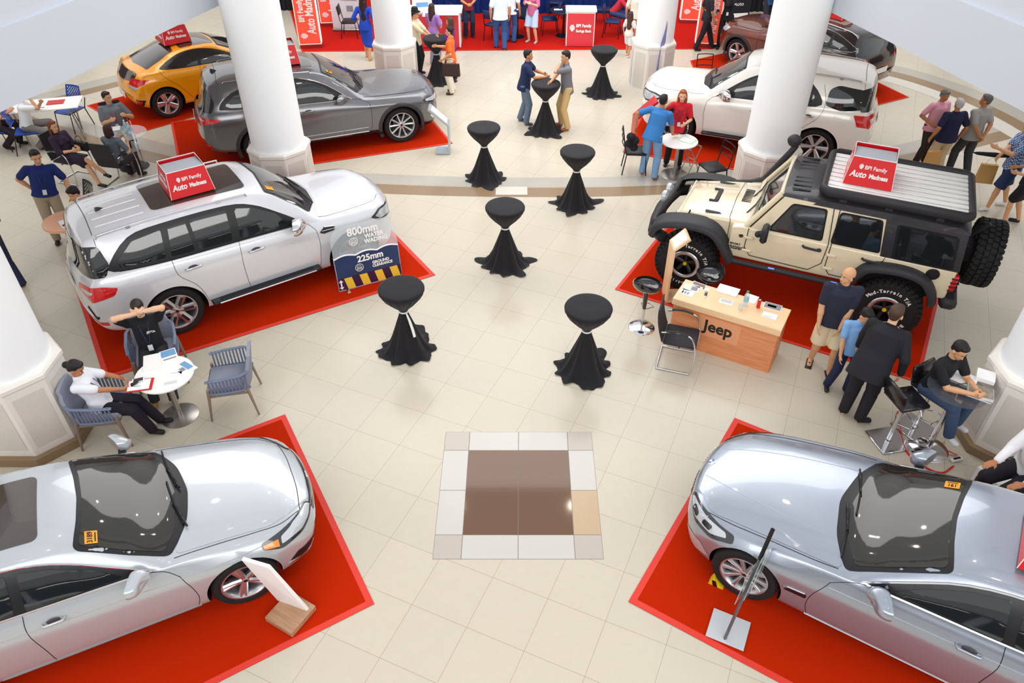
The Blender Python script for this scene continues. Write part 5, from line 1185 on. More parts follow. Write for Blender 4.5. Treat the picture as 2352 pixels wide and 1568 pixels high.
def person(label, loc, face, H=1.70, top=('#1f2a4a', .0), bottom=('pants', '#2a2a30'), shoes='#201c1c', hair=('short', '#17120f'), skin='a',
           ph=None, px=0., lean=0., side=0., twist=0., yaw=0., pitch=0., hl=None, hr=None, fl=None, fr=None, fat=1., z0=0., vox=.010, el=None, er=None, kl=None, kr=None,
           curl=(.4, .4), sit=False, fem=False, extra=(), pal_l=None, pal_r=None, hdl=None, hdr=None, topmat=None, group=None, collar=True, child=1.0, toe=(8, -8)):
    s = H/1.75; t = thing('person', label, 'person', (loc[0], loc[1], z0), R(face), group)
    m_skin = mat('skin_'+skin, SK[skin], .5, spec=.35)
    ph = (.93 if ph is None else ph)*s if not sit else (ph if ph is not None else .52)
    pel = Vector((px, 0, ph)); cl, sl = math.cos(R(lean)), math.sin(R(lean))
    T = Matrix.Translation(pel) @ Matrix.Rotation(R(lean), 4, 'Y') @ Matrix.Rotation(R(side), 4, 'X') @ Matrix.Rotation(R(twist), 4, 'Z')
    def tp(x, y, z): return T @ Vector((x*s, y*s, z*s))
    sh = .170 if fem else .192; shl, shr = tp(0, sh, .45), tp(0, -sh, .45)
    neck0, neck1 = tp(0, 0, .49), tp(.012, 0, .575)
    hw = .095; hpl, hpr = pel+Vector((0, hw*s, -.02*s)), pel+Vector((0, -hw*s, -.02*s))
    tl, sl_ = .43*s, .42*s; ah = .085*s
    fl = Vector(fl) if fl is not None else Vector((0, .11*s, 0)); fr = Vector(fr) if fr is not None else Vector((0, -.11*s, 0))
    al, ar = Vector((fl.x, fl.y, fl.z+ah)), Vector((fr.x, fr.y, fr.z+ah))
    knl, al = ik(hpl, al, tl, sl_, kl or ((1, .05, .1) if not sit else (1, .1, 1))); knr, ar = ik(hpr, ar, tl, sl_, kr or ((1, -.05, .1) if not sit else (1, -.1, 1)))
    ua, fa = .285*s, .255*s
    wl = Vector(hl) if hl is not None else tp(.06, sh+.08, -.06); wr = Vector(hr) if hr is not None else tp(.06, -sh-.08, -.06)
    ell, wl = ik(shl, wl, ua, fa, el or (-.6, .5, -.6)); elr, wr = ik(shr, wr, ua, fa, er or (-.6, -.5, -.6))
    # head frame
    HT = Matrix.Translation(neck1) @ Matrix.Rotation(R(yaw)+R(twist), 4, 'Z') @ Matrix.Rotation(R(pitch), 4, 'Y')
    k = s*child
    def hp(x, y, z): return HT @ Vector((x*k, y*k, z*k))
    HR = HT.to_3x3()
    b = MB(); X3 = T.to_3x3()
    ydir = X3 @ Vector((0, 1, 0))
    # head
    b.ball(hp(-.012, 0, .118), (.094*k, .076*k, .098*k), 20, 14, HR); b.ball(hp(.020, 0, .055), (.066*k, .058*k, .072*k), 18, 12, HR)
    b.ball(hp(.060, 0, .010), (.028*k, .030*k, .022*k), 12, 8, HR); cap(b, hp(.074, 0, .085), hp(.094, 0, .052), .009*k, .014*k, 10)
    for sg in (1, -1): b.ball(hp(-.008, sg*.078, .072), (.020*k, .010*k, .032*k), 10, 8, HR)
    b.ball(hp(.062, 0, .100), (.024*k, .052*k, .016*k), 12, 8, HR); b.ball(hp(.074, 0, .030), (.014*k, .024*k, .010*k), 10, 6, HR)
    cap(b, neck0, hp(-.01, 0, .045), .058*s*(.88 if fem else 1), .052*s*(.88 if fem else 1), 14)
    # torso core
    cap(b, tp(0, .05, .43), tp(0, -.05, .43), .075*s, .075*s, 14, 1.0); cap(b, tp(0, 0, .36), tp(0, 0, .05), .104*s*fat, .100*s*fat, 16, 1.30, ydir)
    cap(b, pel+Vector((0, .05*s, 0)), pel-Vector((0, .05*s, 0)), .10*s*fat, .10*s*fat, 14)
    f5 = .5+.5*fat
    for a, e, w, sg in ((shl, ell, wl, 1), (shr, elr, wr, -1)):
        cap(b, tp(0, sg*.10, .47), a, .045*s, .050*s, 12); cap(b, a, e, .052*s*f5*(.85 if fem else 1), .042*s*f5*(.9 if fem else 1), 14); cap(b, e, e.lerp(w, .4), .041*s*f5*(.9 if fem else 1), .042*s*f5*(.88 if fem else 1), 14); cap(b, e.lerp(w, .4), w, .042*s*f5*(.88 if fem else 1), .0285*s*(.9 if fem else 1), 14)
    for a, kn, an in ((hpl, knl, al), (hpr, knr, ar)):
        cap(b, a, kn, .086*s*f5, .054*s*f5, 16); cap(b, kn, kn.lerp(an, .35), .052*s*f5, .056*s*f5, 16); cap(b, kn.lerp(an, .35), an, .056*s*f5, .037*s, 16)
    # feet
    feet = []
    for an, f0, td in ((al, fl, toe[0]), (ar, fr, toe[1])):
        d = Vector((math.cos(R(td)), math.sin(R(td)), 0)); heel = Vector((an.x, an.y, an.z-.05*s)); feet.append((an, heel, d)); cap(b, an, heel-d*.01*s, .034*s, .032*s, 12)
        cap(b, heel, heel+d*.12*s-Vector((0, 0, .008*s)), .030*s, .027*s, 12, 1.25, (-d.y, d.x, 0)); 
    hand(b, wl, hdl or (wl-ell), pal_l or (0, -1, 0), s, curl[0], -1 if True else 1); hand(b, wr, hdr or (wr-elr), pal_r or (0, 1, 0), s, curl[1], 1)
    remesh(b, 'body', m_skin, t, vox, 2, .4)
    # clothes
    tc, slv = top[0], top[1]
    mt = topmat or mat('cloth_'+tc, tc, .85, bump=.1, nscale=30); b = MB()
    if slv is not None:
        e0 = .013*s
        jk = 1.08 if top[2:] and top[2] == 'jacket' else 1.0; cap(b, tp(0, .08, .43), tp(0, -.08, .43), .084*s, .084*s, 16); cap(b, tp(.005, 0, .35), tp(.010*fat, 0, .12), .126*s*fat*jk, (.118 if not fem else .102)*s*fat*jk, 20, 1.42 if not fem else 1.28, ydir)
        if fem: 
            for sg in (1, -1): b.ball(tp(.075, sg*.065, .32), (.058*s,)*3, 12, 8)
        hem = -.01 if 'belt' in extra else (-.20 if jk > 1 else (-.03 if sit else -.11)); flat_tube(b, tp(.005, 0, .16), tp(0, 0, .04), (.116 if not fem else .104)*s*fat*jk, (.160 if not fem else .140)*s*fat*jk, .130*s*fat*jk, .172*s*fat*jk, ydir); flat_tube(b, tp(0, 0, .045), pel+X3 @ Vector((0, 0, hem*s)), .130*s*fat*jk, .172*s*fat*jk, .146*s*fat*jk, .192*s*fat*jk, ydir)
        for a, e, w, sg in ((shl, ell, wl, 1), (shr, elr, wr, -1)):
            cap(b, tp(0, sg*.10, .455), a, .062*s, .069*s, 14)
            if slv < .99: q = a.lerp(e, .72 if slv < .5 else slv); cap(b, a, q, .069*s*f5, .062*s*f5, 14)
            else: cap(b, a, e, .070*s*f5, .058*s*f5, 14); cap(b, e, e.lerp(w, slv-1), .058*s*f5, .044*s, 14)
        cap(b, tp(0, 0, .45), neck0+(neck1-neck0)*.12, .085*s, .064*s, 14)
        if top[2:] and top[2] == 'dress':
            pass
        remesh(b, 'shirt' if not (top[2:]) else top[2], mt, t, max(vox, .012), 5)
    kind, bc = bottom[0], bottom[1]; mb_ = mat('cloth_'+bc, bc, .85, bump=.1, nscale=30)
    if kind:
        b = MB(); kb = 1.0 if ('belt' in extra or sit) else .93; cap(b, pel+Vector((0, .045*s, -.01*s)), pel-Vector((0, .045*s, .01*s)), .118*s*fat*kb, .118*s*fat*kb, 16); cap(b, pel, tp(0, 0, .06 if 'belt' in extra else .03), .114*s*fat*kb, .112*s*fat*kb, 16, 1.28, ydir)
        if kind in ('pants', 'shorts'):
            for a, kn, an in ((hpl, knl, al), (hpr, knr, ar)):
                if kind == 'pants': cap(b, a, kn, .106*s*f5, .080*s*f5, 16); cap(b, kn, kn.lerp(an, .3), .079*s*f5, .074*s*f5, 16); flat_tube(b, kn.lerp(an, .15), an+(an-kn).normalized()*.035*s, .077*s*f5, .077*s*f5, .068*s, .066*s, (0, 1, 0))
                else: cap(b, a, a.lerp(kn, .6), .110*s*f5, .104*s*f5, 16); flat_tube(b, a.lerp(kn, .4), kn+(kn-a).normalized()*.01, .106*s*f5, .106*s*f5, .110*s*f5, .108*s*f5, (0, 1, 0))
        else:
            hem = bottom[2] if len(bottom) > 2 else .8
            for a, kn, an in ((hpl, knl, al), (hpr, knr, ar)):
                q = a.lerp(kn, min(1, hem)); cap(b, a, q, .105*s*f5, .098*s, 16)
                if hem > 1: cap(b, kn, kn.lerp(an, hem-1), .098*s, .10*s, 16)
            q1, q2 = hpl.lerp(knl, min(1, hem)), hpr.lerp(knr, min(1, hem)); cap(b, pel, (q1+q2)/2, .115*s, .10*s, 16, 1.2, (q1-q2))
            if hem > 1: r1, r2 = knl.lerp(al, hem-1), knr.lerp(ar, hem-1); cap(b, (q1+q2)/2, (r1+r2)/2, .11*s, .11*s, 16, 1.2, (q1-q2))
        remesh(b, {'pants': 'trousers', 'shorts': 'shorts', 'skirt': 'skirt'}.get(kind, kind), mb_, t, max(vox, .012), 4)
        if 'belt' in extra:
            g = MB(); g.tube([tp(math.cos(a)*.121*fat, math.sin(a)*.152*fat, .052) for a in [2*math.pi*q/20 for q in range(20)]], .014*s, 6, closed=True); g.build('belt', mat('belt_black', '#141214', .4), t, 60)
    if shoes:
        sm = mat('shoe_'+shoes, shoes, .45)
        for an, heel, d in feet:
            b = MB(); sdv = (-d.y, d.x, 0); cap(b, heel+Vector((0, 0, .012*s)), heel+d*.13*s-Vector((0, 0, .004*s)), .040*s, .034*s, 14, 1.15, sdv)
            if 'sandal' in extra:
                b = MB(); b.box(heel+d*.065*s-Vector((0, 0, .034*s)), (.25*s, .095*s, .02), (0, 0, math.atan2(d.y, d.x)), bev=.008); st = [heel+d*.05*s+Vector((sdv[0], sdv[1], 0))*.04*s-Vector((0, 0, .02*s)), heel+d*.12*s+Vector((0, 0, .028*s)), heel+d*.05*s-Vector((sdv[0], sdv[1], 0))*.04*s-Vector((0, 0, .02*s))]; b.tube(st, .008, 6)
                b.build('sandal', sm, t, 50); continue
            low = min(v[2] for v in b.v)
            b.v = [(v[0], v[1], max(v[2], heel.z-.034*s)) for v in b.v]; b.build('shoe', sm, t, 60)
    # hair and face
    hk, hc = hair[0], hair[1]; mh = mat('hair_'+hc, hc, .55, bump=.4, nscale=120)
    if hk != 'bald':
        b = MB(); b.ball(hp(-.026, 0, .132), (.096*k, .083*k, .094*k), 18, 12, HR); b.ball(hp(.030, 0, .182), (.048*k, .062*k, .034*k), 14, 8, HR); b.ball(hp(-.058, 0, .085), (.052*k, .068*k, .066*k), 14, 10, HR)
        if hk == 'long':
            for sg in (1, -1): cap(b, hp(-.02, sg*.070, .12), hp(-.035, sg*.082, -.03), .030*k, .032*k, 12); cap(b, hp(-.035, sg*.080, -.03), hp(-.05, sg*.07, -.17*hair[2]), .034*k, .030*k, 12)
            cap(b, hp(-.07, .0, .06), hp(-.085, 0, -.20*hair[2]), .055*k, .042*k, 14, 1.7, HR @ Vector((0, 1, 0)))
        if hk == 'bun': b.ball(hp(-.125, 0, .10), (.045*k, .048*k, .048*k), 14, 10, HR)
        if hk == 'bob':
            for sg in (1, -1): cap(b, hp(-.02, sg*.070, .12), hp(-.02, sg*.078, .0), .032*k, .032*k, 12)
            cap(b, hp(-.07, 0, .08), hp(-.075, 0, -.01), .062*k, .055*k, 14, 1.3, HR @ Vector((0, 1, 0)))
        remesh(b, 'hair', mh, t, max(vox, .010), 2)
    else:
        b = MB()
        for sg in (1, -1): cap(b, hp(-.01, sg*.072, .095), hp(-.075, sg*.045, .085), .016*k, .020*k, 10)
        cap(b, hp(-.085, .04, .08), hp(-.085, -.04, .08), .022*k, .022*k, 10); remesh(b, 'hair', mh, t, .010, 2)
    me_, md_ = mat('eye_white', '#e8e4e0', .3), mat('eye_dark', '#1a100c', .3)
    for sg in (1, -1):
        e = MB(); e.ball(hp(.072, sg*.030, .086), (.010*k, .0155*k, .0085*k), 10, 6, HR); eo = e.build('eye', me_, t, 60)
        e = MB(); e.ball(hp(.0795, sg*.030, .086), (.0045*k, .0075*k, .0075*k), 8, 6, HR); e.build('iris', md_, eo, 60)
        e = MB(); cap(e, hp(.082, sg*.016, .106), hp(.074, sg*.048, .106), .0045*k, .0040*k, 6); e.build('eyebrow', mh, t, 60)
    e = MB(); cap(e, hp(.084, .018, .026), hp(.084, -.018, .026), .006*k, .006*k, 8, ); e.build('mouth', mat('lips' if not fem else 'lips_red', '#a8604e' if not fem else '#b03a3a', .4), t, 60)
    # extras
    if 'lanyard' in extra or 'lanyard_red' in extra:
        mm = mat('lanyard_navy', '#26385e', .6) if 'lanyard' in extra else mat('lanyard_red', '#b02430', .6)
        g = MB(); f_ = .125*fat+.012
        pts = [tp(-.05, .065, .50), tp(.055, .062, .47), tp(f_, .04, .33), tp(f_+.01, 0, .16), tp(f_, -.04, .33), tp(.055, -.062, .47), tp(-.05, -.065, .50)]
        g.tube(smooth_line(pts, 5), .006*s, 6); g.build('lanyard', mm, t, 60)
        g = MB(); g.box(tp(f_+.022, 0, .10), (.006, .062*s, .09*s), X3); g.build('badge_card', mat('badge_card', '#dfe3ea', .3), t, None)
    if collar and slv is not None and not fem:
        g = MB(); g.tube([neck0.lerp(neck1, .22)+X3 @ Vector((math.cos(a)*.062*s+.004, math.sin(a)*.066*s, -.016*math.cos(a)*s)) for a in [2*math.pi*q/16 for q in range(16)]], .011*s, 6, closed=True); g.build('collar', mt, t, 60)
    if 'watch_l' in extra or 'watch_r' in extra:
        w, e = (wl, ell) if 'watch_l' in extra else (wr, elr); d = (w-e).normalized(); c = w-d*.02*s; g = MB(); g.tube([c-d*.008, c+d*.008], .030*s, 14); g.build('watch', mat('watch_silver', '#b9b9bd', .25, metal=.7), t, 60)
    if 'glasses' in extra or 'shades_up' in extra:
        z = .088 if 'glasses' in extra else .185; xo = .088 if 'glasses' in extra else .055; g = MB()
        for sg in (1, -1): g.tube([hp(xo, sg*.030+math.cos(a)*.020, z+math.sin(a)*.014) for a in [2*math.pi*q/10 for q in range(10)]], .003, 5, closed=True); g.tube([hp(xo, sg*.05, z), hp(-.01, sg*.084, z)], .003, 5)
        g.build('glasses', mat('frame_dark', '#2a1a1a', .3), t, 60)
    if 'hat' in extra:
        g = MB(); g.lathe([(.0, .10), (.07, .105), (.088, .07), (.092, .0), (.145, -.005), (.15, -.012), (.09, -.014)], 24); ho = g.build('hat', mat('hat_black', '#1a1a1c', .8), t, 50); ho.matrix_local = HT @ Matrix.Translation((-.02*k, 0, .165*k)) @ Matrix.Rotation(R(-8), 4, 'Y') @ Matrix.Scale(k, 4)
    t['_wl'] = 0; del t['_wl']
    return t, dict(wl=wl, wr=wr, T=T, hp=hp, tp=tp, shl=shl, shr=shr, s=s)
def at(px, py, z=0): p = P(px, py, z); return (p.x, p.y)
def chest_logo(t, info, txt, x, y, z, size, m):
    X3 = info['T'].to_3x3(); o0 = info['tp'](x, y, z); text('shirt_logo', txt, size, m, frame(o0, X3 @ Vector((0, 1, 0)), X3 @ Vector((0, 0, 1))), t, bold=.001)
NV, DK, BK = '#1b2a52', '#20202a', '#16161b'
def fa(px, py, qx, qy):
    a, b = P(px, py), P(qx, qy); return math.degrees(math.atan2(b.y-a.y, b.x-a.x))
# heading helper: 270 faces the camera, 90 faces away, 0 faces right, 180 faces left
# -- the pair talking over a cocktail table
person('person in a navy polo shirt and faded jeans leaning on the cocktail table', at(1203, 283), -5, 1.70, (NV, .0), ('pants', '#66788c'), '#3c3c44', hl=(.42, .10, 1.12), hr=(.46, -.12, 1.12), lean=8, fl=(-.10, .12, 0), fr=(.06, -.10, 0), fat=1.1, el=(-.2, .8, -.6), er=(-.2, -.8, -.6))
person('person in a grey polo shirt and tan trousers touching the cheek', at(1298, 294), 190, 1.76, ('#77777e', .0), ('pants', '#d2b27c'), '#a4572c', skin='b', hl=(.14, .0, 1.50), hr=(.40, .12, 1.12), fl=(-.02, .14, 0), fr=(.05, -.16, 0), curl=(.8, .9), lean=4, extra=('watch_l',), el=(.4, .7, -.8), yaw=10, pitch=8)
# -- the group around the far left cocktail table
person('person in a black hat and a cream lace shirt with black trousers', at(962, 172), -10, 1.66, ('#e4d6b4', 1.1), ('pants', BK), '#201c1c', hair=('short', '#14100e'), extra=('hat',), hl=(.40, .05, .98), hr=(.42, -.02, .96), skin='b', curl=(.7, .7), pitch=10)
person('person with a long ponytail in a lilac top holding a dark bag strap', at(1000, 150), 60, 1.60, ('#a678c4', .0), ('pants', '#8a8f98'), '#3a3030', hair=('long', '#3b2520', 1.1), fem=True, hl=(.30, .1, 1.05), hr=(.22, -.12, 1.05), vox=.012)
person('person in a purple patterned blouse half hidden behind the orange shirt', at(1040, 186), 165, 1.60, ('#5b2a86', .0), ('pants', BK), '#222222', hair=('bob', '#4a3328'), fem=True, hl=(.28, .1, 1.08), hr=(.28, -.1, 1.08), vox=.012)
ora, oi = person('person in an orange top and cream trousers with a brown handbag', at(1040, 214), 175, 1.62, ('#f0702c', .0), ('pants', '#e6dfcc'), '#3a2a22', hair=('short', '#1c1512'), hl=(.16, .22, .90), hr=(.34, -.1, 1.1), skin='b')
# -- people on and before the back carpet
person('person with very long hair in a royal blue dress walking away', at(848, 135), 85, 1.64, ('#1f4ac0', 1.6, 'dress_top'), ('skirt', '#1f4ac0', 1.15), '#c9a06a', hair=('long', '#2a1a18', 1.9), fem=True, hl=(.15, .24, 1.0), hr=(.10, -.22, .95), fl=(.10, .08, 0), fr=(-.16, -.06, 0), skin='b')
person('person in a blue denim shirt standing behind the blue dress', at(835, 66), 275, 1.68, ('#4c6f9e', 1.3), ('pants', BK), '#222222', hl=(.25, .2, 1.05), hr=(.25, -.15, 1.05), vox=.013)
person('person in a red and dark shirt with dark trousers waiting at the stage booth', at(1078, 86), 280, 1.64, ('#8a2230', .0), ('pants', '#1d2c44'), '#222222', hl=(.24, .06, .98), hr=(.24, -.06, .98), vox=.012, curl=(.8, .8))
person('person in a red shirt behind the white counter papers', at(985, 60), 285, 1.64, ('#b3202c', .0), ('pants', BK), '#222222', hl=(.28, .2, 1.02), hr=(.28, -.2, 1.02), vox=.013)
person('person in a white shirt and blue jeans walking at the carpet edge', at(1150, 113), 95, 1.74, ('#dfe8f6', .0), ('pants', '#2f4f86'), '#1c1e2c', hl=(.05, .26, .86), hr=(.10, -.26, .86), fl=(.08, .12, 0), fr=(-.10, -.10, 0), fat=1.15)
person('person in a white shirt beyond the man in white and jeans', at(1172, 98), 70, 1.70, ('#e6ecf8', .0), ('pants', '#33558c'), '#1c1e2c', vox=.012, fat=1.05)
person('person in a floral blouse and pale shorts with bare legs', at(1222, 97), 240, 1.62, ('#c86a94', .9), ('shorts', '#b8cbe6'), '#b9a8a8', hair=('long', '#2a1a18', 1), fem=True, hl=(.26, .1, 1.12), hr=(.26, -.1, 1.12), fl=(.0, .14, 0), skin='d')
person('person in a red vest bending forward on a chair at the back right', at(1425, 74), -15, 1.66, ('#c22a3c', .0), ('pants', '#2c4474'), '#20202a', sit=True, ph=.56, px=-.25, lean=35, hl=(.38, .1, .86), hr=(.38, -.1, .86), fl=(.12, .12, 0), fr=(.12, -.1, 0), vox=.012)
person('person in a cream shirt carrying a blue and red backpack', at(1452, 104), 80, 1.58, ('#e6dfd0', .0), ('pants', '#b9a987'), '#555555', vox=.012, hair=('short', '#17120f'))
person('small child with long brown hair in white shorts', at(1440, 130), 60, 1.18, ('#e9e2d8', .0), ('shorts', '#e6e6e8'), '#e9e4e4', hair=('long', '#4c3026', 1.6), fem=True, child=1.18, vox=.012, fl=(.10, .06, 0), fr=(-.08, -.06, 0))
person('person all in black striding past the red light box', at(1612, 115), 10, 1.70, ('#24242c', .0), ('pants', '#1a1a20'), '#141214', hair=('bob', '#1c1412'), fem=True, fl=(.30, .06, 0), fr=(-.22, -.06, 0), hl=(.02, .2, .85), hr=(.14, -.22, .85), skin='c')
person('person in a black jacket and trousers with an identity card, hand at the mouth', at(1658, 112), 250, 1.66, ('#17171c', 1.9), ('pants', '#15151a'), '#141214', hair=('long', '#3a2018', 1.0), fem=True, hl=(.12, .06, 1.42), hr=(.12, -.26, .98), extra=('lanyard',), vox=.012)
person('person in a blue shirt with folded hands behind the copper car', at(1752, 75), 300, 1.72, ('#2f5a92', .0), ('pants', '#2a2a34'), '#222222', hl=(.26, .06, 1.05), hr=(.26, -.08, 1.05), vox=.013)
person('person in a magenta top with hands clasped at the back right', at(1790, 80), 200, 1.60, ('#b82a7c', .0), ('pants', '#2a2a34'), '#222222', hair=('long', '#1a1210', .8), fem=True, hl=(.22, .06, 1.0), hr=(.22, -.06, 1.0), vox=.013)
# -- at the white round table on the right
person('person in a blue T-shirt and light jeans leaning over the white round table', at(1488, 408), 62, 1.72, ('#3577b8', .0), ('pants', '#7ba3cc'), '#7c4a30', lean=22, side=5, hl=(-.05, .36, 1.02), hr=(.40, -.28, .80), fl=(.08, .16, 0), fr=(-.04, -.14, 0), fat=1.1, skin='c', el=(-.5, 1, -.1), er=(-.1, -.4, -.3), pitch=10, collar=False, hdr=(.9, -.4, -.2), pal_r=(0, 0, -1), curl=(.8, .1))
person('person with long auburn hair in a red shirt behind the white round table', at(1545, 380), 258, 1.62, ('#c81828', .0), ('pants', '#1b171c'), '#1a1616', hair=('long', '#a04f20', 1.0), fem=True, hl=(.26, .12, 1.02), hr=(.16, -.22, 1.38), extra=('lanyard',), skin='d', fl=(.02, .12, 0), fr=(-.02, -.14, 0), er=(.1, -1, -.8), curl=(.3, .8))
# -- three older men and the phone group, far right
person('person with grey hair in a pink polo shirt with a black shoulder strap', at(2110, 376), 285, 1.60, ('#e5a3b4', .0), ('pants', '#3a2c2c'), '#222222', hair=('short', '#6f6a68'), hl=(.22, .08, 1.12), hr=(.12, -.20, .95), fat=1.1, skin='c', yaw=15, pitch=12)
person('person with white hair seen from behind in a navy polo and khaki trousers', at(2140, 405), 95, 1.64, ('#17193c', .0), ('pants', '#cbb795'), '#3a3030', hair=('short', '#b6b4b2'), hl=(.02, .30, .84), hr=(.02, -.27, .84), fat=1.2, fl=(.02, .14, 0), skin='c')
person('person with grey hair in a grey T-shirt with hands clasped behind the back', at(2196, 402), 110, 1.70, ('#96948f', .0), ('pants', '#35353a'), '#1d1a1a', hair=('short', '#5c5956'), hl=(-.20, .05, .92), hr=(-.22, -.03, .92), el=(-.5, 1, 0), er=(-.5, -1, 0), fat=1.15, skin='c', fl=(.12, .12, 0), fr=(-.12, -.12, 0), yaw=30, collar=False)
mpl_ = mat('plaid_blue', '#5a7fb5', .85)
nn = mpl_.node_tree; tx = nn.nodes.new('ShaderNodeTexCoord'); ck = nn.nodes.new('ShaderNodeTexChecker'); ck.inputs['Scale'].default_value = 34; ck.inputs['Color1'].default_value = (*hexc('#2e4a86'), 1); ck.inputs['Color2'].default_value = (*hexc('#a9bcd8'), 1)
nn.links.new(tx.outputs['Object'], ck.inputs[0]); nn.links.new(ck.outputs[0], nn.nodes['Principled BSDF'].inputs['Base Color'])
person('person in a blue checked shirt and navy shorts raising a phone at the right edge', at(2283, 478), 175, 1.72, ('#5a7fb5', .0), ('shorts', '#24345c'), '#e6e6e6', hl=(.42, .06, 1.22), hr=(.44, .14, 1.02), topmat=mpl_, fl=(.18, .10, 0), fr=(-.22, -.12, 0), skin='b', fat=1.1, curl=(.7, .7))
person('person with long hair in a black dress at the right edge', at(2318, 512), 150, 1.62, ('#141418', .0, 'dress_top'), ('skirt', '#141418', .85), '#14151a', hair=('long', '#4a2a1a', 1.8), fem=True, skin='b', hl=(.22, .14, 1.0), hr=(.24, -.14, 1.0), fl=(.10, .08, 0), fr=(-.12, -.08, 0))
# -- by the beige off-roader
person('bald person in a dark polo shirt, cream shorts and sandals', at(1880, 843), 252, 1.72, ('#26283a', .0), ('shorts', '#dccbaa'), '#2a2624', hair=('bald', '#3a322e'), hl=(.20, .06, .82), hr=(.14, -.20, .84), fat=1.22, fl=(.10, .13, 0), fr=(-.10, -.12, 0), extra=('sandal',), skin='b', yaw=-55, vox=.009, side=2)
person('boy in a light blue polo shirt and navy trousers looking down', at(1922, 893), 262, 1.42, ('#7fb0e6', .0), ('pants', '#1c2746'), '#1f1a1a', hair=('short', '#14100e'), hl=(.14, .16, .72), hr=(.14, -.16, .68), child=1.12, skin='b', yaw=25, pitch=28, fr=(-.02, -.14, 0), fl=(.05, .10, 0), vox=.009)
person('person in a black suit seen from behind, bending over the boy', at(1962, 950), 48, 1.80, ('#1d1c22', 1.95, 'jacket'), ('pants', '#1b1a20'), '#171313', hair=('short', '#4a352a'), lean=24, hl=(.25, .30, .84), hr=(.02, -.32, .88), fl=(-.10, .12, 0), fr=(-.12, -.10, 0), fat=1.2, skin='d', yaw=-6, toe=(20, -45), vox=.009, px=-.12, pitch=5)
# -- bar table at the right edge
pr, ir = person('person in a black polo shirt and jeans seated at the glass bar table', at(2144, 886, .8), 298, 1.72, (BK, .0), ('pants', '#3a4e6e'), '#dcdcde', sit=True, ph=.80, px=-.02, lean=8, hl=(.46, .04, 1.08), hr=(.46, -.08, 1.08), fl=(.34, .22, .30), fr=(.46, -.10, .34), skin='b', pitch=22, yaw=-12, vox=.009, curl=(.8, .8), kl=(1, .4, .6), kr=(1, -.2, .6))
person('person in a white long-sleeved shirt and black trousers seated at the right edge', at(2375, 1075, .8), 192, 1.74, ('#e9e9ec', 1.9), ('pants', '#1b171f'), '#191416', sit=True, ph=.78, px=.0, lean=6, hl=(.40, .26, .93), hr=(.44, -.10, .90), fl=(.50, .10, .10), fr=(.42, -.14, .10), skin='c', fat=1.25, vox=.009, pal_l=(0, 0, -1), pal_r=(0, 0, -1), hdr=(1, .1, -.1), curl=(.2, .15))
# -- left: white table group
LJ = at(352, 800, .5); 
tj, ij = person('person in a black polo shirt and blue lanyard rubbing both eyes', LJ, 292, 1.72, (BK, .0), ('pants', '#2a2a2e'), '#a57a3a', hair=('short', '#2a201c'), sit=True, ph=.52, lean=-4, hl=(.13, .045, 1.20), hr=(.13, -.05, 1.19), el=(.15, 1, .35), er=(.15, -1, .2), hdl=(-.1, -1, .1), hdr=(-.1, 1, .1), pal_l=(-1, 0, 0), pal_r=(-1, 0, 0), fl=(.62, .12, 0), fr=(.56, -.12, 0), skin='d', extra=('lanyard', 'watch_l'), pitch=14, yaw=-8, vox=.008, curl=(.8, .8), fat=1.02)
chest_logo(tj, ij, 'JETTA', .158, .07, .34, .04, msignw)
LW = at(232, 925, .5)
tw_, iw = person('person in a white polo shirt with hair in a bun, sitting back with a phone', LW, 8, 1.62, ('#e4e6ee', .0), ('pants', '#1b1824'), '#15131a', hair=('bun', '#14100f'), sit=True, ph=.50, px=.0, lean=-16, hl=(.30, .10, .80), hr=(.36, -.05, .74), fl=(.58, .06, 0), fr=(.52, -.12, 0), fem=True, extra=('lanyard',), skin='c', pitch=28, yaw=-6, vox=.008, fat=1.12, el=(-.3, .8, -.6), er=(-.3, -1, -.5))
person('person walking out of the frame on the left in navy trousers', at(28, 660), 150, 1.72, ('#33302f', .0), ('pants', '#1d2440'), '#191516', fl=(.16, .10, 0), fr=(-.16, -.10, 0), skin='c', hr=(.25, -.25, .95))
person('person in navy polo and khaki trousers, one hand on a black chair', at(150, 552), 300, 1.74, ('#14296a', .0), ('pants', '#a89a82'), '#2a2422', skin='b', hl=(.18, .36, .92), hr=(-.12, -.16, 1.0), extra=('lanyard', 'belt', 'watch_l'), fat=1.12, yaw=10, pitch=10, side=-9, vox=.009, er=(-.4, -1, 0))
person('person in a dark purple dress sitting with crossed legs', at(160, 362, .5), -18, 1.62, ('#2d2036', 1.3, 'dress_top'), ('skirt', '#2d2036', .8), '#141216', hair=('long', '#6a3a22', 1.0), sit=True, ph=.52, lean=-12, hl=(.26, .06, .72), hr=(.24, -.10, .72), fl=(.62, -.10, .02), fr=(.66, .08, .16), fem=True, skin='b', vox=.009, kr=(1, .3, 1), yaw=-6)
person('person in a grey shirt with sunglasses on the head holding papers on the lap', at(272, 298, .5), 300, 1.72, ('#6f757c', .0), ('pants', '#1c1c22'), '#1a1616', hair=('short', '#231a16'), sit=True, ph=.52, lean=-8, hl=(.22, .22, .85), hr=(.22, -.10, .80), fl=(.50, .12, 0), fr=(.50, -.12, 0), skin='b', fat=1.22, extra=('lanyard_red', 'shades_up'), yaw=35, vox=.009)
person('person with a brown bob in a grey shirt seen from behind looking at a phone', at(268, 372, .5), 78, 1.60, ('#656e78', .0), ('pants', '#2a2428'), '#2a2226', hair=('bob', '#3b1f1a'), sit=True, ph=.52, lean=8, hl=(.30, .06, .82), hr=(.28, -.16, .80), fl=(.40, .12, 0), fr=(.42, -.10, 0), fem=True, skin='b', vox=.009)
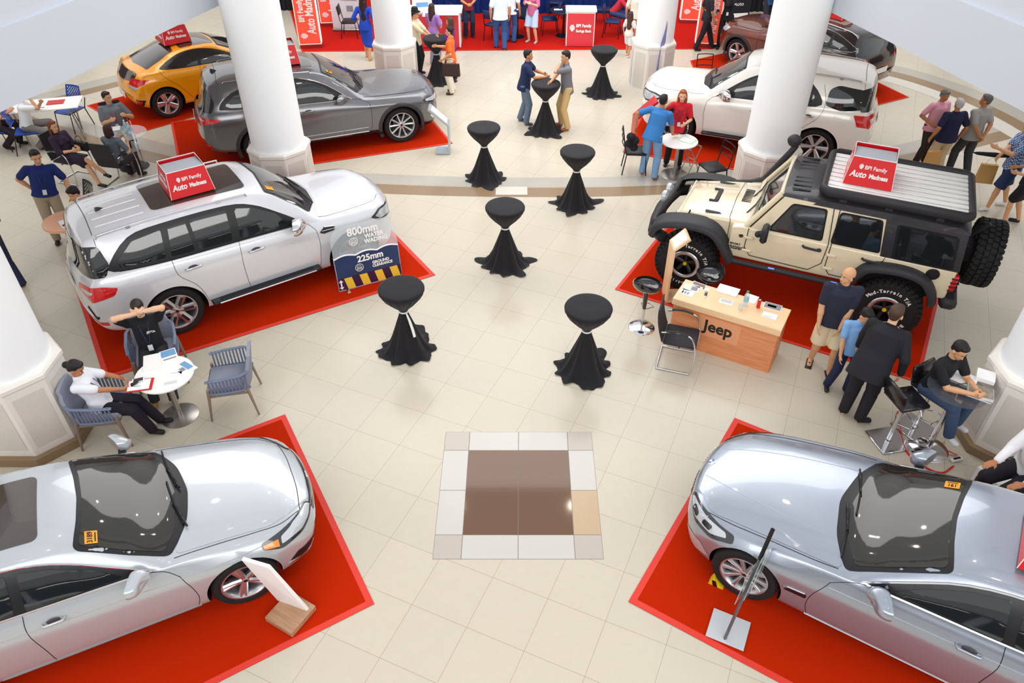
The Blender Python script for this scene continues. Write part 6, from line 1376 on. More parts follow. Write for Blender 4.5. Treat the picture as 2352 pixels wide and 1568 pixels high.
person('person in a blue shirt bent down behind the silver off-roader', at(232, 505, .5), 230, 1.68, ('#1b3a9a', .0), ('pants', '#2a2a34'), '#222222', sit=True, ph=.52, lean=22, hl=(.22, .05, 1.02), hr=(.34, -.05, .8), fl=(.4, .1, 0), fr=(.4, -.1, 0), skin='b', pitch=25)
person('person whose forehead shows behind the sign box of the silver off-roader', at(462, 445, .5), 300, 1.66, ('#8b8f96', .0), ('pants', '#2a2a34'), '#222222', sit=True, ph=.52, fl=(.4, .1, 0), fr=(.4, -.1, 0), skin='b', vox=.012)
person('person in a white shirt and grey trousers phoning at the far left table', at(62, 290, .5), 20, 1.70, ('#e9ebf0', .0), ('pants', '#77736f'), '#1a1616', hair=('short', '#2a1c18'), sit=True, ph=.52, lean=10, hl=(.40, .10, .92), hr=(.26, -.04, 1.12), fl=(.44, .1, 0), fr=(.10, -.12, 0), skin='b', vox=.011)
person('person in dark trousers on a blue chair cut by the left edge', at(-12, 288, .5), 10, 1.70, ('#8f7a66', .0), ('pants', '#2a1c26'), '#1a1616', sit=True, ph=.52, lean=10, hl=(.40, .1, .8), hr=(.4, -.1, .8), fl=(.3, .1, 0), fr=(.1, -.12, 0), skin='b', vox=.013)
# ================================================================ furniture and displays
mcl = mat('black_cloth', '#141217', .85, sheen=.08, bump=.06, nscale=60); mrib = mat('white_ribbon', '#e9e7e2', .6)
def cocktail(px, py, label, seed, tail=0, ztop=1.10, spread=1.0):
    c = P(px, py, ztop); t = thing('cocktail_table', label, 'cocktail table', (c.x, c.y, 0), 0); rnd = random.Random(seed)
    nf = rnd.choice([9, 10, 11]); ph = rnd.random()*6; ph2 = rnd.random()*6; lob = [(rnd.uniform(0, 6.28), rnd.uniform(.05, .13)*spread, rnd.uniform(.14, .26)) for _ in range(4)]
    b = MB(); n = 112; rows = []
    prof = [(0, ztop+.003), (.15, ztop+.004), (.28, ztop+.003), (.312, ztop-.004), (.322, ztop-.022), (.315, ztop-.06), (.265, ztop-.14), (.185, ztop-.235), (.105, ztop-.32), (.060, ztop-.375), (.052, ztop-.40), (.060, ztop-.42),
            (.085, ztop-.50), (.125, ztop-.62), (.165, ztop-.74), (.205, ztop-.86), (.245, ztop-.96), (.285, ztop-1.03), (.315, ztop-1.072), (.35, ztop-1.086), (.385, ztop-1.095)]
    for i, (r, z) in enumerate(prof):
        row = []
        for k in range(n):
            a = 2*math.pi*k/n; amp = 0
            if z < ztop-.03 and i < 11: amp = .05*min(1, (ztop-z)/.25)*(1 if i < 9 else .6); rr = r*(1+amp*math.sin(nf*2*a+ph))
            elif i >= 11:
                q = (i-10)/(len(prof)-11); rr = r*(1+(.04+.055*q)*math.sin(nf*a+ph+.5*math.sin(a*2+ph2))+.03*q*math.sin((nf*2+1)*a+ph2)+.05*q*math.sin(3*a+ph2))
                if q > .5:
                    for la, ls, lw in lob:
                        d = math.atan2(math.sin(a-la), math.cos(a-la)); rr += ls*((q-.5)*2)**1.5*math.exp(-(d/lw)**2)
            else: rr = r
            zz = max(z, .004+.018*(1+math.sin(nf*a+ph))*.5 if i > 17 else .0)
            row.append((rr*math.cos(a), rr*math.sin(a), zz))
        rows.append(row+[row[0]])
    b.grid(rows); b.build('tablecloth', mcl, t, 60)
    r = MB(); r.tube([(.062*math.cos(a), .062*math.sin(a), ztop-.40) for a in [2*math.pi*k/20 for k in range(20)]], .012, 8, closed=True)
    if tail: r.tube([(.045, -.06, ztop-.40), (.085, -.10, ztop-.5), (.125, -.15, ztop-.62), (.15, -.19, ztop-.72)], [.012, .020, .022, .022], 6, ey=.35)
    r.build('ribbon', mrib, t, 50); MB().lathe([(0, 0), (.2, 0), (.2, .012), (.03, .02), (.025, .7), (0, .7)], 20).build('pedestal', mblk, t, 40); return t
for i, (x, y, l, tl) in enumerate([(1352, 704, 'black-clothed cocktail table nearest the wooden desk', 0), (921, 660, 'black-clothed cocktail table with a white ribbon tail hanging, by the water wading board', 1),
        (1160, 473, 'black-clothed cocktail table just below the curved floor band, left of the hall axis', 0), (1327, 346, 'black-clothed cocktail table whose cloth crosses the curved floor band, on the right', 0),
        (1111, 291, 'black-clothed cocktail table above the curved floor band, near the dark grey crossover', 0), (1254, 190, 'black-clothed cocktail table between the two talking people', 0),
        (1388, 112, 'black-clothed cocktail table standing alone before the small booth counter', 0), (1000, 86, 'black-clothed cocktail table with papers in the group at the upper left', 0)]):
    cocktail(x, y, l, 11+i*7, tl)
mgf = mat('grey_blue_fabric', '#8c90a0', .9, bump=.15, nscale=200); mgs = mat('slate_slats', '#6c7890', .55); mtp = mat('taupe_wood', '#8a7a6c', .5, noise=.08, nscale=30)
def lounge_chair(loc, rz, label):
    """armchair: low cushion, shell back, slatted arm bands, taupe splayed legs. faces +x"""
    t = thing('lounge_chair', label, 'chair', (loc[0], loc[1], 0), R(rz), 'slatted grey armchairs'); del t['group']
    s = MB(); s.box((.02, 0, .43), (.50, .50, .10), bev=.035); s.build('seat', mgf, t, 50)
    b = MB(); rows = []
    for i in range(9):
        q = i/8; z = .42+.46*q; row = []
        for j in range(13):
            a = (j/12-.5)*2; w = .27*(1-.25*q*q)*(1 if q < .85 else .82); row.append((-.24-.07*q+.05*a*a*(1-q), a*w, z+(.02*(1-a*a) if q > .8 else 0)))
        rows.append(row)
    front = rows; back = [[(x-.045, y*1.02, z) for x, y, z in r] for r in rows]
    b.grid(front); b.grid(back); b.grid([front[-1], back[-1]]); b.grid([[r[0] for r in front], [r[0] for r in back]]); b.grid([[r[-1] for r in front], [r[-1] for r in back]]); b.grid([front[0], back[0]]); b.build('backrest', mgf, t, 50)
    for sg in (1, -1):
        a = MB(); a.tube([(-.30, sg*.24, .70), (-.20, sg*.30, .69), (.05, sg*.31, .665), (.24, sg*.29, .645)], .022, 8, ey=.7)
        a.tube([(-.28, sg*.23, .44), (-.18, sg*.285, .43), (.05, sg*.29, .42), (.24, sg*.27, .42)], .018, 8); ao = a.build('armrest', mgs, t, 50)
        v = MB()
        for k in range(11):
            x = -.24+.044*k; y = .285 if k > 1 else .27; v.box((x, sg*(y+.005), .555), (.022, .012, .24), (sg*-.05, 0, 0))
        v.build('armrest_slats', mgs, ao, None)
        for x, nm in ((.24, 1), (-.24, -1)):
            l = MB(); l.tube([(x, sg*.27, .50 if nm > 0 else .46), (x+nm*.01, sg*.28, .38), (x+nm*.06, sg*.31, .0)], [.026, .026, .016], 8, ey=.8); l.build('leg', mtp, t, 50)
    f = MB(); f.tube([(-.24, -.27, .38), (.24, -.27, .38), (.24, .27, .38), (-.24, .27, .38)], .018, 8, closed=True); f.build('seat_frame', mtp, t, 50); return t
pe = P(528, 868, .43); lounge_chair((pe.x, pe.y), 192, 'empty grey armchair with slatted arms beside the white round table')
lounge_chair((LJ[0]+.0, LJ[1]+.02), 292, 'grey armchair holding the person who rubs both eyes'); lounge_chair((LW[0]-.0, LW[1]), 8, 'grey slatted armchair holding the person in white by the left pillar')
msteel = mat('brushed_steel', '#b0aca6', .28, metal=.85); mwt = mat('white_top', '#f0efec', .25)
def round_table(loc, label, h=.74, r=.36, top=mwt, rb=.24, pole=msteel, thick=.022):
    t = thing('round_table', label, 'table', (loc[0], loc[1], 0), 0)
    MB().lathe([(0, h), (r-.006, h), (r, h-.006), (r, h-thick), (0, h-thick)], 48).build('tabletop', top, t, 40)
    MB().tube([(0, 0, .02), (0, 0, h-thick)], .035, 16).build('column', pole, t, 50); MB().lathe([(0, .025), (.06, .024), (rb-.02, .014), (rb, .006), (rb, 0), (0, 0)], 40).build('base', pole, t, 40); return t
WT = P(377, 858, .74); round_table((WT.x, WT.y), 'white round table with brochures and a steel disc base')
mpaper = mat('paper', '#f3f3f4', .6); mpb = mat('print_blue', '#6f9cc8', .6); mpg = mat('print_grey', '#8a8c92', .6); mpd = mat('print_dark', '#3a3a40', .6)
def sheet(px, py, z, w, h, rz, label, name='brochure', cat='brochure', th=.004, prints=(), m=None):
    c = P(px, py, z); t = thing(name, label, cat, (c.x, c.y, z+th/2+.001), R(rz)); b = MB(); b.box((0, 0, 0), (w, h, th)); b.build('cover' if name != 'paper_sheet' else 'page', m or mpaper, t, None)
    for (x, y, ww, hh, mm) in prints: MB().box((x*w, y*h, th/2+.0006), (ww*w, hh*h, .0012)).build('print', mm, t, None)
    return t
txtl = [(0, .3-.1*k, .7, .025, mpg) for k in range(6)]
sheet(350, 832, .74, .21, .29, 20, 'white document folder lying closed on the white round table', 'folder', 'folder', .02, m=mwt)
sheet(388, 817, .74, .20, .27, 30, 'brochure with a blue cover picture lying beside the white folder', prints=[(0, .2, .9, .5, mpb), (0, -.25, .8, .1, mpg)])
sheet(425, 845, .74, .20, .26, 55, 'brochure with blue panels at the right rim of the white table', prints=[(.2, .1, .4, .7, mpb), (-.2, 0, .3, .3, mpg)])
sheet(392, 882, .74, .22, .15, 20, 'price leaflet with rows of small print near the table edge', prints=txtl[:4])
sheet(402, 860, .74, .16, .10, 10, 'small leaflet between the two larger brochures', prints=txtl[:2])
sheet(322, 885, .745, .30, .22, 12, 'red clipboard with white paper resting on the white table edge', 'clipboard', 'clipboard', .008, [(-.04, .02, .86, .86, mpaper), (-.1, -.1, .3, .03, mpg)], mat('clip_red', '#c8252a', .4))
sheet(318, 873, .76, .14, .07, 20, 'white mobile phone lying on the clipboard', 'phone', 'phone', .009, [(0, 0, .8, .86, mpd)], mwt)
def cantilever(loc, rz, label, mesh='#2b282e', z0=0):
    """black visitor chair on a sled of chrome tube, faces +x"""
    t = thing('cantilever_chair', label, 'chair', (loc[0], loc[1], 0), R(rz)); mk = mat('chair_mesh_'+mesh, mesh, .7, bump=.1, nscale=150)
    s = MB(); s.box((.02, 0, .45), (.46, .47, .045), bev=.02); s.build('seat', mk, t, 50)
    b = MB(); rows = [[(-.21-.02*q*6*.5-.05*math.sin(q*2.2), (j/8-.5)*(.46-.05*q), .47+.50*q) for j in range(9)] for q in [i/8 for i in range(9)]]
    r2 = [[(x-.02, y, z) for x, y, z in r] for r in rows]; b.grid(rows); b.grid(r2); b.grid([rows[-1], r2[-1]]); b.grid([rows[0], r2[0]]); b.grid([[r[0] for r in rows], [r[0] for r in r2]]); b.grid([[r[-1] for r in rows], [r[-1] for r in r2]]); b.build('backrest', mk, t, 40)
    f = MB()
    for sg in (1, -1):
        y = sg*.26; f.tube(smooth_line([(-.24, y, .66), (-.05, y, .70), (.16, y, .65), (.24, y, .45), (.25, y, .20), (.22, y, .03), (.15, y, .015), (-.24, y, .015)], 6), .0125, 8)
    f.tube([(-.24, -.26, .015), (-.24, .26, .015)], .0125, 8); f.tube([(.02, -.26, .425), (.02, .26, .425)], .012, 8); f.tube([(.23, -.26, .44), (.23, .26, .44)], .010, 8); f.build('frame', mchr, t, 60)
    for sg in (1, -1): a = MB(); a.tube([(-.18, sg*.26, .69), (-.02, sg*.26, .712), (.12, sg*.26, .68)], .018, 8, ey=.8); a.build('armrest', mblk, t, 50)
    return t
pc_ = P(1562, 772, .45); cantilever((pc_.x, pc_.y), -18, 'black visitor chair on a chrome sled frame beside the wooden desk')
cantilever(at(160, 362, .46), -18, 'black chair on a chrome sled frame holding the person in the purple dress'); cantilever(at(268, 372, .46), 78, 'black chair seen from behind holding the person with the brown bob'); cantilever(at(272, 298, .46), 300, 'black chair holding the person in grey with sunglasses')
def bar_stool(px, py, label, h=.80, rz=0, up=True):
    c = P(px, py, h); t = thing('bar_stool', label, 'stool', (c.x, c.y, 0), R(rz)); b = MB(); rows = []
    for i in range(8):
        q = i/7; r = .20*math.sin(math.pi/2*min(1, q*1.05)) ; row = []
        for k in range(25):
            a = 2*math.pi*k/24; e = max(0, -math.cos(a))**2; row.append((r*1.0*math.cos(a), r*1.08*math.sin(a), h-.10+.10*q**2.4+.10*e*q**3))
        rows.append(row)
    inner = [[(x*.93, y*.93, z+.014) for x, y, z in r] for r in rows]; b.grid(rows); b.grid(inner); b.grid([rows[-1], inner[-1]]); b.build('seat', mat('gloss_black', '#17171a', .08, coat=1), t, 60)
    MB().tube([(0, 0, .36), (0, 0, h-.08)], [.028, .045], 14).build('column_sleeve', mat('gloss_black', '#17171a'), t, 50)
    MB().tube([(0, 0, .04), (0, 0, .38)], .022, 12).build('gas_lift', mchr, t, 50); f = MB(); f.tube([(.02, -.02, .34), (.14, -.10, .33), (.19, 0, .33), (.14, .10, .33), (.02, .02, .34)], .009, 6); f.build('foot_ring', mchr, t, 50)
    MB().lathe([(0, .055), (.04, .05), (.12, .028), (.19, .010), (.20, 0), (0, 0)], 36).build('base', mchr, t, 50); return t
bar_stool(1487, 652, 'glossy black bar stool on a chrome disc left of the wooden desk', rz=60); bar_stool(1632, 628, 'glossy black bar stool seat showing behind the wooden desk', rz=200)
# ---------------------------------------------------------------- wooden sales desk
def wood(name, c1, c2, sc_=(1, 1, 14)):
    m = bpy.data.materials.new(name); m.use_nodes = True; n = m.node_tree; b = n.nodes['Principled BSDF']; tx = n.nodes.new('ShaderNodeTexCoord'); mp = n.nodes.new('ShaderNodeMapping'); mp.inputs['Scale'].default_value = sc_
    no = n.nodes.new('ShaderNodeTexNoise'); no.inputs['Scale'].default_value = 3; no.inputs['Detail'].default_value = 5; rp = n.nodes.new('ShaderNodeValToRGB'); rp.color_ramp.elements[0].color = (*hexc(c1), 1); rp.color_ramp.elements[1].color = (*hexc(c2), 1); rp.color_ramp.elements[0].position = .35; rp.color_ramp.elements[1].position = .65
    n.links.new(tx.outputs['Object'], mp.inputs[0]); n.links.new(mp.outputs[0], no.inputs['Vector']); n.links.new(no.outputs['Fac'], rp.inputs[0]); n.links.new(rp.outputs[0], b.inputs['Base Color']); b.inputs['Roughness'].default_value = .4; return m
mdesk = wood('orange_beech', '#cf7f50', '#dd9464'); mdtop = wood('pale_beech', '#ecc496', '#f2cfa4'); moak = wood('oak_base', '#a98060', '#bb9474', (1, 10, 10))
zt = .78
a, b_, c_ = P(1548, 684, zt), P(1793, 758, zt), P(1583, 632, zt)
X_ = (b_-a).normalized(); Wd = (b_-a).length; Y_ = Vector((-X_.y, X_.x, 0)); Dp = .52
t = thing('sales_desk', 'wooden sales desk with a pale top and black lettering on the orange front', 'desk', a+X_*Wd/2+Y_*Dp/2-Vector((0, 0, zt)), math.atan2(X_.y, X_.x)); DK_T = t
MB().box((0, 0, zt-.015), (Wd+.03, Dp+.03, .03), bev=.004).build('desktop', mdtop, t, 30)
MB().box((0, -Dp/2-.006, zt-.05), (Wd+.03, .02, .10), bev=.003).build('fascia_strip', mdtop, t, 30)
MB().box((0, -Dp/2+.02, (zt-.1)/2), (Wd-.02, .03, zt-.1), bev=.002).build('front_panel', mdesk, t, 30)
for sg in (1, -1): MB().box((sg*(Wd/2-.015), .02, (zt-.03)/2), (.03, Dp-.04, zt-.03), bev=.002).build('side_panel', mdesk, t, 30)
me = text_mesh('Jeep', .26, .004, bold=.006, sx=.92); me.transform(frame((-.06, -Dp/2+.000, zt-.30), (1, 0, 0), (0, 0, 1))); link_mesh('lettering', me, mat('lettering_black', '#1c1614', .5), t)
MB().box((-.05, -Dp/2+.003, zt-.31), (.60, .003, .34)).build('clear_film', mat('film_peach', '#df9a70', .25), t, None)
dz = math.degrees(math.atan2(X_.y, X_.x))
def dsheet(px, py, w, h, rz, label, **k): return sheet(px, py, zt, w, h, dz+rz, label, **k)
dsheet(1672, 668, .30, .20, 0, 'white laptop-like document tray in the middle of the wooden desk', name='document_tray', cat='tray', th=.02, m=mwt, prints=[(0, 0, .9, .86, mpaper)])
dsheet(1605, 655, .20, .12, -6, 'leaflet with a brown picture at the back left of the desk', prints=[(0, .1, .9, .6, mat('print_brown', '#8a7060', .6))]); dsheet(1588, 662, .22, .16, 6, 'pale green brochure on the left of the desk', prints=[(.2, 0, .4, .6, mpg)], m=mat('paper_green', '#e4e8d8', .6)); dsheet(1578, 672, .20, .13, -4, 'colour chart sheet at the left front of the desk', prints=[(-.3+.2*q, -.1, .12, .5, (mpd, mpg, mpb, mpaper)[q]) for q in range(4)])
dsheet(1622, 664, .09, .06, 5, 'white business card on the desk', name='card', cat='card'); dsheet(1668, 693, .19, .12, 2, 'price list with a red and black heading on the desk', prints=[(0, .3, .8, .08, mat('print_red', '#c03a3a', .6)), (0, 0, .8, .08, mpd), (0, -.2, .7, .04, mpg)])
dsheet(1725, 686, .17, .20, -5, 'blank sheet behind the water bottle on the desk', name='paper_sheet', cat='paper'); dsheet(1775, 704, .24, .15, 2, 'car brochure with a grey photograph on the desk', prints=[(0, 0, .94, .9, mpg), (-.05, 0, .5, .35, mpd)]); dsheet(1768, 725, .20, .13, 2, 'white leaflet at the front right corner of the desk', prints=[(-.1, -.3, .6, .05, mpg)])
c = P(1621, 677, zt); t = thing('car_key', 'black car key with a ring lying on the desk', 'key', (c.x, c.y, zt+.001), R(70)); b = MB(); b.box((0, 0, .009), (.075, .034, .016), bev=.007); b.tube([(.055+.018*math.cos(q), .018*math.sin(q), .006) for q in [k*.628 for k in range(10)]], .003, 5, closed=True); b.build('key_fob', mblk, t, 40); MB().box((-.055, 0, .009), (.05, .012, .004)).build('key_blade', mchr, t, None)
mpet = mat('clear_plastic', '#dfe9ee', .08, alpha=.45, coat=.8); mlab = mat('bottle_label', '#8fc0d8', .5)
def bottle(x, y, z, label, cap_c='#1f9a5a', h=.22, r=.032, lay=False, group=None):
    t = thing('water_bottle', label, 'bottle', (x, y, z), 0, group); k = h/.22
    MB().lathe([(0, 0), (r, .002), (r, .13*k), (r*.9, .155*k), (r*.45, .185*k), (r*.4, .20*k), (0, .20*k)], 20).build('shell', mpet, t, 50); MB().lathe([(r+.001, .06*k), (r+.001, .115*k)], 20, caps=False).build('label_sleeve', mlab, t, 50)
    MB().lathe([(0, .215*k), (r*.48, .215*k), (r*.48, .198*k), (0, .198*k)], 14).build('cap', mat('cap_'+cap_c, cap_c, .4), t, 40); return t
c = P(1711, 700, zt); bottle(c.x, c.y, zt+.001, 'clear water bottle with a green cap on the desk', h=.24, r=.036)
c = P(1700, 706, zt); t = thing('plastic_cup', 'clear plastic cup in front of the water bottle', 'cup', (c.x-.01, c.y-.04, zt+.001)); MB().lathe([(.028, 0), (.036, .09), (.034, .09), (.027, .003)], 18).build('cup_wall', mpet, t, 50)
c = P(1741, 706, zt); t = thing('drink_can', 'slim red drink can on the desk', 'can', (c.x, c.y, zt+.001)); MB().lathe([(0, 0), (.024, 0), (.027, .006), (.027, .12), (.023, .13), (0, .13)], 20).build('can_body', mat('can_red', '#cf2a2a', .25, metal=.3), t, 40); MB().lathe([(.0, .1315), (.022, .1315), (.023, .128)], 18).build('lid', mchr, t, 40)
# ---------------------------------------------------------------- chairs of the smaller groups
def plastic_chair(loc, rz, label, c='#1f4fb0', holes=True):
    t = thing('plastic_chair', label, 'chair', (loc[0], loc[1], 0), R(rz)); m = mat('plastic_'+c, c, .4)
    s = MB(); rows = [[(.22-.44*q, (j/8-.5)*.44, .45-.02*math.sin(q*3.1)-(.03*(1-q)**6)) for j in range(9)] for q in [i/8 for i in range(9)]]; s.grid(rows); s.grid([[(x, y, z-.014) for x, y, z in r] for r in rows]); s.build('seat', m, t, 50)
    b = MB(); n, mm = 9, 13
    def pt(i, j, o=0): q = i/n; w = .43*(1-.12*q); return (-.24-.08*q-o+.03*((j/mm-.5)*2)**2, (j/mm-.5)*w, .58+.30*q)
    for o in (0, .012):
        vs = [pt(i, j, o) for i in range(n+1) for j in range(mm+1)]; fs = []
        for i in range(n):
            for j in range(mm):
                if holes and 1 <= i < n-1 and 1 <= j < mm-1 and (i+j) % 2 == 0: continue
                k = i*(mm+1)+j; fs.append((k, k+1, k+mm+2, k+mm+1))
        b.add(vs, fs)
    b.build('backrest', m, t, None)
    f = MB()
    for sg in (1, -1): f.tube([(-.33, sg*.21, .62), (-.25, sg*.215, .46), (-.22, sg*.22, .43), (-.32, sg*.23, 0)], .011, 8); f.tube([(-.25, sg*.22, .43), (.2, sg*.22, .43), (.26, sg*.23, 0)], .011, 8)
    f.build('frame', mblk, t, 60); return t
plastic_chair(at(158, 250, .45), 250, 'empty blue plastic chair with a pierced back by the left white table'); plastic_chair(at(62, 298, .45), 20, 'blue plastic chair under the person in white at the far left'); plastic_chair(at(-12, 296, .45), 10, 'blue plastic chair cut by the left edge of the picture')
plastic_chair(at(182, 482, .45), 228, 'black plastic chair with a pierced back under the hand of the person in navy', '#222024')
def metal_chair(loc, rz, label, seat='#1d1b20', bars=True, m_=None):
    t = thing('metal_chair', label, 'chair', (loc[0], loc[1], 0), R(rz)); m = m_ or mblk
    s = MB(); s.box((.0, 0, .455), (.42, .42, .045), bev=.02); s.build('seat', mat('pad_'+seat, seat, .5), t, 50)
    f = MB()
    for sg in (1, -1): f.tube([(-.30, sg*.19, .88), (-.23, sg*.19, .48), (-.20, sg*.19, .43), (-.26, sg*.21, 0)], .012, 8); f.tube([(-.20, sg*.19, .43), (.18, sg*.19, .43), (.22, sg*.21, 0)], .012, 8)
    f.tube([(-.2, -.19, .43), (-.2, .19, .43)], .010, 6); f.build('frame', m, t, 60)
    b = MB()
    if bars:
        for q in (.0, .13, .26): b.tube([(-.30+.02*q*5, -.19, .88-q), (-.325+.02*q*5, 0, .885-q), (-.30+.02*q*5, .19, .88-q)], .011, 6)
    else: b.box((-.275, 0, .76), (.03, .40, .24), (0, -.17, 0), bev=.012)
    b.build('backrest', m if bars else mat('pad_'+seat, seat, .5), t, 50); return t
metal_chair(at(1637, 383, .45), 200, 'black metal chair with a ladder back in front of the right pillar'); metal_chair(at(1462, 345, .45), -5, 'black metal chair with a jacket over its back left of the white round table'); metal_chair(at(1620, 175, .45), 270, 'black metal ladder-back chair half hidden by the white car', bars=True)
cj = P(1452, 322, .78); t = thing('jacket', 'dark jacket bundled over the chair back by the red stand', 'jacket', (cj.x, cj.y, .62)); b = MB(); [b.ball((random.Random(q).uniform(-.06, .06), random.Random(q+9).uniform(-.10, .10), .02+.07*q), (.09, .11, .08)) for q in range(4)]; remesh(b, 'cloth', mat('cloth_black2', '#16151a', .9), t, .012, 3)
metal_chair(at(803, 48, .45), 0, 'black padded chair beside the roll-up banner on the back carpet', bars=False)
for (x, y, r, l) in [(1135, 55, 60, 'padded chair just left of the people in white at the stage booth'), (1262, 42, 185, 'padded chair right of the person in the floral blouse'), (1385, 20, 170, 'padded chair behind the small booth counter'), (1408, 48, -15, 'padded chair under the person in the red vest'), (1062, 42, 20, 'padded chair beside the white counter papers'), (1278, 4, 260, 'padded chair beyond the round black laptop table'), (1210, 40, 240, 'padded chair hidden behind the legs of the floral blouse person')]:
    metal_chair(at(x, y, .45), r, 'blue black '+l, '#24305a', bars=False)
# ---------------------------------------------------------------- white round table right, glass tables, others
WR = P(1560, 322, .74); round_table((WR.x, WR.y), 'white round table with papers beside the red stand', rb=.28, r=.37)
sheet(1578, 322, .74, .24, .32, 50, 'green bordered form on the white round table', 'form', 'form', .004, [(0, 0, .84, .84, mpaper)], mat('form_green', '#a9dcae', .6)); sheet(1552, 310, .74, .2, .1, 10, 'white sheet near the person in red on the round table', 'paper_sheet', 'paper')
fs_ = P(1585, 395, 0); t = thing('folding_stand', 'small folding cross-legged stand under the white round table', 'stand', (fs_.x, fs_.y+.1, 0), R(40)); b = MB()
for sg in (1, -1):
    b.tube([(-.15, sg*.1, .01), (.15, sg*.1, .5)], .012, 6); b.tube([(.15, sg*.1, .01), (-.15, sg*.1, .5)], .012, 6)
b.tube([(.15, -.1, .5), (.15, .1, .5)], .012, 6); b.tube([(-.15, -.1, .5), (-.15, .1, .5)], .012, 6); b.tube([(0, -.1, .25), (0, .1, .25)], .01, 6); b.build('frame', msteel, t, 50)
mgl = mat('table_glass', '#dfe6e4', .03, alpha=.25, coat=1); mgld = mat('smoked_glass', '#54585e', .03, alpha=.45, coat=1)
GT = P(288, 305, .74); round_table((GT.x, GT.y), 'round glass table with water bottles by the yellow hatchback', top=mgl, rb=.25, pole=mblk, thick=.012, r=.40)
bottle(GT.x+.12, GT.y-.03, .742, 'water bottle with blue label standing on the round glass table', '#dfe6ea', .24, .036); bottle(GT.x-.02, GT.y+.12, .742, 'water bottle at the far rim of the round glass table', '#dfe6ea', .22)
GT2 = P(238, 398, .0); t = thing('side_table', 'low black table with chrome column behind the silver off-roader', 'table', (GT2.x+.5, GT2.y+.3, 0)); MB().lathe([(0, .02), (.26, .02), (.27, 0), (0, 0)], 30).build('base', mblk, t, 40); MB().tube([(0, 0, .02), (0, 0, .42)], .03, 12).build('column', mchr, t, 50); MB().lathe([(0, .43), (.30, .43), (.30, .418), (0, .418)], 36).build('tabletop', mgl, t, 40)
PT = P(150, 505, .74); round_table((PT.x, PT.y), 'round table with a pinkish wood top at the rear of the silver off-roader', top=wood('pink_beech', '#eaae8a', '#f2bd9b'), r=.36, rb=.25, thick=.05)
sheet(154, 512, .742, .21, .28, 40, 'white brochure with dark pictures on the pinkish round table', prints=[(0, -.2, .8, .25, mpd)])
LT = P(98, 240, .74); t = thing('folding_table', 'white oblong table with silver legs at the far left', 'table', (LT.x, LT.y, 0), R(15)); MB().box((0, 0, .73), (1.5, .7, .025), bev=.008).build('tabletop', mwt, t, 30)
for sx in (-.55, .55):
    b = MB(); b.tube([(sx+.1, -.3, .01), (sx, -.25, .72)], .018, 8); b.tube([(sx-.05, .3, .01), (sx, .25, .72)], .018, 8); b.tube([(sx+.1, -.3, .01), (sx-.05, .3, .01)], .015, 8); b.build('leg', msteel, t, 50)
sheet(128, 235, .745, .34, .24, 15, 'red folder on the white oblong table at the far left', 'folder', 'folder', .01, m=mat('clip_red', '#c8252a')); sheet(95, 248, .745, .25, .18, 10, 'white sheet with dark marks on the far left table', 'paper_sheet', 'paper', prints=[(.1, .1, .3, .2, mpd)])
# bar table and square-based stools at the right edge
BT = P(2200, 893, 1.02); t = thing('bar_table', 'high glass bar table on a chrome column at the right edge', 'table', (BT.x, BT.y, 0)); MB().lathe([(0, 1.02), (.33, 1.02), (.33, 1.008), (0, 1.008)], 44).build('tabletop', mgld, t, 40); MB().tube([(0, 0, .03), (0, 0, 1.0)], .032, 14).build('column', mchr, t, 50); MB().lathe([(0, .05), (.05, .045), (.22, .012), (.24, 0), (0, 0)], 40).build('base', mchr, t, 50)
def bk(px, py, w, h, rz, label, th=.012, z=1.022, pr=()): return sheet(px, py, z, w, h, rz, label, 'magazine', 'magazine', th, pr)
for q in range(4): c = P(2250, 905, 1.03); t = thing('magazine', ['bottom magazine of the stack on the glass bar table', 'second magazine from the bottom of the bar table stack', 'third magazine from the bottom of the bar table stack', 'top magazine with car pictures on the glass bar table'][q], 'magazine', (c.x, c.y, 1.028+.013*q), R(-28+[-6, 4, -3, 2][q])); MB().box((0, 0, 0), (.27, .21, .012)).build('pages', mpaper, t, None); MB().box((0, 0, .0066), (.265, .205, .0012)).build('cover', mpg if q < 3 else mat('print_mixed', '#8b8274', .5, noise=.8, nscale=14), t, None)
sheet(2212, 868, 1.022, .30, .24, -40, 'white sheet under the hands of the person in black at the bar table', 'paper_sheet', 'paper'); sheet(2262, 868, 1.03, .2, .2, -30, 'crumpled white bag lying behind the magazines', 'paper_bag', 'bag', .05)
c = P(2232, 882, 1.03); t = thing('pen', 'black pen lying across the papers on the bar table', 'pen', (c.x-.12, c.y, 1.032), R(10)); MB().tube([(-.07, 0, .004), (.07, 0, .004)], .004, 6).build('barrel', mblk, t, 50)
def square_stool(seat_px, rz, label, h=.76):
    c = P(seat_px[0], seat_px[1], h); t = thing('bar_stool', label, 'stool', (c.x, c.y, 0), R(rz)); s = MB()
    s.box((0, 0, h-.03), (.40, .40, .075), bev=.03); s.build('seat', mat('gloss_black_pad', '#1b191c', .3, coat=.3), t, 50); b = MB(); b.box((-.20, 0, h+.10), (.055, .40, .24), (0, -.15, 0), bev=.025); b.build('backrest', mat('gloss_black_pad', '#1b191c'), t, 50)
    MB().tube([(0, 0, .03), (0, 0, h-.06)], [.03, .024], 14).build('column', mchr, t, 50); f = MB(); f.tube([(0, -.03, .33), (.10, -.14, .32), (.22, -.13, .32), (.22, .13, .32), (.10, .14, .32), (0, .03, .33)], .011, 8); f.build('foot_rest', mchr, t, 50); MB().box((0, 0, .012), (.42, .42, .02), bev=.008).build('base', mchr, t, 40); return t
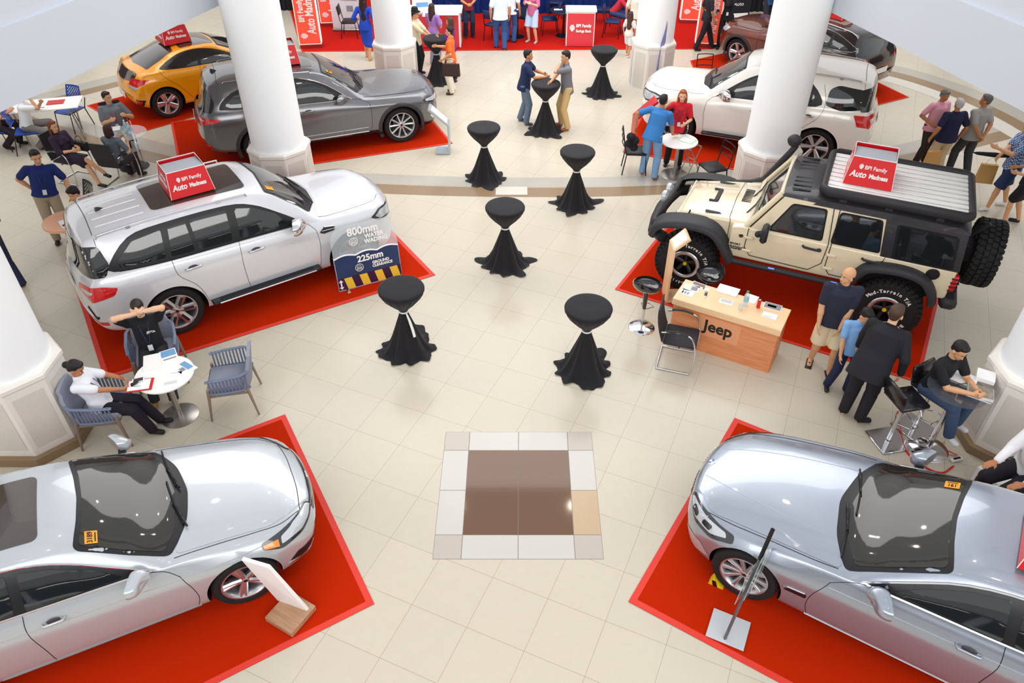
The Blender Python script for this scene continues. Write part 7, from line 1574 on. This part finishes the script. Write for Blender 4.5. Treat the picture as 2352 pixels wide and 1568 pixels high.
square_stool((2085, 912), 12, 'black bar stool with a square mirror base in front of the suited person'); square_stool((2146, 884), 300, 'black bar stool with a square mirror base holding the person in the black polo'); square_stool((2372, 1072), 192, 'black bar stool under the person in white at the right edge')
# cables and floor items at the right pillar
mcab = mat('cable_red', '#d8281c', .5)
def cable(pts, label, r=.007, m=mcab): return tag(MB().tube(smooth_line([P(x, y, .012) for x, y in pts], 8), r, 6).build('cable', m, None, 60), label, 'cable')
cable([(2062, 945), (2070, 1000), (2085, 1040), (2130, 1075), (2165, 1085), (2190, 1070)], 'thick red cable on the floor under the bar stools', .012); cable([(2055, 985), (2100, 1000), (2120, 1020), (2160, 1028), (2200, 1045)], 'thin red cable looped around the bar table foot', .005); cable([(2048, 1000), (2090, 985), (2140, 1010), (2150, 1035), (2210, 1050)], 'second thin red cable running to the power strip', .004); cable([(2070, 1030), (2110, 1022), (2135, 1030), (2170, 1015)], 'short thin red cable around the bar table foot', .004)
c = P(2195, 1058); t = thing('power_strip', 'white power strip on the floor by the right pillar', 'power strip', (c.x, c.y, .01), R(15)); MB().box((0, 0, .02), (.16, .06, .035), bev=.008).build('housing', mwt, t, 40); MB().box((0, 0, .039), (.10, .03, .003)).build('sockets', mblk, t, None)
c = P(2310, 1085, .25); t = thing('carton', 'white carton on the floor behind the seated person in white', 'box', (c.x, c.y, 0.001), R(20)); MB().box((0, 0, .13), (.5, .36, .26), bev=.006).build('walls', mpaper, t, 30); MB().box((0, 0, .262), (.49, .35, .004)).build('lid', mwt, t, None)
for x, y, l in ((2283, 1078, 'small water bottle with a blue cap left of the white carton'), (2338, 1085, 'water bottle with a blue cap in front of the white carton')):
    c = P(x, y, .0); bottle(c.x, c.y-.12, .001, l, '#2a6ad0', .23)
c = P(1646, 1340); t = thing('wheel_chock', 'yellow and black wedge at the front wheel of the blue grey sedan', 'wheel chock', (c.x, c.y, .012), R(150)); b = MB(); b.prism([(-.08, 0), (.08, 0), (.05, .10), (.03, .12)], -.05, .05, 'y'); b.build('wedge', mat('chock_yellow', '#e8c81c', .5), t, 30); MB().prism([(-.02, .002), (.03, .002), (.052, .085), (.01, .09)], -.052, .052, 'y').build('stripe', mblk, t, None)
# ---------------------------------------------------------------- specification stands
def fr3(o0, X, Y): return frame(o0, X, Y)
c = P(668, 1408, .05); t = thing('info_stand', 'white leaning panel on an oak block by the silver white sedan', 'display stand', (c.x, c.y, .014), R(-30)); STW = t
MB().box((0, 0, .035), (.36, .36, .07), bev=.004).build('base', moak, t, 30)
pA = P(567, 1285, .98); pB = P(590, 1288, .98)
STW_M = Matrix.Translation((c.x, c.y, .014)) @ Matrix.Rotation(R(-30), 4, 'Z')
pan = [P(708, 1400, .08), P(640, 1375, .08), P(557, 1282, .92), P(618, 1300, .92)]
inv = STW_M.inverted(); vv = [inv @ p for p in pan]; nrm = (vv[1]-vv[0]).cross(vv[2]-vv[0]).normalized()*.018
MB().add([v+nrm for v in vv]+[v-nrm for v in vv], [(0, 1, 2, 3), (4, 7, 6, 5), (0, 4, 5, 1), (1, 5, 6, 2), (2, 6, 7, 3), (3, 7, 4, 0)]).build('panel', mat('panel_white', '#f6f6f6', .35), t, 20)
c = P(1672, 1447, .0); t = thing('info_stand', 'clear acrylic stand on a square grey plate by the blue grey sedan', 'display stand', (c.x, c.y, .014), R(-26)); Mi = (Matrix.Translation((c.x, c.y, .014)) @ Matrix.Rotation(R(-26), 4, 'Z')).inverted()
MB().box((0, 0, .008), (.38, .34, .014), bev=.003).build('base', mat('plate_grey', '#c4c8cc', .35), t, 30)
p0, p1 = Mi @ P(1664, 1468, .02), Mi @ P(1774, 1218, 1.16); b = MB(); b.tube([p0, p1], .016, 4); b.build('post', mat('post_grey', '#6e7478', .3, metal=.5), t, None)
dd = (p1-p0).normalized(); sd = dd.cross(Vector((0, 0, 1))).normalized(); fwd = sd.cross(dd).normalized()
for q, (w, h0, h1, o) in enumerate([(.26, .50, .98, .03), (.24, .42, .80, -.03), (.20, .62, 1.08, .05)]):
    L_ = (p1-p0).length; cc = p0+dd*(h0+h1)/2*L_/1.2+fwd*0+sd*o; q0 = MB(); Q = Matrix((fwd, sd, dd)).transposed(); q0.box((0, 0, 0), (w, .006, (h1-h0)))
    q0.v = [tuple(Q @ Vector(v)+cc) for v in q0.v]; q0.build('acrylic_sheet', mat('acrylic', '#cfdedc', .05, alpha=.45, coat=1), t, None)
MB().tube([p0+dd*.95, p1+dd*.02], .020, 4).build('post_cap', mblk, t, None)
def bent_stand(base_px, top_px, rz, label, m, prt=None, w=.32, h=.95, up=.42):
    c = P(*base_px); t = thing('info_stand', label, 'display stand', (c.x, c.y, .01), R(rz)); b = MB(); th = .03
    # profile in x,z: foot, upright, reading slope leaning away
    pr = [(.0, 0), (-.30, 0), (-.30, .04), (-th, .04), (-th, h), (-th-up*.62, h+up*.55), (-up*.62, h+up*.55+.03), (0, h+.012)]
    b.prism([(x, z) for x, z in pr], -w/2, w/2, 'y'); b.build('body', m, t, 20)
    s0 = Vector((-th*.5, 0, h+.012)); s1 = Vector((-up*.62, 0, h+up*.55+.03)); d = (s1-Vector((0, 0, h+.012))); q = MB(); nn_ = Vector((d.z, 0, -d.x)).normalized()
    mid = Vector((0, 0, h+.012))+d*.5+nn_*.004; Q = Matrix((d.normalized(), Vector((0, 1, 0)), nn_)).transposed(); q.box((0, 0, 0), (d.length*.8, w*.82, .003)); q.v = [tuple(Q @ Vector(v)+mid) for v in q.v]; q.build('spec_sheet', prt or mpaper, t, None)
    return t
bent_stand((1035, 348), None, 0, 'silver bent display stand at the nose of the dark grey crossover', mat('stand_silver', '#b4bcc4', .35, metal=.3), mat('sheet_pink', '#e6dfe6', .4), h=.62, up=.62)
bent_stand((1449, 345), None, 185, 'red bent display stand at the nose of the white car', mat('stand_red', '#c81e1e', .3), mat('sheet_red', '#b81a1e', .3), h=.72, up=.66)
bent_stand((1524, 683), None, 182, 'wooden bent display stand with a leaflet before the big front tyre', mdtop, h=.95, up=.34)
# clear board in front of the silver off-roader
b0, b1 = P(780, 668, .02), P(915, 632, .02); X_ = (b1-b0); Wb = X_.length*1.06; X_.normalize(); Y_ = Vector((0, 0, 1)); Yl = (Y_*1.0+Vector((-X_.y, X_.x, 0))*.10).normalized()
t = thing('display_board', 'blue and clear board about water wading and ground clearance before the silver off-roader', 'board', (b0.x, b0.y, .012), math.atan2(X_.y, X_.x)); Hb = 1.08
def bl(x, z, o=0.): return Vector((x*Wb, z*Hb*.10+o*-1.0, z*Hb))
def flat(name, pts, m, o=.006):
    b = MB(); b.add([bl(x, z, o) for x, z in pts]+[bl(x, z, o-.003) for x, z in pts], [tuple(range(len(pts))), tuple(range(len(pts), 2*len(pts)))[::-1]]+[(i, (i+1) % len(pts), len(pts)+(i+1) % len(pts), len(pts)+i) for i in range(len(pts))]); return b.build(name, m, t, None)
flat('clear_sheet', [(0, 0), (1, 0), (1, .85), (.9, .97), (.78, 1), (.2, 1), (.06, .95), (0, .82)], mat('acrylic_board', '#dfe8ee', .04, alpha=.28, coat=1), 0)
wave = [(1-k/24, .52+.035*abs(math.sin(k/24*math.pi*3.0))) for k in range(25)]
flat('blue_print', [(0, .0), (1, .0)]+wave, mat('board_navy', '#1f3560', .4, noise=.35, nscale=3), .006)
bb = MB(); bb.tube([bl(x, z, .010) for x, z in wave], .012, 6); bb.build('wave_line', msignw, t, 60)
flat('stripe_ground', [(0, .0), (1, .0), (1, .20), (0, .20)], mat('stripe_purple', '#3a1240', .5), .008)
for k in range(4): flat('yellow_stripe', [(.14+.24*k, .01), (.26+.24*k, .01), (.24+.24*k-.02, .19), (.12+.24*k-.02, .19)], mat('stripe_yellow', '#efc93a', .5), .010)
flat('arrow', [(.045, .02), (.08, .06), (.056, .06), (.056, .14), (.08, .14), (.045, .18), (.01, .14), (.034, .14), (.034, .06), (.01, .06)], msignw, .012)
def btxt(s_, x, z, size, b=.002, sx=.95, al='CENTER'): text('lettering', s_, size, msignw, frame(bl(x, z, .014), (1, 0, 0), (0, .1, 1)), t, bold=b, sx=sx, align=al)
btxt('800mm', .50, .885, .175, .005); btxt('WATER', .66, .775, .095, .004); btxt('WADING', .68, .695, .095, .004); btxt('225mm', .55, .44, .15, .005); btxt('GROUND', .70, .335, .068, .003); btxt('CLEARANCE', .72, .28, .063, .003)
for (x, z) in ((.34, .735), (.36, .31)):
    r = MB(); c0 = bl(x, z, .014); r.tube([c0+Vector((math.cos(q)*.065, 0, math.sin(q)*.065)) for q in [k*math.pi/12 for k in range(24)]], .005, 5, closed=True)
    for k in range(3): r.tube([c0+Vector((-.045+.015*j, 0, -.018*k+.008*(j % 2))) for j in range(7)], .004, 4)
    r.tube([c0+Vector(p) for p in ((-.035, 0, .005), (-.02, 0, .035), (.02, 0, .035), (.035, 0, .005))], .004, 4); r.build('pictogram', msignw, t, 50)
fr_ = MB(); fr_.tube([bl(0, 0, 0), bl(1, 0, 0)], .012, 6); fr_.tube([bl(1, 0, 0), bl(1, .62, 0)], .008, 6); fr_.tube([bl(0, 0, 0), bl(0, .55, 0)], .008, 6); fr_.build('frame', mat('frame_clear', '#aab4c4', .2), t, 60)
ft = MB()
for x in (.12, .88): ft.box(bl(x, 0)+Vector((0, .02, .008)), (.05, .30, .012), bev=.004)
ft.build('foot', mchr, t, 40)
# ---------------------------------------------------------------- back area: light boxes, banners, counters, curtains
mbx = mat('lightbox_red', '#e8503c', .5, emit=.35); mbxw = mat('lightbox_white', '#fbf8f2', .5, emit=.35)
def lightbox(px0, px1, rz, label, h=1.75, w=.62, d=.30, flip=False):
    a, b2 = P(*px0), P(*px1); c = (a+b2)/2; t = thing('light_box', label, 'light box', (c.x, c.y, .01), R(rz)); w = (b2-a).length if w is None else w
    MB().box((0, d/2, .05), (w*.96, d*.96, .10)).build('base', mat('box_base_red', '#8f1f18', .6), t, None); MB().box((0, d/2, .10+(h-.1)/2), (w, d, h-.1), bev=.01).build('housing', mbxw, t, 30)
    MB().box((0, -.004, .10+(h-.1)*.47), (w*.92, .012, (h-.1)*.90)).build('face', mbx, t, None)
    z0 = .85
    text('lettering', 'Auto Madness', .33, msignw, frame((w*.17, -.014, z0+.12), (0, 0, 1), (-1, 0, 0)), t, bold=.006, sx=.60, shear=.08)
    text('lettering', 'BPI Family', .21, msignw, frame((-w*.20, -.014, z0+.17), (0, 0, 1), (-1, 0, 0)), t, bold=.005, sx=.70)
    crest(t, Vector((-w*.20, -.014, z0-.50)), Vector((0, 0, 1)), Vector((-1, 0, 0)), .10, msignw); return t
lightbox((697, 112), (733, 112), 8, 'red light box with sideways lettering at the left corner of the back carpet'); lightbox((748, 62), (775, 62), 5, 'second red light box behind the first at the left of the back carpet')
lightbox((1600, 112), (1640, 108), -10, 'red light box at the right of the back carpet behind the striding person'); lightbox((1568, 55), (1600, 55), -6, 'red light box farther back beside the right rear pillar')
def banner(px, rz, label, w=.8, h=2.0, m=None, blocks=(), txt=None):
    c = P(*px); t = thing('rollup_banner', label, 'banner', (c.x, c.y, .01), R(rz)); MB().box((0, 0, .04), (w+.04, .16, .08), bev=.02).build('base', msteel, t, 40); MB().box((0, 0, .08+h/2), (w, .012, h)).build('sheet', m or mpaper, t, None)
    for x, z, ww, hh, mm in blocks: MB().box((x*w, -.009, .08+z*h), (ww*w, .006, hh*h)).build('picture', mm, t, None)
    if txt: text('lettering', txt, .16, msignw, frame((0.05, -.018, .08+.10*h), (1, 0, 0), (0, 0, 1)), t, bold=.003)
    return t
banner((976, 102), 12, 'roll-up banner with car pictures and a red foot beside the left rear pillar', .55, 1.9, mat('banner_blue_white', '#dfe4f0', .5), [(0, .95, .8, .09, mpd), (0, .75, .6, .10, mat('print_magenta', '#8a5a80', .6)), (0, .5, .6, .10, mpb), (0, .28, .6, .05, mpb), (0, .09, .96, .16, msign)], 'BPI')
banner((803, 72), -4, 'pale grey roll-up banner with thin print behind the black padded chair', .95, 1.6, mat('banner_grey', '#d4d4da', .5), [(.1, .55, .6, .02, mpg), (.1, .5, .5, .02, mpg), (.1, .35, .2, .10, mpg)])
def counter(px, rz, label, w, d, h, letter=True):
    c = P(*px); t = thing('promo_counter', label, 'counter', (c.x, c.y, .01), R(rz)); MB().box((0, d/2, h/2), (w*.92, d*.9, h-.02), bev=.01).build('housing', mwt, t, 30); MB().box((0, d/2, h-.03), (w, d, .07), bev=.01).build('countertop', mwt, t, 30)
    MB().box((0, d*.05-.006, h*.46), (w*.86, .012, h*.88)).build('front_panel', mat('panel_red', '#d63a44', .4), t, None)
    if letter:
        crest(t, Vector((-w*.27, -.008, h*.52)), Vector((1, 0, 0)), Vector((0, 0, 1)), .095, msignw)
        text('lettering', 'BPI Family', .12, msignw, frame((w*.10, -.008, h*.58), (1, 0, 0), (0, 0, 1)), t, bold=.004, sx=.85); text('lettering', 'Savings Bank', .105, msignw, frame((w*.10, -.008, h*.44), (1, 0, 0), (0, 0, 1)), t, bold=.003, sx=.80)
    return t
counter((1331, 109), -2, 'small white and red booth counter with a bank crest', .86, .45, 1.0); ct2 = counter((1003, 112), 0, 'wide red counter with white papers behind the cocktail table group', 1.5, .6, 1.0, False)
c = P(1010, 62, 1.02); sheet(1028, 30, 1.02, .62, .42, 0, 'large printed white sheet on the wide red counter', 'poster', 'poster', .005, [(0, .2, .8, .05, mpg), (0, 0, .8, .04, mpg), (-.2, -.3, .2, .06, mpg), (.2, -.3, .2, .06, mpg)]); sheet(984, 33, 1.02, .3, .42, 0, 'smaller printed sheet on the left of the wide red counter', 'poster', 'poster', .005, [(0, .2, .8, .05, mpg), (0, 0, .8, .04, mpg)])
mdkt = mat('dark_table', '#1b2036', .4)
for (x, y, l) in ((1296, 22, 'round dark table with papers behind the small booth counter'), (1188, 24, 'round dark table beyond the people in white')):
    c = P(x, y, .74); t = round_table((c.x, c.y), l, top=mdkt, pole=mblk, r=.42)
sheet(1282, 22, .742, .24, .14, 5, 'white sheet on the dark round table, left one', 'paper_sheet', 'paper'); sheet(1322, 18, .742, .22, .14, 5, 'white sheet on the dark round table, right one', 'paper_sheet', 'paper'); sheet(1304, 30, .742, .12, .07, 0, 'small card on the dark round table', 'card', 'card'); sheet(1302, 14, .742, .16, .12, 0, 'red leaflet on the dark round table', prints=(), m=msign); sheet(1185, 22, .742, .2, .12, 0, 'white sheet on the farther dark table', 'paper_sheet', 'paper')
mcur = mat('curtain_navy', '#14306e', .7, spec=.2); mcurd = mat('curtain_black', '#17161f', .85)
def curtain(name, a, b2, h, m, label, fold=.05, n=60):
    a, b2 = Vector(a), Vector(b2); X = (b2-a).normalized(); N = Vector((-X.y, X.x, 0)); L_ = (b2-a).length; rows = []
    for z in (0.01, h*.5, h): rows.append([a+X*L_*k/n+N*fold*math.sin(k*1.9)+Vector((0, 0, z)) for k in range(n+1)])
    b = MB(); b.grid(rows); b.grid([[p+N*.02 for p in r] for r in rows]); o = b.build(name, m, None, 70); return tag(o, label, 'curtain')
cy = P(1200, 30).y+.0; ya = P(1000, 36).y
curtain('stage_curtain', (P(958, 40).x, ya+.2, 0), (P(1450, 40).x, ya+.2, 0), 2.6, mcur, 'navy curtain backdrop of the stage booth', .06, 90)
curtain('black_curtain', (P(640, 26).x-1.5, P(640, 26).y, 0), (P(735, 26).x, P(640, 26).y+.1, 0), 2.4, mcurd, 'black curtain left of the red light boxes'); curtain('black_curtain', (P(1690, 28).x, P(1690, 28).y, 0), (P(1860, 28).x+1.0, P(1690, 28).y+.1, 0), 2.4, mcurd, 'black curtain behind the people at the back right')
c = P(1668, 45); t = thing('poster_board', 'dark poster board with white print at the back right', 'board', (c.x+.3, c.y, .01), R(10)); MB().box((0, 0, .9), (.8, .03, 1.8)).build('board', mcurd, t, None); MB().box((0, -.02, .12), (.7, .01, .12)).build('white_strip', mpaper, t, None); text('lettering', 'Auto', .16, msignw, frame((0, -.02, .45), (1, 0, 0), (0, 0, 1)), t)
c = P(1512, 213); t = thing('flag_banner', 'narrow purple and white flag standing in front of the right rear pillar', 'banner', (c.x, c.y, .01), R(40)); b = MB(); b.add([(-.20, 0, .3), (.16, 0, .35), (.20, 0, 1.1), (.05, 0, 1.75), (-.12, 0, 1.2)]+[(-.20, .01, .3), (.16, .01, .35), (.20, .01, 1.1), (.05, .01, 1.75), (-.12, .01, 1.2)], [(0, 1, 2, 3, 4), (9, 8, 7, 6, 5), (0, 5, 6, 1), (1, 6, 7, 2), (2, 7, 8, 3), (3, 8, 9, 4), (4, 9, 5, 0)]); b.build('cloth', mat('flag_purple', '#8d8fc4', .5, noise=.5, nscale=6), t, None); MB().tube([(0, .02, 0), (0, .02, 1.7)], .012, 8).build('pole', msteel, t, 50)
# bags
def handbag(p, rz, label, w, h, d, c, strap=.3, paper=False):
    t = thing('paper_bag' if paper else 'handbag', label, 'bag', p, R(rz)); m = mat('bag_'+c, c, .6, bump=.2, nscale=40); b = MB()
    b.add([(-w/2, -d/2, 0), (w/2, -d/2, 0), (w/2, d/2, 0), (-w/2, d/2, 0), (-w*.47, -d*.3, h), (w*.47, -d*.3, h), (w*.47, d*.3, h), (-w*.47, d*.3, h)], [(0, 3, 2, 1), (4, 5, 6, 7), (0, 1, 5, 4), (1, 2, 6, 5), (2, 3, 7, 6), (3, 0, 4, 7)]); b.build('body', m, t, 20)
    s = MB(); s.tube(smooth_line([(-w*.28, -d*.3, h-.01), (-w*.2, -d*.2, h+strap*.8), (0, 0, h+strap), (w*.2, -d*.2, h+strap*.8), (w*.28, -d*.3, h-.01)], 5), .006 if not paper else .003, 6); s.build('handle', m, t, 50); return t
Mo = ora.matrix_basis; hb = P(1035, 158, .78); handbag((hb.x+.02, hb.y-.12, .66), -5, 'brown leather bag hanging at the hip of the person in orange', .42, .28, .12, '#3a2522', .10)
pb_ = P(2257, 418, .42); handbag((pb_.x, pb_.y, .42), -15, 'brown paper bag hanging from the hand of the checked-shirt person', .30, .36, .12, '#c49a5a', .12, True); pb_ = P(2128, 400, .2); handbag((pb_.x, pb_.y, .35), 10, 'brown paper bag held by the person in pink', .28, .34, .12, '#c9985a', .12, True)
pb_ = P(192, 345, .62); handbag((pb_.x, pb_.y, .64), -20, 'black leather bag on the lap of the person in the purple dress', .30, .16, .12, '#1a171c', .12)
lp_ = P(245, 295, .66); sheet(258, 296, .68, .3, .22, 20, 'white papers on the lap of the person in grey', 'paper_sheet', 'paper')
c = iw['wr']; Mw = Matrix.Translation((LW[0], LW[1], 0)) @ Matrix.Rotation(R(8), 4, 'Z'); q = Mw @ (iw['wr']+Vector((.12, .05, .02))); t = thing('phone', 'dark phone in the hands of the person in white polo', 'phone', q, R(30)); MB().box((0, 0, 0), (.14, .07, .009), (0, -.4, 0), bev=.003).build('phone_body', mblk, t, 30)
"""umbrella carried at the right edge"""
u0, u1 = P(2235, 350, 1.0), P(2325, 352, 1.1); t = thing('umbrella', 'folded black umbrella held level by the checked-shirt person', 'umbrella', (u0.x, u0.y, 1.0), math.atan2(u1.y-u0.y, u1.x-u0.x)); L_ = (u1-u0).length+.1; MB().tube([(0, 0, 0), (.08, 0, 0), (L_*.5, 0, .02), (L_, 0, .05)], [.008, .03, .045, .02], 10).build('canopy', mcurd, t, 50); MB().tube([(L_, 0, .05), (L_+.12, 0, .06)], .014, 8).build('handle', mblk, t, 50)
